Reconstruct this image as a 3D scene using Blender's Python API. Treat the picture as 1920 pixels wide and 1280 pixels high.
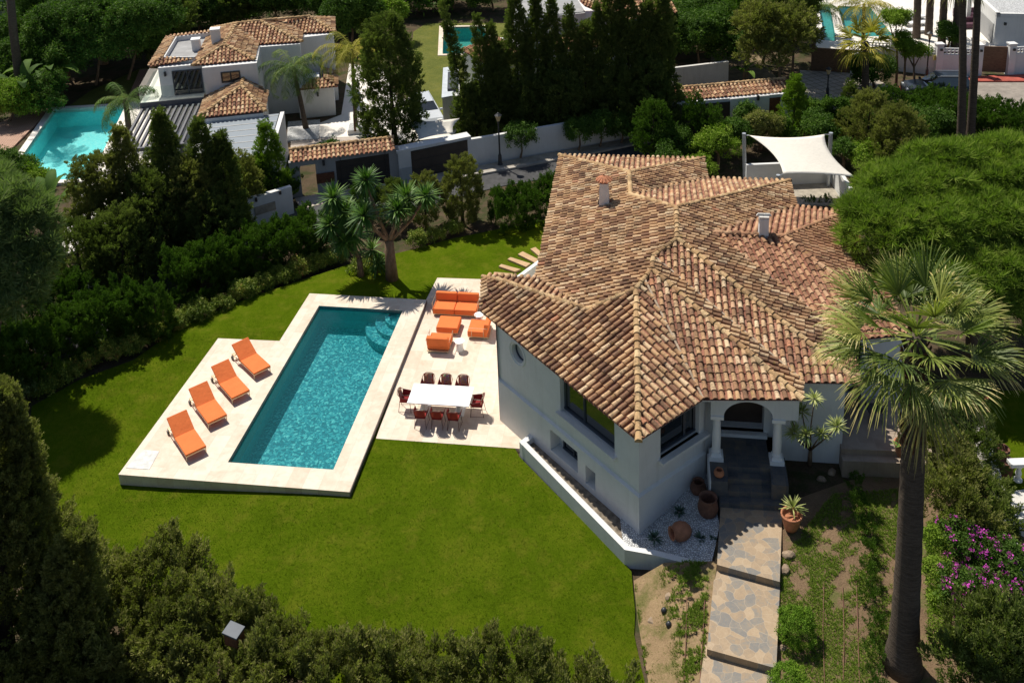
import bpy, math, random
import numpy as np
from mathutils import Vector, Matrix
random.seed(7); RNG = np.random.default_rng(11)
for o in list(bpy.data.objects): bpy.data.objects.remove(o)
C = bpy.context.scene.collection
SC = bpy.context.scene
# ---------------------------------------------------------------- camera
HC = 24.5; F_PX = 1765.9; PITCH = 0.26434; ROLL = -0.038738; PY = 13.5
_cp, _sp = math.cos(PITCH), math.sin(PITCH)
_fw = np.array([0, _cp, -_sp]); _rt = np.array([1, 0, 0.]); _up = np.array([0, _sp, _cp])
_c, _s = math.cos(ROLL), math.sin(ROLL)
_rt, _up = _c*_rt + _s*_up, -_s*_rt + _c*_up
cam = bpy.data.cameras.new('camera'); cam.sensor_width = 36; cam.lens = F_PX/1920*36
cam.shift_y = -(640-PY)/1920; cam.clip_start = 0.5; cam.clip_end = 600
co = bpy.data.objects.new('camera', cam); C.objects.link(co)
m = Matrix.Identity(4)
for i in range(3):
    m[i][0] = _rt[i]; m[i][1] = _up[i]; m[i][2] = -_fw[i]
m[2][3] = HC
co.matrix_world = m; SC.camera = co
# ---------------------------------------------------------------- light
SUN_AZ, SUN_EL = math.radians(126), math.radians(58)
sun = bpy.data.lights.new('sun', 'SUN'); sun.energy = 5.0; sun.angle = math.radians(0.5); sun.color = (1, 0.94, 0.83)
so = bpy.data.objects.new('sun', sun); C.objects.link(so)
sd = Vector((math.cos(SUN_EL)*math.cos(SUN_AZ), math.cos(SUN_EL)*math.sin(SUN_AZ), math.sin(SUN_EL)))
so.rotation_euler = sd.to_track_quat('Z', 'Y').to_euler()
w = bpy.data.worlds.new('World'); SC.world = w; w.use_nodes = True
nt = w.node_tree; nt.nodes.clear()
sky = nt.nodes.new('ShaderNodeTexSky'); sky.sky_type = 'NISHITA'; sky.sun_disc = False
sky.sun_elevation = SUN_EL; sky.sun_rotation = math.radians(90) - SUN_AZ
bg = nt.nodes.new('ShaderNodeBackground'); bg.inputs[1].default_value = 0.075
wo = nt.nodes.new('ShaderNodeOutputWorld')
nt.links.new(sky.outputs[0], bg.inputs[0]); nt.links.new(bg.outputs[0], wo.inputs[0])
SC.view_settings.view_transform = 'Standard'; SC.view_settings.look = 'None'
SC.view_settings.exposure = 0.15; SC.view_settings.gamma = 1
SC.render.engine = 'CYCLES'
SC.cycles.max_bounces = 6; SC.cycles.transparent_max_bounces = 12

def ray(px, py):
    r = F_PX*_fw + (px-960)*_rt - (py-PY)*_up
    return r
def at(px, py, z=0.0):
    """ground point seen at a pixel of the 1920x1280 photograph, at height z"""
    r = ray(px, py); t = (HC-z)/-r[2]
    return (r[0]*t, r[1]*t)
def at3(px, py, z=0.0):
    x, y = at(px, py, z); return Vector((x, y, z))
def z_at(xy, py):
    """height of the point above xy that shows at pixel row py"""
    lo, hi = -5.0, 24.0
    for _ in range(50):
        mid = (lo+hi)/2; v = np.array([xy[0], xy[1], mid-HC])
        if PY - F_PX*(v@_up)/(v@_fw) > py: lo = mid
        else: hi = mid
    return (lo+hi)/2
def hit_plane(px, py, pl):     # z = a x + b y + c
    r = ray(px, py); t = (pl[2]-HC)/(r[2]-pl[0]*r[0]-pl[1]*r[1])
    return Vector((r[0]*t, r[1]*t, HC+r[2]*t))
TH = math.radians(81.4)
N_ = np.array([math.cos(TH), math.sin(TH)]); E_ = np.array([math.sin(TH), -math.cos(TH)])
# ---------------------------------------------------------------- mesh helpers
class MB:
    def __init__(s): s.v = []; s.f = []; s.t = []
    def add(s, vs, fs, t=None):
        b = len(s.v); s.v += [tuple(p) for p in vs]; s.f += [tuple(i+b for i in f) for f in fs]
        s.t += [random.random() if t is None else t]*len(fs); return s
    def prism(s, pts, z0, z1, t=None):
        """pts: plan polygon ccw; z1 may be a list"""
        n = len(pts); zz0 = z0 if isinstance(z0, (list, tuple)) else [z0]*n; zz = z1 if isinstance(z1, (list, tuple)) else [z1]*n
        v = [(p[0], p[1], a) for p, a in zip(pts, zz0)] + [(p[0], p[1], a) for p, a in zip(pts, zz)]
        f = [tuple(range(n-1, -1, -1)), tuple(range(n, 2*n))] + [(i, (i+1) % n, (i+1) % n+n, i+n) for i in range(n)]
        return s.add(v, f, t)
    def box(s, c, size, rz=0.0, t=None, rx=0.0, ry=0.0, taper=1.0):
        R = Matrix.Rotation(rz, 3, 'Z') @ Matrix.Rotation(ry, 3, 'Y') @ Matrix.Rotation(rx, 3, 'X')
        v = []
        for z in (-.5, .5):
            k = taper if z > 0 else 1
            for x, y in ((-.5, -.5), (.5, -.5), (.5, .5), (-.5, .5)):
                v.append(Vector(c) + R @ Vector((x*size[0]*k, y*size[1]*k, z*size[2])))
        return s.add(v, [(3, 2, 1, 0), (4, 5, 6, 7), (0, 1, 5, 4), (1, 2, 6, 5), (2, 3, 7, 6), (3, 0, 4, 7)], t)
    def beam(s, a, b, w, h, t=None):
        a, b = Vector(a), Vector(b); d = (b-a).normalized(); u = d.cross(Vector((0, 0, 1)))
        u = Vector((1, 0, 0)) if u.length < 1e-4 else u.normalized(); n = u.cross(d)
        v = [p+u*x*w/2+n*y*h/2 for p in (a, b) for x, y in ((-1, -1), (1, -1), (1, 1), (-1, 1))]
        return s.add(v, [(3, 2, 1, 0), (4, 5, 6, 7), (0, 1, 5, 4), (1, 2, 6, 5), (2, 3, 7, 6), (3, 0, 4, 7)], t)
    def tube(s, pts, r, n=8, t=None, caps=True):
        pts = [Vector(p) for p in pts]; rs = r if isinstance(r, (list, tuple)) else [r]*len(pts)
        v = []; k = len(pts); prev = None
        for i, p in enumerate(pts):
            d = (pts[min(i+1, k-1)]-pts[max(i-1, 0)]).normalized()
            u = prev if prev is not None else (Vector((0, 0, 1)) if abs(d.z) < .9 else Vector((1, 0, 0)))
            u = (u - d*u.dot(d)).normalized(); prev = u; q = d.cross(u)
            for j in range(n):
                a = 2*math.pi*j/n; v.append(p+(u*math.cos(a)+q*math.sin(a))*rs[i])
        f = [(i*n+j, i*n+(j+1) % n, (i+1)*n+(j+1) % n, (i+1)*n+j) for i in range(k-1) for j in range(n)]
        if caps: f += [tuple(range(n-1, -1, -1)), tuple(range((k-1)*n, k*n))]
        return s.add(v, f, t)
    def lathe(s, c, prof, n=20, t=None, M=None):
        """prof: list of (r, z) from outside bottom over the rim inwards"""
        v = []
        for r, z in prof:
            for j in range(n):
                a = 2*math.pi*j/n; p = Vector((r*math.cos(a), r*math.sin(a), z))
                if M is not None: p = M @ p
                v.append(Vector(c)+p)
        k = len(prof)
        f = [(i*n+j, i*n+(j+1) % n, (i+1)*n+(j+1) % n, (i+1)*n+j) for i in range(k-1) for j in range(n)]
        f += [tuple(range(n-1, -1, -1)), tuple(range((k-1)*n, k*n))]
        return s.add(v, f, t)
def tag(o, label, cat, group=None, kind=None):
    if label: o['label'] = label
    if cat: o['category'] = cat
    if group: o['group'] = group
    if kind: o['kind'] = kind
    return o
def rawobj(name, V, Fc, mat, parent=None, tint=None, smooth=False, bevel=0, off=None):
    me = bpy.data.meshes.new(name)
    if off is None and parent is not None:
        off = parent.location.copy(); pp = parent.parent
        while pp is not None: off += pp.location; pp = pp.parent
    if isinstance(V, np.ndarray):
        if off is not None: V = V - np.array(off)
        nv = len(V); k = Fc.shape[1]; nf = len(Fc)
        me.vertices.add(nv); me.vertices.foreach_set('co', V.astype(np.float32).ravel())
        me.loops.add(nf*k); me.loops.foreach_set('vertex_index', Fc.astype(np.int32).ravel())
        me.polygons.add(nf); me.polygons.foreach_set('loop_start', np.arange(0, nf*k, k, dtype=np.int32))
        me.polygons.foreach_set('loop_total', np.full(nf, k, dtype=np.int32))
        me.update(calc_edges=True)
    else:
        if off is not None: V = [(p[0]-off[0], p[1]-off[1], p[2]-off[2]) for p in V]
        me.from_pydata(V, [], Fc); me.update()
    if tint is not None:
        a = me.attributes.new('tint', 'FLOAT', 'FACE'); a.data.foreach_set('value', np.asarray(tint, dtype=np.float32))
    me.materials.append(mat)
    if smooth: me.polygons.foreach_set('use_smooth', [True]*len(me.polygons))
    o = bpy.data.objects.new(name, me); C.objects.link(o)
    if parent is not None: o.parent = parent
    if bevel:
        b = o.modifiers.new('bevel', 'BEVEL'); b.width = bevel; b.segments = 2; b.limit_method = 'ANGLE'
    return o
def obj(name, mb, mat, parent=None, smooth=False, bevel=0, off=None):
    return rawobj(name, mb.v, mb.f, mat, parent, mb.t, smooth, bevel, off)
def own(o, p):       # a mesh whose vertices are in world space gets its base at p
    o.data.transform(Matrix.Translation(-Vector(p))); o.location = p; return o
def empty(name, loc, label=None, cat=None, group=None, rz=0):
    o = bpy.data.objects.new(name, None); C.objects.link(o); o.location = loc; o.rotation_euler = (0, 0, rz)
    o.empty_display_size = .3
    return tag(o, label, cat, group)
def dup(root, loc, rz=0, label=None, scale=None, sz=None):
    r = root.copy(); C.objects.link(r); r.location = loc; r.rotation_euler = (0, 0, rz)
    if label: r['label'] = label
    if scale: r.scale = (scale, scale, sz or scale)
    for ch in list(root.children):
        c = ch.copy(); C.objects.link(c); c.parent = r
        for g in ch.children:
            d = g.copy(); C.objects.link(d); d.parent = c
    return r
# ---------------------------------------------------------------- materials
def newmat(name):
    m = bpy.data.materials.new(name); m.use_nodes = True; return m, m.node_tree, m.node_tree.nodes['Principled BSDF']
def N(nt, typ, **kw):
    n = nt.nodes.new(typ)
    for k, v in kw.items():
        if k.startswith('i_'):
            key = k[2:]; n.inputs[int(key) if key.isdigit() else key.replace('_', ' ')].default_value = v
        else: setattr(n, k, v)
    return n
def ramp(nt, fac, stops, interp='LINEAR'):
    r = nt.nodes.new('ShaderNodeValToRGB'); r.color_ramp.interpolation = interp
    e = r.color_ramp.elements
    while len(e) > 1: e.remove(e[-1])
    for i, (p, c) in enumerate(stops):
        q = e[0] if i == 0 else e.new(p)
        q.position = p; q.color = (*c, 1) if len(c) == 3 else c
    if fac is not None: nt.links.new(fac, r.inputs[0])
    return r.outputs[0]
def noise(nt, scale, detail=4, rough=.6, coord='Object', vec=None, dist=0):
    n = N(nt, 'ShaderNodeTexNoise'); n.inputs['Scale'].default_value = scale; n.inputs['Detail'].default_value = detail
    n.inputs['Roughness'].default_value = rough; n.inputs['Distortion'].default_value = dist
    nt.links.new(vec if vec is not None else pos(nt), n.inputs['Vector']); return n.outputs['Fac']
def pos(nt):
    for n in nt.nodes:
        if n.bl_idname == 'ShaderNodeNewGeometry': return n.outputs['Position']
    return nt.nodes.new('ShaderNodeNewGeometry').outputs['Position']
def mix(nt, fac, a, b, mode='MIX'):
    m = N(nt, 'ShaderNodeMix', data_type='RGBA', blend_type=mode)
    for s, v in ((m.inputs[0], fac), (m.inputs[6], a), (m.inputs[7], b)):
        if isinstance(v, (int, float)): s.default_value = v
        elif isinstance(v, tuple): s.default_value = (*v, 1) if len(v) == 3 else v
        else: nt.links.new(v, s)
    return m.outputs[2]
def math_(nt, op, a, b=0.5):
    m = N(nt, 'ShaderNodeMath', operation=op)
    for s, v in ((m.inputs[0], a), (m.inputs[1], b)):
        if isinstance(v, (int, float)): s.default_value = v
        else: nt.links.new(v, s)
    return m.outputs[0]
def bump(nt, bs, h, strength=.3, dist=.02):
    b = N(nt, 'ShaderNodeBump'); b.inputs['Strength'].default_value = strength; b.inputs['Distance'].default_value = dist
    nt.links.new(h, b.inputs['Height']); nt.links.new(b.outputs[0], bs.inputs['Normal'])
def attr(nt, name='tint'):
    return N(nt, 'ShaderNodeAttribute', attribute_name=name).outputs['Fac']
def simple(name, col, rough=.6, var=.12, scale=6, metal=0, bmp=0, spec=None, detail=5):
    m, nt, bs = newmat(name)
    n = noise(nt, scale, detail)
    lo = tuple(c*(1-var*1.6) for c in col); hi = tuple(min(1, c*(1+var)) for c in col)
    nt.links.new(ramp(nt, n, [(.3, lo), (.7, hi)]), bs.inputs['Base Color'])
    bs.inputs['Roughness'].default_value = rough; bs.inputs['Metallic'].default_value = metal
    if spec is not None: bs.inputs['Specular IOR Level'].default_value = spec
    if bmp: bump(nt, bs, noise(nt, scale*12, 4), bmp, .01)
    return m
def tinted(name, stops, rough=.75, nscale=0, spec=.3, transl=0.0):
    m, nt, bs = newmat(name)
    f = attr(nt)
    if nscale:
        f = math_(nt, 'ADD', math_(nt, 'MULTIPLY', f, .55), math_(nt, 'MULTIPLY', noise(nt, nscale, 3), .45))
    c = ramp(nt, f, stops); nt.links.new(c, bs.inputs['Base Color'])
    bs.inputs['Roughness'].default_value = rough; bs.inputs['Specular IOR Level'].default_value = spec
    if transl:
        tr = N(nt, 'ShaderNodeBsdfTranslucent'); nt.links.new(mix(nt, 1, c, (1, 1.25, .5), 'MULTIPLY'), tr.inputs[0])
        ms = N(nt, 'ShaderNodeMixShader', i_0=transl)
        nt.links.new(bs.outputs[0], ms.inputs[1]); nt.links.new(tr.outputs[0], ms.inputs[2])
        nt.links.new(ms.outputs[0], nt.nodes['Material Output'].inputs[0])
    return m
M = {}
def mat_tile(name, cols, lichen=(.05, .04, .03)):
    m, nt, bs = newmat(name)
    base = ramp(nt, attr(nt), cols)
    n1 = noise(nt, 1.1, 5, .7); n2 = noise(nt, 15, 6, .78)
    f = math_(nt, 'ADD', math_(nt, 'MULTIPLY', n1, .45), math_(nt, 'MULTIPLY', n2, .6))
    k = ramp(nt, f, [(.50, (0, 0, 0)), (.60, (1, 1, 1))])
    c = mix(nt, math_(nt, 'MULTIPLY', k, .62), base, lichen)
    n3 = noise(nt, 40, 3, .6); c = mix(nt, ramp(nt, n3, [(.62, (0, 0, 0)), (.75, (.25, .25, .25))]), c, (.62, .55, .42))
    n5 = noise(nt, 6, 3, .6); c = mix(nt, ramp(nt, n5, [(.62, (0, 0, 0)), (.7, (.5, .5, .5))]), c, (.33, .24, .07))
    nt.links.new(c, bs.inputs['Base Color']); bs.inputs['Roughness'].default_value = .9; bs.inputs['Specular IOR Level'].default_value = .15
    bump(nt, bs, n2, .5, .02); return m
M['tile'] = mat_tile('aged_clay_tiles', [(0, (.20, .11, .07)), (.14, (.33, .185, .105)), (.36, (.45, .26, .14)), (.55, (.52, .32, .17)), (.78, (.60, .40, .23)), (.93, (.70, .53, .34)), (1, (.50, .23, .13))])
M['tile_red'] = mat_tile('red_clay_tiles', [(0, (.24, .12, .07)), (.35, (.40, .21, .12)), (.65, (.48, .27, .15)), (1, (.56, .35, .21))])
M['pan'] = mat_tile('pan_tiles', [(0, (.20, .08, .05)), (.5, (.34, .15, .10)), (1, (.42, .22, .15))], (.10, .05, .04))
M['ridge'] = mat_tile('ridge_tiles', [(0, (.34, .20, .10)), (.5, (.50, .33, .17)), (1, (.64, .46, .26))])
def mat_plaster(name, col, dirt=.0):
    m, nt, bs = newmat(name)
    n = noise(nt, 1.3, 6, .6); n2 = noise(nt, 9, 5)
    c = ramp(nt, n, [(.3, tuple(x*.92 for x in col)), (.65, col)])
    c = mix(nt, math_(nt, 'MULTIPLY', ramp(nt, n2, [(.45, (0, 0, 0)), (.8, (1, 1, 1))]), .12+dirt), c, tuple(x*.7 for x in (col[0], col[1]*.96, col[2]*.88)))
    mp = N(nt, 'ShaderNodeMapping'); mp.inputs['Scale'].default_value = (5, 5, .45); nt.links.new(pos(nt), mp.inputs[0])
    st = ramp(nt, noise(nt, 1.0, 6, .7, vec=mp.outputs[0]), [(.52, (0, 0, 0)), (.75, (1, 1, 1))])
    c = mix(nt, math_(nt, 'MULTIPLY', st, .22+dirt), c, (col[0]*.55, col[1]*.52, col[2]*.47))
    nt.links.new(c, bs.inputs['Base Color']); bs.inputs['Roughness'].default_value = .85; bs.inputs['Specular IOR Level'].default_value = .2
    bump(nt, bs, noise(nt, 45, 5), .25, .01); return m
M['plaster'] = mat_plaster('white_plaster', (.70, .70, .69))
M['plaster_dirty'] = mat_plaster('weathered_plaster', (.62, .60, .56), .25)
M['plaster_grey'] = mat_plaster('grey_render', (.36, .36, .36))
def mat_stone_slabs(name, cols, sx=.9, sy=.6, rot=TH, joint=(.45, .36, .27), vein=True):
    m, nt, bs = newmat(name)
    mp = N(nt, 'ShaderNodeMapping'); mp.inputs['Rotation'].default_value = (0, 0, -rot)
    nt.links.new(pos(nt), mp.inputs[0])
    br = N(nt, 'ShaderNodeTexBrick'); br.offset = .5
    nt.links.new(mp.outputs[0], br.inputs['Vector'])
    for k, v in (('Scale', 1), ('Mortar Size', .006), ('Brick Width', sx), ('Row Height', sy), ('Bias', 0.0), ('Mortar Smooth', .3)): br.inputs[k].default_value = v
    br.inputs['Color1'].default_value = (0, 0, 0, 1); br.inputs['Color2'].default_value = (1, 1, 1, 1); br.inputs['Mortar'].default_value = (.5, .5, .5, 1)
    f = math_(nt, 'ADD', math_(nt, 'MULTIPLY', br.outputs['Color'], .2), math_(nt, 'MULTIPLY', noise(nt, 2.6, 7, .68, dist=.6), .72))
    c = ramp(nt, f, cols)
    pit = ramp(nt, noise(nt, 26, 3, .6), [(.66, (0, 0, 0)), (.74, (.55, .55, .55))])
    c = mix(nt, pit, c, (.48, .36, .25))
    c = mix(nt, math_(nt, 'MULTIPLY', br.outputs['Fac'], .55), c, joint)
    nt.links.new(c, bs.inputs['Base Color']); bs.inputs['Roughness'].default_value = .6; bs.inputs['Specular IOR Level'].default_value = .35
    return m
M['travertine'] = mat_stone_slabs('travertine_paving', [(.25, (.56, .44, .33)), (.42, (.64, .53, .42)), (.55, (.69, .60, .49)), (.75, (.73, .65, .55))], 1.2, .6)
M['pale_paving'] = mat_stone_slabs('pale_paving', [(.2, (.68, .63, .56)), (.8, (.82, .78, .72))], 1.0, 1.0, math.radians(101), (.6, .55, .5))
M['grey_paving'] = mat_stone_slabs('grey_paving', [(.2, (.40, .33, .28)), (.8, (.50, .43, .37))], 1.0, .5, math.radians(101), (.3, .25, .2))
M['slate'] = mat_stone_slabs('slate_steps', [(.25, (.05, .055, .065)), (.45, (.09, .095, .10)), (.6, (.15, .13, .105)), (.8, (.26, .20, .135))], .42, .36, TH, (.16, .12, .09))
M['cobble'] = mat_stone_slabs('cobbled_drive', [(.2, (.36, .31, .26)), (.8, (.52, .46, .40))], .6, .6, math.radians(110), (.08, .09, .05))
for n in M['cobble'].node_tree.nodes:
    if n.bl_idname == 'ShaderNodeTexBrick': n.inputs['Mortar Size'].default_value = .06; n.offset = 0
def mat_flag():
    m, nt, bs = newmat('crazy_flagstones')
    mp = N(nt, 'ShaderNodeMapping'); nt.links.new(pos(nt), mp.inputs[0])
    nz = N(nt, 'ShaderNodeTexNoise'); nz.inputs['Scale'].default_value = 1.5; nt.links.new(mp.outputs[0], nz.inputs['Vector'])
    vadd = N(nt, 'ShaderNodeVectorMath', operation='ADD'); sc = N(nt, 'ShaderNodeVectorMath', operation='SCALE'); sc.inputs[3].default_value = .5
    nt.links.new(nz.outputs['Color'], sc.inputs[0]); nt.links.new(mp.outputs[0], vadd.inputs[0]); nt.links.new(sc.outputs[0], vadd.inputs[1])
    v = N(nt, 'ShaderNodeTexVoronoi'); v.inputs['Scale'].default_value = 3.6; v.voronoi_dimensions = '2D'; nt.links.new(vadd.outputs[0], v.inputs['Vector'])
    e = N(nt, 'ShaderNodeTexVoronoi', feature='DISTANCE_TO_EDGE'); e.voronoi_dimensions = '2D'; e.inputs['Scale'].default_value = 3.6; nt.links.new(vadd.outputs[0], e.inputs['Vector'])
    s = N(nt, 'ShaderNodeSeparateColor'); nt.links.new(v.outputs['Color'], s.inputs[0])
    f = math_(nt, 'ADD', math_(nt, 'MULTIPLY', s.outputs[0], .40), math_(nt, 'MULTIPLY', noise(nt, 5, 7, .78), .62))
    c = ramp(nt, f, [(.30, (.18, .175, .165)), (.42, (.235, .21, .175)), (.50, (.30, .225, .15)), (.62, (.36, .265, .17)), (.85, (.43, .335, .23))])
    c = mix(nt, ramp(nt, noise(nt, 22, 4, .7), [(.5, (0, 0, 0)), (.75, (.5, .5, .5))]), c, (.32, .2, .11))
    j = ramp(nt, e.outputs['Distance'], [(0, (1, 1, 1)), (.035, (.0, .0, .0))])
    c = mix(nt, math_(nt, 'MULTIPLY', j, .5), c, (.50, .40, .28))
    nt.links.new(c, bs.inputs['Base Color']); bs.inputs['Roughness'].default_value = .75
    bump(nt, bs, noise(nt, 14, 4), .4, .02); return m
M['flag'] = mat_flag()
def mat_grass(name, cols, sc=1.0):
    m, nt, bs = newmat(name)
    a = noise(nt, .55*sc, 6, .62); b = noise(nt, 5*sc, 6, .7); d = noise(nt, 38*sc, 3, .7)
    f = math_(nt, 'ADD', math_(nt, 'MULTIPLY', a, .5), math_(nt, 'ADD', math_(nt, 'MULTIPLY', b, .28), math_(nt, 'MULTIPLY', d, .22)))
    c = ramp(nt, f, cols)
    p = ramp(nt, noise(nt, 1.4*sc, 7, .72), [(.50, (0, 0, 0)), (.70, (.6, .6, .6))])
    c = mix(nt, p, c, (.17, .16, .02))
    c = mix(nt, ramp(nt, noise(nt, 70, 2, .5), [(.4, (0, 0, 0)), (.75, (.6, .6, .6))]), c, tuple(x*1.9 for x in cols[-1][1]))
    nt.links.new(c, bs.inputs['Base Color']); bs.inputs['Roughness'].default_value = 1.0; bs.inputs['Specular IOR Level'].default_value = .0
    bump(nt, bs, noise(nt, 55, 4, .8), 1.0, .06); return m
M['lawn'] = mat_grass('mown_lawn', [(.38, (.036, .072, .002)), (.5, (.060, .108, .003)), (.61, (.108, .145, .008))])
M['lawn_far'] = mat_grass('far_lawn', [(.36, (.06, .085, .02)), (.5, (.10, .12, .03)), (.64, (.16, .16, .05))])
def mat_soil(name, a, b, g=(.05, .09, .015), cover=.5):
    m, nt, bs = newmat(name)
    n = noise(nt, 1.2, 7, .7); n2 = noise(nt, 18, 6, .75)
    f = math_(nt, 'ADD', math_(nt, 'MULTIPLY', n, .45), math_(nt, 'MULTIPLY', n2, .55))
    c = ramp(nt, f, [(.32, a), (.68, b)])
    c = mix(nt, ramp(nt, noise(nt, .9, 8, .72), [(cover, (0, 0, 0)), (cover+.12, (.8, .8, .8))]), c, g)
    nt.links.new(c, bs.inputs['Base Color']); bs.inputs['Roughness'].default_value = .95; bs.inputs['Specular IOR Level'].default_value = .1
    bump(nt, bs, n2, .8, .05); return m
M['ground'] = mat_soil('garden_ground', (.05, .035, .022), (.13, .095, .06), (.035, .05, .015), .48)
M['soil'] = mat_soil('bed_soil', (.10, .065, .04), (.28, .19, .115), (.11, .13, .035), .50)
M['path_dirt'] = mat_soil('dry_soil', (.20, .135, .075), (.38, .27, .155), (.13, .13, .04), .50)
M['asphalt'] = simple('road_asphalt', (.055, .055, .058), .9, .25, 3, bmp=.3)
M['asphalt_pale'] = simple('pale_road', (.27, .235, .20), .9, .15, 2, bmp=.3)
M['veranda_tile'] = mat_stone_slabs('veranda_tiles', [(.25, (.24, .18, .14)), (.5, (.33, .26, .20)), (.8, (.42, .34, .27))], .5, .5)
M['planter_soil'] = simple('planter_soil', (.22, .18, .135), .95, .4, 5, bmp=.5)
M['concrete'] = simple('concrete', (.36, .32, .26), .85, .2, 3, bmp=.3)
M['red_pave'] = simple('red_pavement', (.38, .075, .05), .85, .2, 2)
M['kerb'] = simple('kerb_stone', (.38, .35, .31), .85, .15, 3)
def mat_gravel():
    m, nt, bs = newmat('white_gravel')
    v = N(nt, 'ShaderNodeTexVoronoi'); v.inputs['Scale'].default_value = 14; v.voronoi_dimensions = '2D'; nt.links.new(pos(nt), v.inputs['Vector'])
    e = N(nt, 'ShaderNodeTexVoronoi', feature='DISTANCE_TO_EDGE'); e.inputs['Scale'].default_value = 14; e.voronoi_dimensions = '2D'; nt.links.new(pos(nt), e.inputs['Vector'])
    s = N(nt, 'ShaderNodeSeparateColor'); nt.links.new(v.outputs['Color'], s.inputs[0])
    c = ramp(nt, s.outputs[0], [(0, (.45, .46, .47)), (.5, (.72, .73, .74)), (1, (.85, .86, .86))])
    k = ramp(nt, e.outputs['Distance'], [(.0, (1, 1, 1)), (.14, (0, 0, 0))])
    nt.links.new(mix(nt, k, c, (.06, .055, .05)), bs.inputs['Base Color']); bs.inputs['Roughness'].default_value = .8
    bump(nt, bs, e.outputs['Distance'], 1.0, .06); return m
M['gravel'] = mat_gravel()
def mat_wood(name, a, b, rot=0, plank=0, gap=(.02, .015, .01)):
    m, nt, bs = newmat(name)
    mp = N(nt, 'ShaderNodeMapping'); mp.inputs['Rotation'].default_value = (0, 0, -rot); mp.inputs['Scale'].default_value = (1.2, 14, 14)
    nt.links.new(pos(nt), mp.inputs[0])
    c = ramp(nt, noise(nt, 1.0, 5, .6, vec=mp.outputs[0]), [(.3, a), (.7, b)])
    if plank:
        mp2 = N(nt, 'ShaderNodeMapping'); mp2.inputs['Rotation'].default_value = (0, 0, -rot); nt.links.new(pos(nt), mp2.inputs[0])
        br = N(nt, 'ShaderNodeTexBrick'); nt.links.new(mp2.outputs[0], br.inputs['Vector'])
        for k, v in (('Scale', 1), ('Mortar Size', .008), ('Brick Width', 2.4), ('Row Height', plank)): br.inputs[k].default_value = v
        c = mix(nt, br.outputs['Fac'], c, gap)
    nt.links.new(c, bs.inputs['Base Color']); bs.inputs['Roughness'].default_value = .7; return m
M['sleeper'] = mat_wood('timber_steps', (.36, .22, .11), (.56, .38, .21), math.radians(-8.6))
M['decking'] = mat_wood('timber_decking', (.30, .16, .10), (.42, .25, .17), math.radians(101), .16, (.12, .06, .04))
M['gate_wood'] = mat_wood('gate_boards', (.10, .055, .03), (.20, .115, .065), 0)
M['dark_gate'] = simple('dark_gate_panels', (.035, .030, .028), .55, .15, 1.5)
M['white_paint'] = simple('white_paint', (.80, .80, .79), .45, .02, 3)
M['white_satin'] = simple('white_satin_top', (.88, .88, .88), .35, .01, 3)
M['dark_metal'] = simple('dark_metal', (.03, .032, .036), .45, .1, 5)
M['frame_blue'] = simple('slate_blue_frames', (.045, .055, .075), .4, .08, 3)
M['brass'] = simple('champagne_metal', (.62, .50, .34), .35, .05, 5, metal=.6)
M['steel'] = simple('galvanised_steel', (.50, .53, .56), .4, .08, 5, metal=.5)
def mat_fabric(name, col, v=.05):
    m, nt, bs = newmat(name)
    c = ramp(nt, noise(nt, 2.5, 4, .5), [(.3, tuple(x*(1-v) for x in col)), (.7, tuple(min(1, x*(1+v)) for x in col))])
    nt.links.new(c, bs.inputs['Base Color']); bs.inputs['Roughness'].default_value = .9; bs.inputs['Specular IOR Level'].default_value = .15
    bump(nt, bs, noise(nt, 7, 3, .6), .5, .03); return m
M['orange'] = mat_fabric('orange_fabric', (.76, .19, .058))
M['orange_side'] = mat_fabric('orange_piping', (.62, .13, .045))
M['burgundy'] = mat_fabric('burgundy_weave', (.24, .030, .032), .15)
M['burg_mesh'] = tinted('burgundy_mesh', [(0, (.19, .026, .026)), (1, (.27, .04, .04))], .8, 0, .2, .3)
M['burg_metal'] = simple('burgundy_metal', (.085, .02, .018), .45, .1, 5)
def mat_multi():
    m, nt, bs = newmat('striped_cord')
    c = ramp(nt, noise(nt, 9, 2, .5, dist=1.5), [(.35, (.75, .22, .18)), (.45, (.85, .50, .36)), (.52, (.2, .62, .28)), (.58, (.85, .42, .45)), (.66, (.35, .38, .75)), (.75, (.2, .7, .35))], 'LINEAR')
    nt.links.new(c, bs.inputs['Base Color']); bs.inputs['Roughness'].default_value = .8
    tr = N(nt, 'ShaderNodeBsdfTranslucent'); nt.links.new(c, tr.inputs[0]); ms = N(nt, 'ShaderNodeMixShader', i_0=.5); nt.links.new(bs.outputs[0], ms.inputs[1]); nt.links.new(tr.outputs[0], ms.inputs[2]); nt.links.new(ms.outputs[0], nt.nodes['Material Output'].inputs[0]); return m
M['multi'] = mat_multi()
M['terracotta'] = simple('terracotta', (.42, .17, .085), .85, .18, 7, bmp=.2)
M['terracotta_dark'] = simple('dark_terracotta', (.17, .075, .045), .85, .25, 7, bmp=.2)
M['sail'] = mat_fabric('sail_canvas', (.80, .75, .66), .03)
M['grey_roof'] = simple('flat_grey_roof', (.30, .30, .30), .8, .15, 1.2)
M['car_grey'] = simple('grey_blue_awning', (.20, .235, .27), .55, .04, 1.0)
M['charcoal'] = simple('charcoal_beams', (.10, .10, .115), .6, .08, 2)
M['rock'] = simple('garden_rock', (.30, .22, .15), .9, .3, 6, bmp=.6)
M['corten'] = simple('rusty_panel', (.13, .045, .02), .8, .3, 6)
M['sign_yellow'] = simple('yellow_sign', (.45, .40, .10), .6, .1, 6)
M['sign_red'] = simple('red_plate', (.12, .03, .03), .6, .1, 6)
M['lamp_glass'] = simple('lamp_lantern_glass', (.62, .47, .25), .3, .1, 8)
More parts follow.
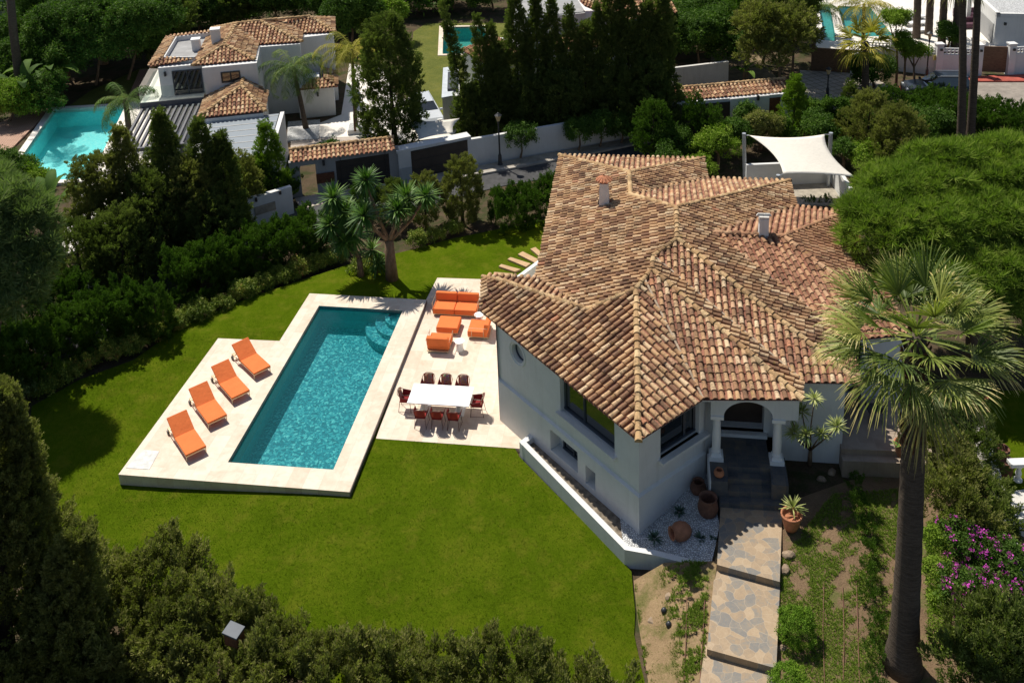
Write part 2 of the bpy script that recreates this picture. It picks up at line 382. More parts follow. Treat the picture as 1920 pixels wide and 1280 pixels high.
def mat_glass_dark(name, col, rough=.04):
    m, nt, bs = newmat(name)
    bs.inputs['Base Color'].default_value = (*col, 1); bs.inputs['Roughness'].default_value = rough; bs.inputs['Specular IOR Level'].default_value = 1.0
    bs.inputs['Coat Weight'].default_value = .6; bs.inputs['Coat Roughness'].default_value = .02
    return m
M['glass'] = mat_glass_dark('window_glass', (.012, .016, .02))
def mat_clear(name, tint, fr=.12):
    m, nt, bs = newmat(name); nt.nodes.remove(bs)
    tr = N(nt, 'ShaderNodeBsdfTransparent'); tr.inputs[0].default_value = (*tint, 1)
    gl = N(nt, 'ShaderNodeBsdfGlossy'); gl.inputs['Roughness'].default_value = .03
    fz = N(nt, 'ShaderNodeFresnel'); fz.inputs[0].default_value = 1.5
    ms = N(nt, 'ShaderNodeMixShader'); nt.links.new(fz.outputs[0], ms.inputs[0])
    nt.links.new(tr.outputs[0], ms.inputs[1]); nt.links.new(gl.outputs[0], ms.inputs[2])
    nt.links.new(ms.outputs[0], nt.nodes['Material Output'].inputs[0]); return m
M['clear_glass'] = mat_clear('balustrade_glass', (.80, .90, .87))
def mat_water(name, tint, bumpstr=.25, sc=3.0):
    m, nt, bs = newmat(name); nt.nodes.remove(bs)
    tr = N(nt, 'ShaderNodeBsdfTransparent'); tr.inputs[0].default_value = (*tint, 1)
    gl = N(nt, 'ShaderNodeBsdfGlossy'); gl.inputs['Roughness'].default_value = .04
    fz = N(nt, 'ShaderNodeFresnel'); fz.inputs[0].default_value = 1.33
    b = N(nt, 'ShaderNodeBump'); b.inputs['Strength'].default_value = bumpstr; b.inputs['Distance'].default_value = .05
    nt.links.new(noise(nt, sc, 4, .6, dist=.8), b.inputs['Height'])
    nt.links.new(b.outputs[0], gl.inputs['Normal']); nt.links.new(b.outputs[0], fz.inputs['Normal'])
    df = N(nt, 'ShaderNodeBsdfDiffuse'); df.inputs[0].default_value = (.015, .30, .33, 1); m0 = N(nt, 'ShaderNodeMixShader', i_0=.14); nt.links.new(tr.outputs[0], m0.inputs[1]); nt.links.new(df.outputs[0], m0.inputs[2])
    ms = N(nt, 'ShaderNodeMixShader'); nt.links.new(fz.outputs[0], ms.inputs[0])
    nt.links.new(m0.outputs[0], ms.inputs[1]); nt.links.new(gl.outputs[0], ms.inputs[2])
    nt.links.new(ms.outputs[0], nt.nodes['Material Output'].inputs[0]); return m
M['water'] = mat_water('pool_water', (.42, .76, .80))
M['water_far'] = mat_water('far_pool_water', (.80, .95, .95), .04, 2)
def mat_mosaic(name, cols, scale=9, warp=.06):
    """glass mosaic whose cells look stretched by the ripples above them"""
    m, nt, bs = newmat(name)
    nz = N(nt, 'ShaderNodeTexNoise'); nz.inputs['Scale'].default_value = 3.5; nz.inputs['Detail'].default_value = 3; nt.links.new(pos(nt), nz.inputs['Vector'])
    sc = N(nt, 'ShaderNodeVectorMath', operation='SCALE'); sc.inputs[3].default_value = warp*4; nt.links.new(nz.outputs['Color'], sc.inputs[0])
    va = N(nt, 'ShaderNodeVectorMath', operation='ADD'); nt.links.new(pos(nt), va.inputs[0]); nt.links.new(sc.outputs[0], va.inputs[1])
    v = N(nt, 'ShaderNodeTexVoronoi'); v.inputs['Scale'].default_value = scale; nt.links.new(va.outputs[0], v.inputs['Vector'])
    s = N(nt, 'ShaderNodeSeparateColor'); nt.links.new(v.outputs['Color'], s.inputs[0])
    f = math_(nt, 'ADD', math_(nt, 'MULTIPLY', s.outputs[0], .6), math_(nt, 'MULTIPLY', noise(nt, scale*1.1, 3, .6, vec=va.outputs[0]), .4))
    nt.links.new(ramp(nt, f, cols), bs.inputs['Base Color']); bs.inputs['Roughness'].default_value = .5
    return m
M['mosaic'] = mat_mosaic('pool_mosaic_caustics', [(.2, (.015, .12, .16)), (.42, (.035, .21, .26)), (.58, (.07, .32, .36)), (.72, (.24, .52, .51)), (.85, (.70, .85, .76))], 13)  # pale stops paint the rippled sunlight flecks into the mosaic colour
M['mosaic_wall'] = mat_mosaic('pool_wall_mosaic', [(.2, (.02, .22, .24)), (.6, (.04, .32, .33)), (.9, (.09, .40, .40))], 14)
M['pool_pale'] = mat_mosaic('pale_pool_lining', [(.2, (.22, .76, .78)), (.6, (.32, .82, .82)), (.9, (.45, .86, .85))], 8)
M['pool_green'] = mat_mosaic('green_pool_lining', [(.2, (.03, .24, .20)), (.6, (.05, .32, .26)), (.9, (.08, .38, .30))], 6)
# foliage
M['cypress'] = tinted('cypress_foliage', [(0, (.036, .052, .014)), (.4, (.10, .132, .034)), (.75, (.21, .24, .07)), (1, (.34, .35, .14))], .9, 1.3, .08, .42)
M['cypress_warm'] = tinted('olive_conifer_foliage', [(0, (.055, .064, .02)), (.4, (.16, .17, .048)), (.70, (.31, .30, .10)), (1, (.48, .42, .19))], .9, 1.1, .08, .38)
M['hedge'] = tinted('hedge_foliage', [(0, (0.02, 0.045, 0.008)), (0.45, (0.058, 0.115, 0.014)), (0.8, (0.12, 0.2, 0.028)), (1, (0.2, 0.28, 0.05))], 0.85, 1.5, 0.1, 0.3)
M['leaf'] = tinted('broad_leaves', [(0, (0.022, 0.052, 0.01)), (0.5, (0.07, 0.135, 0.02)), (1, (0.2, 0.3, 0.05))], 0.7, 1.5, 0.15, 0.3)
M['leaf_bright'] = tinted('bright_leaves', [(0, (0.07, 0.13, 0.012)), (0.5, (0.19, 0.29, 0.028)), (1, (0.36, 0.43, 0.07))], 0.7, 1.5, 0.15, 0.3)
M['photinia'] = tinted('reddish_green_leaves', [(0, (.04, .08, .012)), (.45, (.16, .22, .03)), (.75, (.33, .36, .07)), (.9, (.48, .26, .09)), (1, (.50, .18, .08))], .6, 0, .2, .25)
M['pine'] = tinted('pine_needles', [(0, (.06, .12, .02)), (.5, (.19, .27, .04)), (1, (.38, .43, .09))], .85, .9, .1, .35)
M['pine_grey'] = tinted('grey_pine_needles', [(0, (.06, .10, .03)), (.5, (.17, .23, .08)), (1, (.36, .41, .18))], .85, .9, .1, .35)
M['palm'] = tinted('palm_fans', [(0, (.045, .085, .014)), (.45, (.15, .20, .035)), (.8, (.32, .34, .08)), (1, (.66, .54, .22))], .5, 0, .3, .25)
M['palm_dry'] = tinted('drying_palm_fans', [(0, (.16, .15, .04)), (.5, (.30, .26, .08)), (1, (.42, .30, .14))], .55, 0, .4, .15)
M['palm_dark'] = tinted('feather_palm', [(0, (0.03, 0.065, 0.015)), (0.5, (0.09, 0.15, 0.03)), (1, (0.24, 0.28, 0.08))], 0.65, 0, 0.15, 0.25)
M['palm_gold'] = tinted('golden_palm', [(0, (0.12, 0.13, 0.015)), (0.5, (0.3, 0.28, 0.035)), (1, (0.52, 0.42, 0.07))], 0.65, 0, 0.15, 0.25)
M['yucca'] = tinted('yucca_leaves', [(0, (.025, .07, .012)), (.5, (.085, .18, .028)), (1, (.22, .32, .07))], .5, 0, .3, .2)
M['yucca_pale'] = tinted('pale_yucca_leaves', [(0, (.10, .15, .04)), (.5, (.34, .38, .12)), (1, (.62, .62, .28))], .5, 0, .3, .2)
M['weed'] = tinted('short_weeds', [(0, (.12, .20, .025)), (.5, (.24, .33, .05)), (1, (.40, .44, .12))], .9, 0, .05, .25)
M['box'] = tinted('boxwood_leaves', [(0, (.06, .13, .008)), (.5, (.15, .27, .018)), (1, (.28, .40, .04))], .7, 0, .2, .2)
M['flower'] = tinted('magenta_bracts', [(0, (.40, .03, .32)), (1, (.80, .12, .66))], .6, 0, .2, .2)
M['agave'] = tinted('agave_leaves', [(0, (.04, .08, .055)), (1, (.12, .19, .13))], .6, 0, .3)
M['core'] = simple('dark_core_filler', (.020, .030, .010), .95, .3, 3)  # dark filler for added cores that stop light inside crowns
def mat_trunk(name, a, b, rings=0):
    m, nt, bs = newmat(name)
    mp = N(nt, 'ShaderNodeMapping'); mp.inputs['Scale'].default_value = (4, 4, 28 if rings else 2); nt.links.new(pos(nt), mp.inputs[0])
    n = noise(nt, 1, 5, .65, vec=mp.outputs[0]); n2 = noise(nt, 30, 4, .7)
    f = math_(nt, 'ADD', math_(nt, 'MULTIPLY', n, .65), math_(nt, 'MULTIPLY', n2, .35))
    nt.links.new(ramp(nt, f, [(.35, a), (.65, b)]), bs.inputs['Base Color']); bs.inputs['Roughness'].default_value = .95; bs.inputs['Specular IOR Level'].default_value = .1
    bump(nt, bs, f, .9, .05); return m
M['palm_trunk'] = mat_trunk('palm_trunk_bark', (.055, .042, .033), (.15, .118, .092), 1)
M['palm_trunk_dark'] = mat_trunk('palm_boots', (.05, .025, .015), (.16, .085, .05), 1)
M['bark'] = mat_trunk('bark', (.10, .065, .04), (.26, .18, .12))
M['bark_dark'] = mat_trunk('dark_bark', (.03, .022, .016), (.09, .07, .05))
# ================================================================ terrain
def inpoly(x, y, P):
    c = False; n = len(P)
    for i in range(n):
        x1, y1 = P[i][0], P[i][1]; x2, y2 = P[(i+1) % n][0], P[(i+1) % n][1]
        if (y1 > y) != (y2 > y) and x < (x2-x1)*(y-y1)/(y2-y1)+x1: c = not c
    return c
def sst(t): t = max(0., min(1., t)); return t*t*(3-2*t)
def lz(x, y):
    return -.2 - .24*sst((-6.2-x)/8)*sst((35-y)/6) + .13*sst((y-34)/4)*sst((-5-x)/4) - .12*sst((24-y)/4)
def zf(x, y):
    h = .44+.46*sst((y-19.5)/5.5)
    return h*sst((x-2.9)/1.9)*sst((36-y)/6)
def gz(x, y):
    z = -.34 + (zf(x, y)+.30)*sst((x-2.7)/1.5)*sst((38-y)/5)*sst((16-x)/1.5)
    if inpoly(x, y, LAWN): z = min(z, lz(x, y)-.12)
    if inpoly(x, y, BEDZ): z = min(z, -.1)
    return z
import bmesh
def sheet(name, poly, zfun, mat, step=1.0, holes=(), thick=0, parent=None, skirt=0):
    bm = bmesh.new()
    vs = [bm.verts.new((p[0], p[1], 0)) for p in poly]; bm.faces.new(vs)
    bmesh.ops.recalc_face_normals(bm, faces=bm.faces)
    if bm.faces[:][0].normal.z < 0: bmesh.ops.reverse_faces(bm, faces=bm.faces)
    def cut(p, n): bmesh.ops.bisect_plane(bm, geom=bm.verts[:]+bm.edges[:]+bm.faces[:], plane_co=p, plane_no=n, dist=1e-5)
    xs = [p[0] for p in poly]; ys = [p[1] for p in poly]
    if step:
        x = math.ceil(min(xs)/step)*step
        while x < max(xs): cut((x, 0, 0), (1, 0, 0)); x += step
        y = math.ceil(min(ys)/step)*step
        while y < max(ys): cut((0, y, 0), (0, 1, 0)); y += step
    for h in holes:
        for i in range(len(h)):
            a, b = h[i], h[(i+1) % len(h)]; cut((a[0], a[1], 0), (b[1]-a[1], a[0]-b[0], 0))
        dl = [f for f in bm.faces if inpoly(*f.calc_center_median()[:2], h)]
        bmesh.ops.delete(bm, geom=dl, context='FACES')
    for v in bm.verts: v.co.z = zfun(v.co.x, v.co.y) if callable(zfun) else zfun
    if thick:
        top = bm.faces[:]; r = bmesh.ops.extrude_face_region(bm, geom=top)
        nv = [g for g in r['geom'] if isinstance(g, bmesh.types.BMVert)]
        for v in nv: v.co.z -= thick
        # extruded copies sit below; flip the originals' role
        bmesh.ops.recalc_face_normals(bm, faces=bm.faces)
    me = bpy.data.meshes.new(name); bm.to_mesh(me); bm.free(); me.materials.append(mat)
    o = bpy.data.objects.new(name, me); C.objects.link(o)
    if parent: o.parent = parent; me.transform(Matrix.Translation(-parent.location))
    return o
def A(*pts, z=0.0): return [at(p[0], p[1], z) for p in pts]
POOL = A((598, 573), (755, 582), (625, 880), (427, 866))
DECK = A((409, 634), (524, 639), (580.5, 550), (800, 562), (655, 922), (222, 889))
TERR = A((820, 521), (912, 524), z=-.2) + [(1.2, 40.0), (1.2, 28.0)] + A((974, 841), (705, 822), (797, 566), z=-.2)
BEDZ = [at(960, 815, .3), at(1171, 1022, .3), at(1221, 1031, .4), at(1280, 1046, .5), at(1344, 1056, .6), (6.0, 24.6), (6.6, 27.5), (3.4, 25.5), (-.5, 30.5)]
LAWN = A((60, 762), (150, 715), (250, 680), (350, 615), (470, 565), (650, 505), (850, 450), (1030, 414), z=-.3) + [(2.2, 47.0), (2.4, 40)] + \
       [(2.4, 30), (-.8, 30)] + A((974, 860), (1172, 1061), (1184, 1075), (1187, 1110), (1191, 1150), (1189, 1190), (1198, 1230), (1212, 1290), z=-.3) + [(p[0], p[1]+.1) for p in A((1215, 1290), (1000, 1262), (690, 1215), (440, 1150), (300, 1085), (165, 1075), z=1.5)] + [(-16.5, 24.5)] + A((40, 900), z=-.3)
NP = A((102, 205.5), (236, 198), (146, 341), (22, 312), z=-.2)
NP = [NP[0], NP[1], (NP[1][0]-(NP[0][0]-at(22, 322, -.2)[0]), NP[1][1]-(NP[0][1]-at(22, 322, -.2)[1])-.3), at(22, 322, -.2)]
d_ = np.array(NP[3])-np.array(NP[0]); d_ = d_/np.linalg.norm(d_)
NP = [tuple(np.array(NP[0])), tuple(np.array(NP[1])), tuple(np.array(NP[1])+d_*13.2), tuple(np.array(NP[0])+d_*13.2)]
P3 = A((831.5, 52), (829.8, 102.5), z=-.3); P3 = [P3[0], (P3[0][0]+3.9, P3[0][1]-.3), (P3[1][0]+3.9, P3[1][1]-.3), P3[1]]
RP = A((1570, 12), (1586, 68), (1676, 70), z=-.3); RP = [RP[0], RP[1], RP[2], (RP[0][0]+RP[2][0]-RP[1][0]-1, RP[0][1]+RP[2][1]-RP[1][1])]
RP0 = A((1534, 10), (1546, 76), (1568, 78), (1556, 10), z=-.3)
FBA = A((1462, 960), (1700, 875), (1800, 960), (1820, 1300), (1440, 1300), z=.6); FBB = A((1188, 1075), (1345, 1078), (1318, 1300), (1222, 1300), (1196, 1150), z=.0)
g = sheet('ground', [(-75, 6), (70, 6), (80, 60), (90, 140), (-100, 140), (-90, 60)], lambda x, y: gz(x, y)-(.14 if inpoly(x, y, FBA) or inpoly(x, y, FBB) else 0), M['ground'], 1.0, [POOL, NP, P3, RP, RP0]); tag(g, '', '', kind='structure')
lawn = sheet('lawn', LAWN, lz, M['lawn'], 1.0, [POOL]); tag(lawn, '', '', kind='structure')
# pool deck: slab standing on the lawn
o = sheet('pool_deck', DECK, 0.0, M['travertine'], 0, [POOL], thick=.7); tag(o, '', '', kind='structure')
o = sheet('terrace', TERR, -.19, M['travertine'], 0, thick=.3); tag(o, '', '', kind='structure')
mb = MB(); a, b = at3(800, 562), at3(655, 922); dd = (b-a).normalized(); nn = Vector((-dd.y, dd.x, 0))
mb.beam(a-dd*.0+nn*.012+Vector((0, 0, -.14)), b+nn*.012+Vector((0, 0, -.14)), .02, .25); o = obj('deck_edge_strip', mb, simple('deck_edge_metal', (.16, .13, .12), .6, .1, 4)); tag(o, '', '', kind='structure')
# expansion joint and hatch in the deck
hz_ = A((270, 843), (299, 846), (280, 880), (236, 877))
def quad_thick(pts, z0, z1): return MB().prism(list(reversed(pts)) if sum((pts[i][0]*pts[(i+1) % len(pts)][1]-pts[(i+1) % len(pts)][0]*pts[i][1]) for i in range(len(pts))) < 0 else pts, z0, z1)
o = obj('deck_hatch', quad_thick(hz_, -.02, .012), simple('hatch_slab', (.62, .62, .60), .7, .15, 5), None); tag(o, 'pale grey rectangular access hatch set into the pool deck corner', 'hatch')
# pool basin
def basin(name, P, depth, mats, zw, wz, label, wmat, band=None, group=None):
    c = np.mean(np.array(P), axis=0); root = empty(name, (c[0], c[1], 0), label, 'pool', group)
    n = len(P); v = [(p[0], p[1], 0) for p in P]+[(p[0], p[1], -depth) for p in P]
    mb = MB(); ar = sum(P[i][0]*P[(i+1) % n][1]-P[(i+1) % n][0]*P[i][1] for i in range(n))
    ring = [(i, (i+1) % n, (i+1) % n+n, i+n) for i in range(n)]
    if ar < 0: ring = [tuple(reversed(f)) for f in ring]
    v = [(x, y, z+zw) for x, y, z in v]
    mb.add(v, ring); obj('pool_wall', mb, mats[1], root)
    mb = MB(); mb.add([(p[0], p[1], zw-depth) for p in P], [tuple(range(n)) if ar > 0 else tuple(range(n-1, -1, -1))]); obj('pool_floor', mb, mats[0], root)
    mb = MB(); k = 1; mb.add([(p[0], p[1], zw-wz) for p in P], [tuple(range(n)) if ar > 0 else tuple(range(n-1, -1, -1))]); obj('water', mb, wmat, root)
    return root
pr = basin('swimming_pool', POOL, 1.12, (M['mosaic'], M['mosaic_wall']), -.015, .13, 'long rectangular turquoise swimming pool with mosaic lining beside orange loungers', M['water'])
# corner steps in the pool
cx, cy = POOL[1]
for k, (r, zt_) in enumerate(((1.75, -.72), (1.28, -.50), (.82, -.29))):
    pts = [(cx, cy)]
    a0 = TH+math.pi/2; 
    for j in range(13):
        t = j/12*math.pi/2; d = -E_*math.cos(t)-N_*math.sin(t); pts.append((cx+d[0]*r, cy+d[1]*r))
    obj('pool_step', MB().prism(pts, -1.1, zt_), M['mosaic'], pr)
# front planter with gravel
RW = [(973.7, 828, .37), (1171, 1030, .38), (1221, 1039, .42), (1276, 1053, .52), (1335, 1066, .64)]
out = [Vector((*at(x, y, z), z)) for x, y, z in RW]
def wallstrip(pts, th, base, name, mat, parent=None, left=True, cap=None, capmat=None):
    """wall following 3D top points, thickness th to the left of travel"""
    n = len(pts); inn = []
    for i, p in enumerate(pts):
        a = pts[max(i-1, 0)]; b = pts[min(i+1, n-1)]; d = Vector((b.x-a.x, b.y-a.y, 0)).normalized(); q = Vector((-d.y, d.x, 0))*(1 if left else -1)
        inn.append(p+q*th)
    v = []
    for p, q in zip(pts, inn): v += [(p.x, p.y, p.z), (q.x, q.y, q.z), (q.x, q.y, base(q.x, q.y) if callable(base) else base), (p.x, p.y, base(p.x, p.y) if callable(base) else base)]
    f = []
    for i in range(n-1):
        for j in range(4): f.append((i*4+j, i*4+(j+1) % 4, (i+1)*4+(j+1) % 4, (i+1)*4+j))
    f += [(3, 2, 1, 0), tuple((n-1)*4+j for j in range(4))]
    if left: f = [tuple(reversed(x)) for x in f]
    return obj(name, MB().add(v, f), mat, parent)
o = wallstrip(out, .2, -.6, 'retaining_wall', M['plaster'], left=True); own(o, out[0]); tag(o, 'low white retaining wall bending around the gravel bed below the corner windows', 'wall')
o = obj('planter_return_wall', MB().prism([tuple(at(973.7, 828, .37)), tuple(np.array(at(979, 834, .37))), tuple(at(1007, 815, .37)), tuple(at(999, 808, .37))], -.6, .368), M['plaster']); own(o, (*at(980, 828, .3), -.3)); tag(o, 'short white wall closing the planter end beside the terrace paving', 'wall')
def gravz(x, y): return .22+.55*sst((x-3.4)/2.6)
gp = [p.xy for p in out]
K = np.array(at(1198.4, 1001.6, .2)); dS = np.array([math.cos(TH+math.pi/4), math.sin(TH+math.pi/4)]); dE = np.array([math.cos(TH-math.pi/4), math.sin(TH-math.pi/4)])
sheetp = [tuple(p) for p in gp[1:]]+[(5.9, 24.3), tuple(K+dE*3.3), tuple(K+dE*.2+dS*.1), tuple(K+dS*.9)]
sheetp = [(p[0], p[1]+.1) if i < 4 else p for i, p in enumerate(sheetp)]
o = sheet('gravel_bed', sheetp, gravz, M['gravel'], .5); tag(o, '', '', kind='structure')
o = sheet('planter_soil', [tuple(gp[0]+Vector((.12, .1))), tuple(gp[1]+Vector((0, .15))), tuple(K+dS*.3), tuple(K+dS*5.6)], .16, M['planter_soil'], .6); tag(o, '', '', kind='structure')
# flagstone path with steps
PL = [((1350, 948), (1466, 960), .90), ((1344, 1060), (1462, 1090), .90)]
def slab(name, quad, z, th, mat):
    P = [at(x, y, z) for x, y in quad]
    o = obj(name, MB().prism(P, z-th, z), mat); tag(o, '', '', kind='structure'); return o
slab('flagstone_path', [(1344.5, 1058), (1462, 1090), (1468, 930), (1352, 930)], .90, .5, M['flag'])
slab('flagstone_path', [(1325.5, 1216), (1455.5, 1252), (1463, 1085), (1342, 1050)], .68, .6, M['flag'])
slab('flagstone_path', [(1305, 1330), (1447, 1370), (1458, 1238), (1322, 1208)], .46, .6, M['flag'])
# slate porch, its steps and cheeks
def ue(u, n_): return tuple(S2_ + E_*u + N_*n_)
S2_ = np.array(at(1318, 750, 4.2)); 
st_o = empty('porch_steps', (6.9, 25.0, .9), 'dark slate steps climbing to the arched porch', 'steps')
def slabw(name, px, z, z0, mat, par):
    P = [at(x, y, z) for x, y in px]; return obj(name, MB().prism(P, z0, z), mat, par)
mb = MB(); mb.prism([at(1353, 873.7, 1.65), at(1445, 878, 1.65), tuple(np.array(at(1445, 878, 1.65))+N_*2.0), tuple(np.array(at(1353, 873.7, 1.65))+N_*2.0)], .3, 1.65); obj('porch_floor', mb, M['slate'], st_o)
slabw('step', [(1360, 897), (1448, 900.5), (1447, 868), (1360, 866)], 1.46, .3, M['slate'], st_o)
slabw('step', [(1361, 920), (1450, 924), (1449, 888), (1361, 886)], 1.28, .3, M['slate'], st_o)
slabw('step', [(1349, 941), (1466, 949), (1466, 905), (1349, 902)], 1.09, .3, M['slate'], st_o)
slabw('cheek_block', [(1334, 901.5), (1365, 903), (1362, 850), (1329, 850)], 1.652, .3, M['slate'], st_o)
slabw('cheek_block', [(1447, 909), (1479, 911), (1471, 858), (1441, 856)], 1.652, .3, M['slate'], st_o)
slabw('cheek_trim', [(1331, 901), (1333.5, 902), (1329, 850), (1326, 850)], 1.656, .2, M['plaster'], st_o)
# ================================================================ clay roofs
def clip_intervals(P2, c):
    xs = []
    n = len(P2)
    for i in range(n):
        (a0, b0), (a1, b1) = P2[i], P2[(i+1) % n]
        if (a0 > c) != (a1 > c): xs.append(b0+(b1-b0)*(c-a0)/(a1-a0))
    xs.sort(); return list(zip(xs[0::2], xs[1::2]))
def lsq_plane(P):
    P = np.array(P); A_ = np.c_[P[:, :2], np.ones(len(P))]; s, *_ = np.linalg.lstsq(A_, P[:, 2], rcond=None); return s
def tile_face(P, cov, pan, base, pitch=.25, exp=.34, low=None, seed=0, k=1.0):
    """barrel tiles laid down the slope of the roof face P (3D polygon)"""
    rg = random.Random(seed)
    pl = lsq_plane(P); nrm = Vector((-pl[0], -pl[1], 1)).normalized()
    dn = Vector((0, 0, -1)); dn = (dn-nrm*dn.dot(nrm)).normalized(); cr = dn.cross(nrm).normalized()
    O = Vector(P[0]); 
    # a face polygon may warp a little: tiles follow the fitted plane
    P2 = [((Vector(p)-O).dot(cr), (Vector(p)-O).dot(dn)) for p in P]
    O2 = Vector((O.x, O.y, pl[0]*O.x+pl[1]*O.y+pl[2]))
    cmin, cmax = min(p[0] for p in P2), max(p[0] for p in P2)
    base.add([Vector((p[0], p[1], pl[0]*p[0]+pl[1]*p[1]+pl[2]))-nrm*.03*k for p in P], [tuple(range(len(P)))], .5)
    if base.f and (Vector(base.v[base.f[-1][1]])-Vector(base.v[base.f[-1][0]])).cross(Vector(base.v[base.f[-1][2]])-Vector(base.v[base.f[-1][1]])).z < 0: base.f[-1] = tuple(reversed(base.f[-1]))
    nrow = max(1, int((cmax-cmin)/pitch)); off = ((cmax-cmin)-nrow*pitch)/2+cmin
    SEG = 5
    def arc(c, s, r, h, sgn, cc, lat=0):
        out = []
        for j in range(SEG+1):
            a = math.pi*(j/SEG)
            x = -math.cos(a)*r; y = math.sin(a)*r*(1.0 if sgn > 0 else .82)*sgn
            out.append(O2+cr*(c+x+lat)+dn*s+nrm*(h+y))
        return out
    for i in range(nrow+1):
        for kind in (0, 1):
            c = off+(i+.5*kind)*pitch + rg.uniform(-.008, .008)
            if c <= cmin or c >= cmax: continue
            for s0, s1 in clip_intervals(P2, c):
                L = s1-s0
                if L < .08: continue
                s = s1+rg.uniform(-.015, .03) if kind == 0 else s1-.02
                first = True
                sh = rg.uniform(-.06, .06)*0
                while s > s0+.02:
                    e = exp*rg.uniform(.93, 1.07); su = max(s-e-.05, s0)
                    if kind == 0:
                        lat = rg.uniform(-.010, .010); r1 = .088*k*rg.uniform(.94, 1.06); r0 = .070*k
                        A1 = arc(c, s, r1, .045*k+rg.uniform(0, .008), 1, 0, lat); A0 = arc(c, su, r0, .018*k, 1, 0, lat+rg.uniform(-.006, .006))
                        A2 = [p-nrm*.016*k for p in arc(c, s, r1-.016, .045*k, 1, 0, lat)]
                        v = A1+A0+A2; n1 = SEG+1
                        f = [(j, j+1, j+1+n1, j+n1) for j in range(SEG)]+[(j+1, j, j+2*n1, j+1+2*n1) for j in range(SEG)]
                        cov.add(v, f, rg.random() if rg.random() < .7 else rg.choice([.05, .6, .8]))
                    else:
                        A1 = arc(c, s, .085*k, .0, -.55, 0); A0 = arc(c, su, .075*k, -.02*k, -.55, 0)
                        for q in range(len(A1)): A1[q] += nrm*.045*k; A0[q] += nrm*.030*k
                        n1 = SEG+1
                        pan.add(A1+A0, [(j+1, j, j+n1, j+1+n1) for j in range(SEG)], rg.random())
                    s -= e; first = False
def ridge_line(mb, a, b, r=.115, ln=.36, lift=.05, seed=0):
    rg = random.Random(seed); a, b = Vector(a), Vector(b)
    if a.z > b.z: a, b = b, a          # lay from the bottom up
    L = (b-a).length; n = max(1, round(L/ln)); d = (b-a)/L; u = d.cross(Vector((0, 0, 1))).normalized(); nr = u.cross(d)
    SEG = 7
    for i in range(n):
        p0 = a+d*(i*L/n-.03); p1 = a+d*((i+1)*L/n+.03)
        r0 = r*rg.uniform(1.0, 1.1); r1 = r*.84; la = u*rg.uniform(-.012, .012)
        v = []
        for p, rr, h in ((p0, r0, lift+.015), (p1, r1, lift-.01)):
            for j in range(SEG+1):
                t = math.pi*(-.08+1.16*j/SEG); v.append(p+la+u*(-math.cos(t)*rr)+nr*(math.sin(t)*rr+h-.03))
        n1 = SEG+1
        mb.add(v, [(j, j+1, j+1+n1, j+n1) for j in range(SEG)]+[tuple(range(n1))], rg.random())
ZE = 4.2
def EV(px, py): return Vector((*at(px, py, ZE), ZE))
G_, X_ = EV(1049, 292), EV(1005, 520)
d0 = (EV(1010, 500)-G_); d0.normalize(); n0 = Vector((-d0.y, d0.x, 0)); 
if n0.x < 0: n0 = -n0
KW = .32
PW = (KW*n0.x, KW*n0.y, ZE-KW*(G_.x*n0.x+G_.y*n0.y))
def onW(px, py): return hit_plane(px, py, PW)
F_, E2_, D_, Cc, B2_, B_, A_, V_ = [onW(*p) for p in ((1180, 324), (1182, 366), (1268, 390), (1270, 448), (1225, 482), (1222, 506), (1193, 543), (1102, 582))]
T0, L1, L0 = EV(1197, 828), EV(900, 583), EV(906, 520)
P1, S_, Sp, SE2 = EV(1318, 750), EV(1505, 750), EV(1506, 717), EV(1612, 720)
N1, M2, N2, M_ = EV(1320, 298), EV(1326, 334), EV(1480, 340), EV(1493, 387)
U_, R2 = EV(1594, 639), EV(1704, 628); R1 = EV(1587, 399)
X_ = Vector((X_.x, X_.y, ZE))
Y_ = A_.lerp(B_, .5)
Rw = hit_plane(933, 525, tuple(lsq_plane([L1, T0, A_, V_])))
ep = lsq_plane([D_, Cc, N2, M_, U_, SE2]); J_ = hit_plane(1337, 437, tuple(ep))
sp = lsq_plane([U_, R2, J_]); R_ = hit_plane(1469, 444, tuple(sp))
V2 = hit_plane(1195, 367, tuple(lsq_plane([F_, E2_, N1, M2])))
FACES = [[X_, V_, A_, B_, B2_, Cc, D_, E2_, F_, G_], [G_, F_, N1], [F_, E2_, M2, N1], [E2_, D_, N2, M2], [D_, Cc, SE2, U_, J_, M_, N2],
         [L0, Rw, V_, X_], [L0, L1, Rw], [L1, T0, A_, V_, Rw], [T0, P1, Y_, A_], [P1, S_, B_, Y_], [S_, Sp, B2_, B_], [Sp, SE2, Cc, B2_]]
RED = [[U_, R2, R_, J_], [J_, R_, R1, M_], [R_, R2, R1]]
house = empty('villa', (3.5, 34, 0), 'large white villa with rambling clay tile roof, arched porch and round window', 'house')
cov, pan, base = MB(), MB(), MB()
for i, f in enumerate(FACES): tile_face(f, cov, pan, base, seed=i)
roof = obj('roof', cov, M['tile'], house)
obj('pan_tiles', pan, M['pan'], roof)
covr, panr = MB(), MB()
for i, f in enumerate(RED): tile_face(f, covr, panr, base, seed=40+i)
roof2 = obj('roof', covr, M['tile_red'], house); roof2['label'] = 'redder clay tile roof of the east wing'
obj('pan_tiles', panr, M['pan'], roof2)
obj('roof_deck', base, M['pan'], roof)
rd = MB()
for i, (a, b) in enumerate([(T0, A_), (A_, B_), (B_, B2_), (B2_, Cc), (Cc, D_), (D_, E2_), (E2_, F_), (F_, G_), (F_, N1), (D_, N2), (Cc, SE2), (B_, S_), (V_, A_), (Rw, V_)]): ridge_line(rd, a, b, seed=i)
obj('ridge_tiles', rd, M['ridge'], roof)
rd = MB()
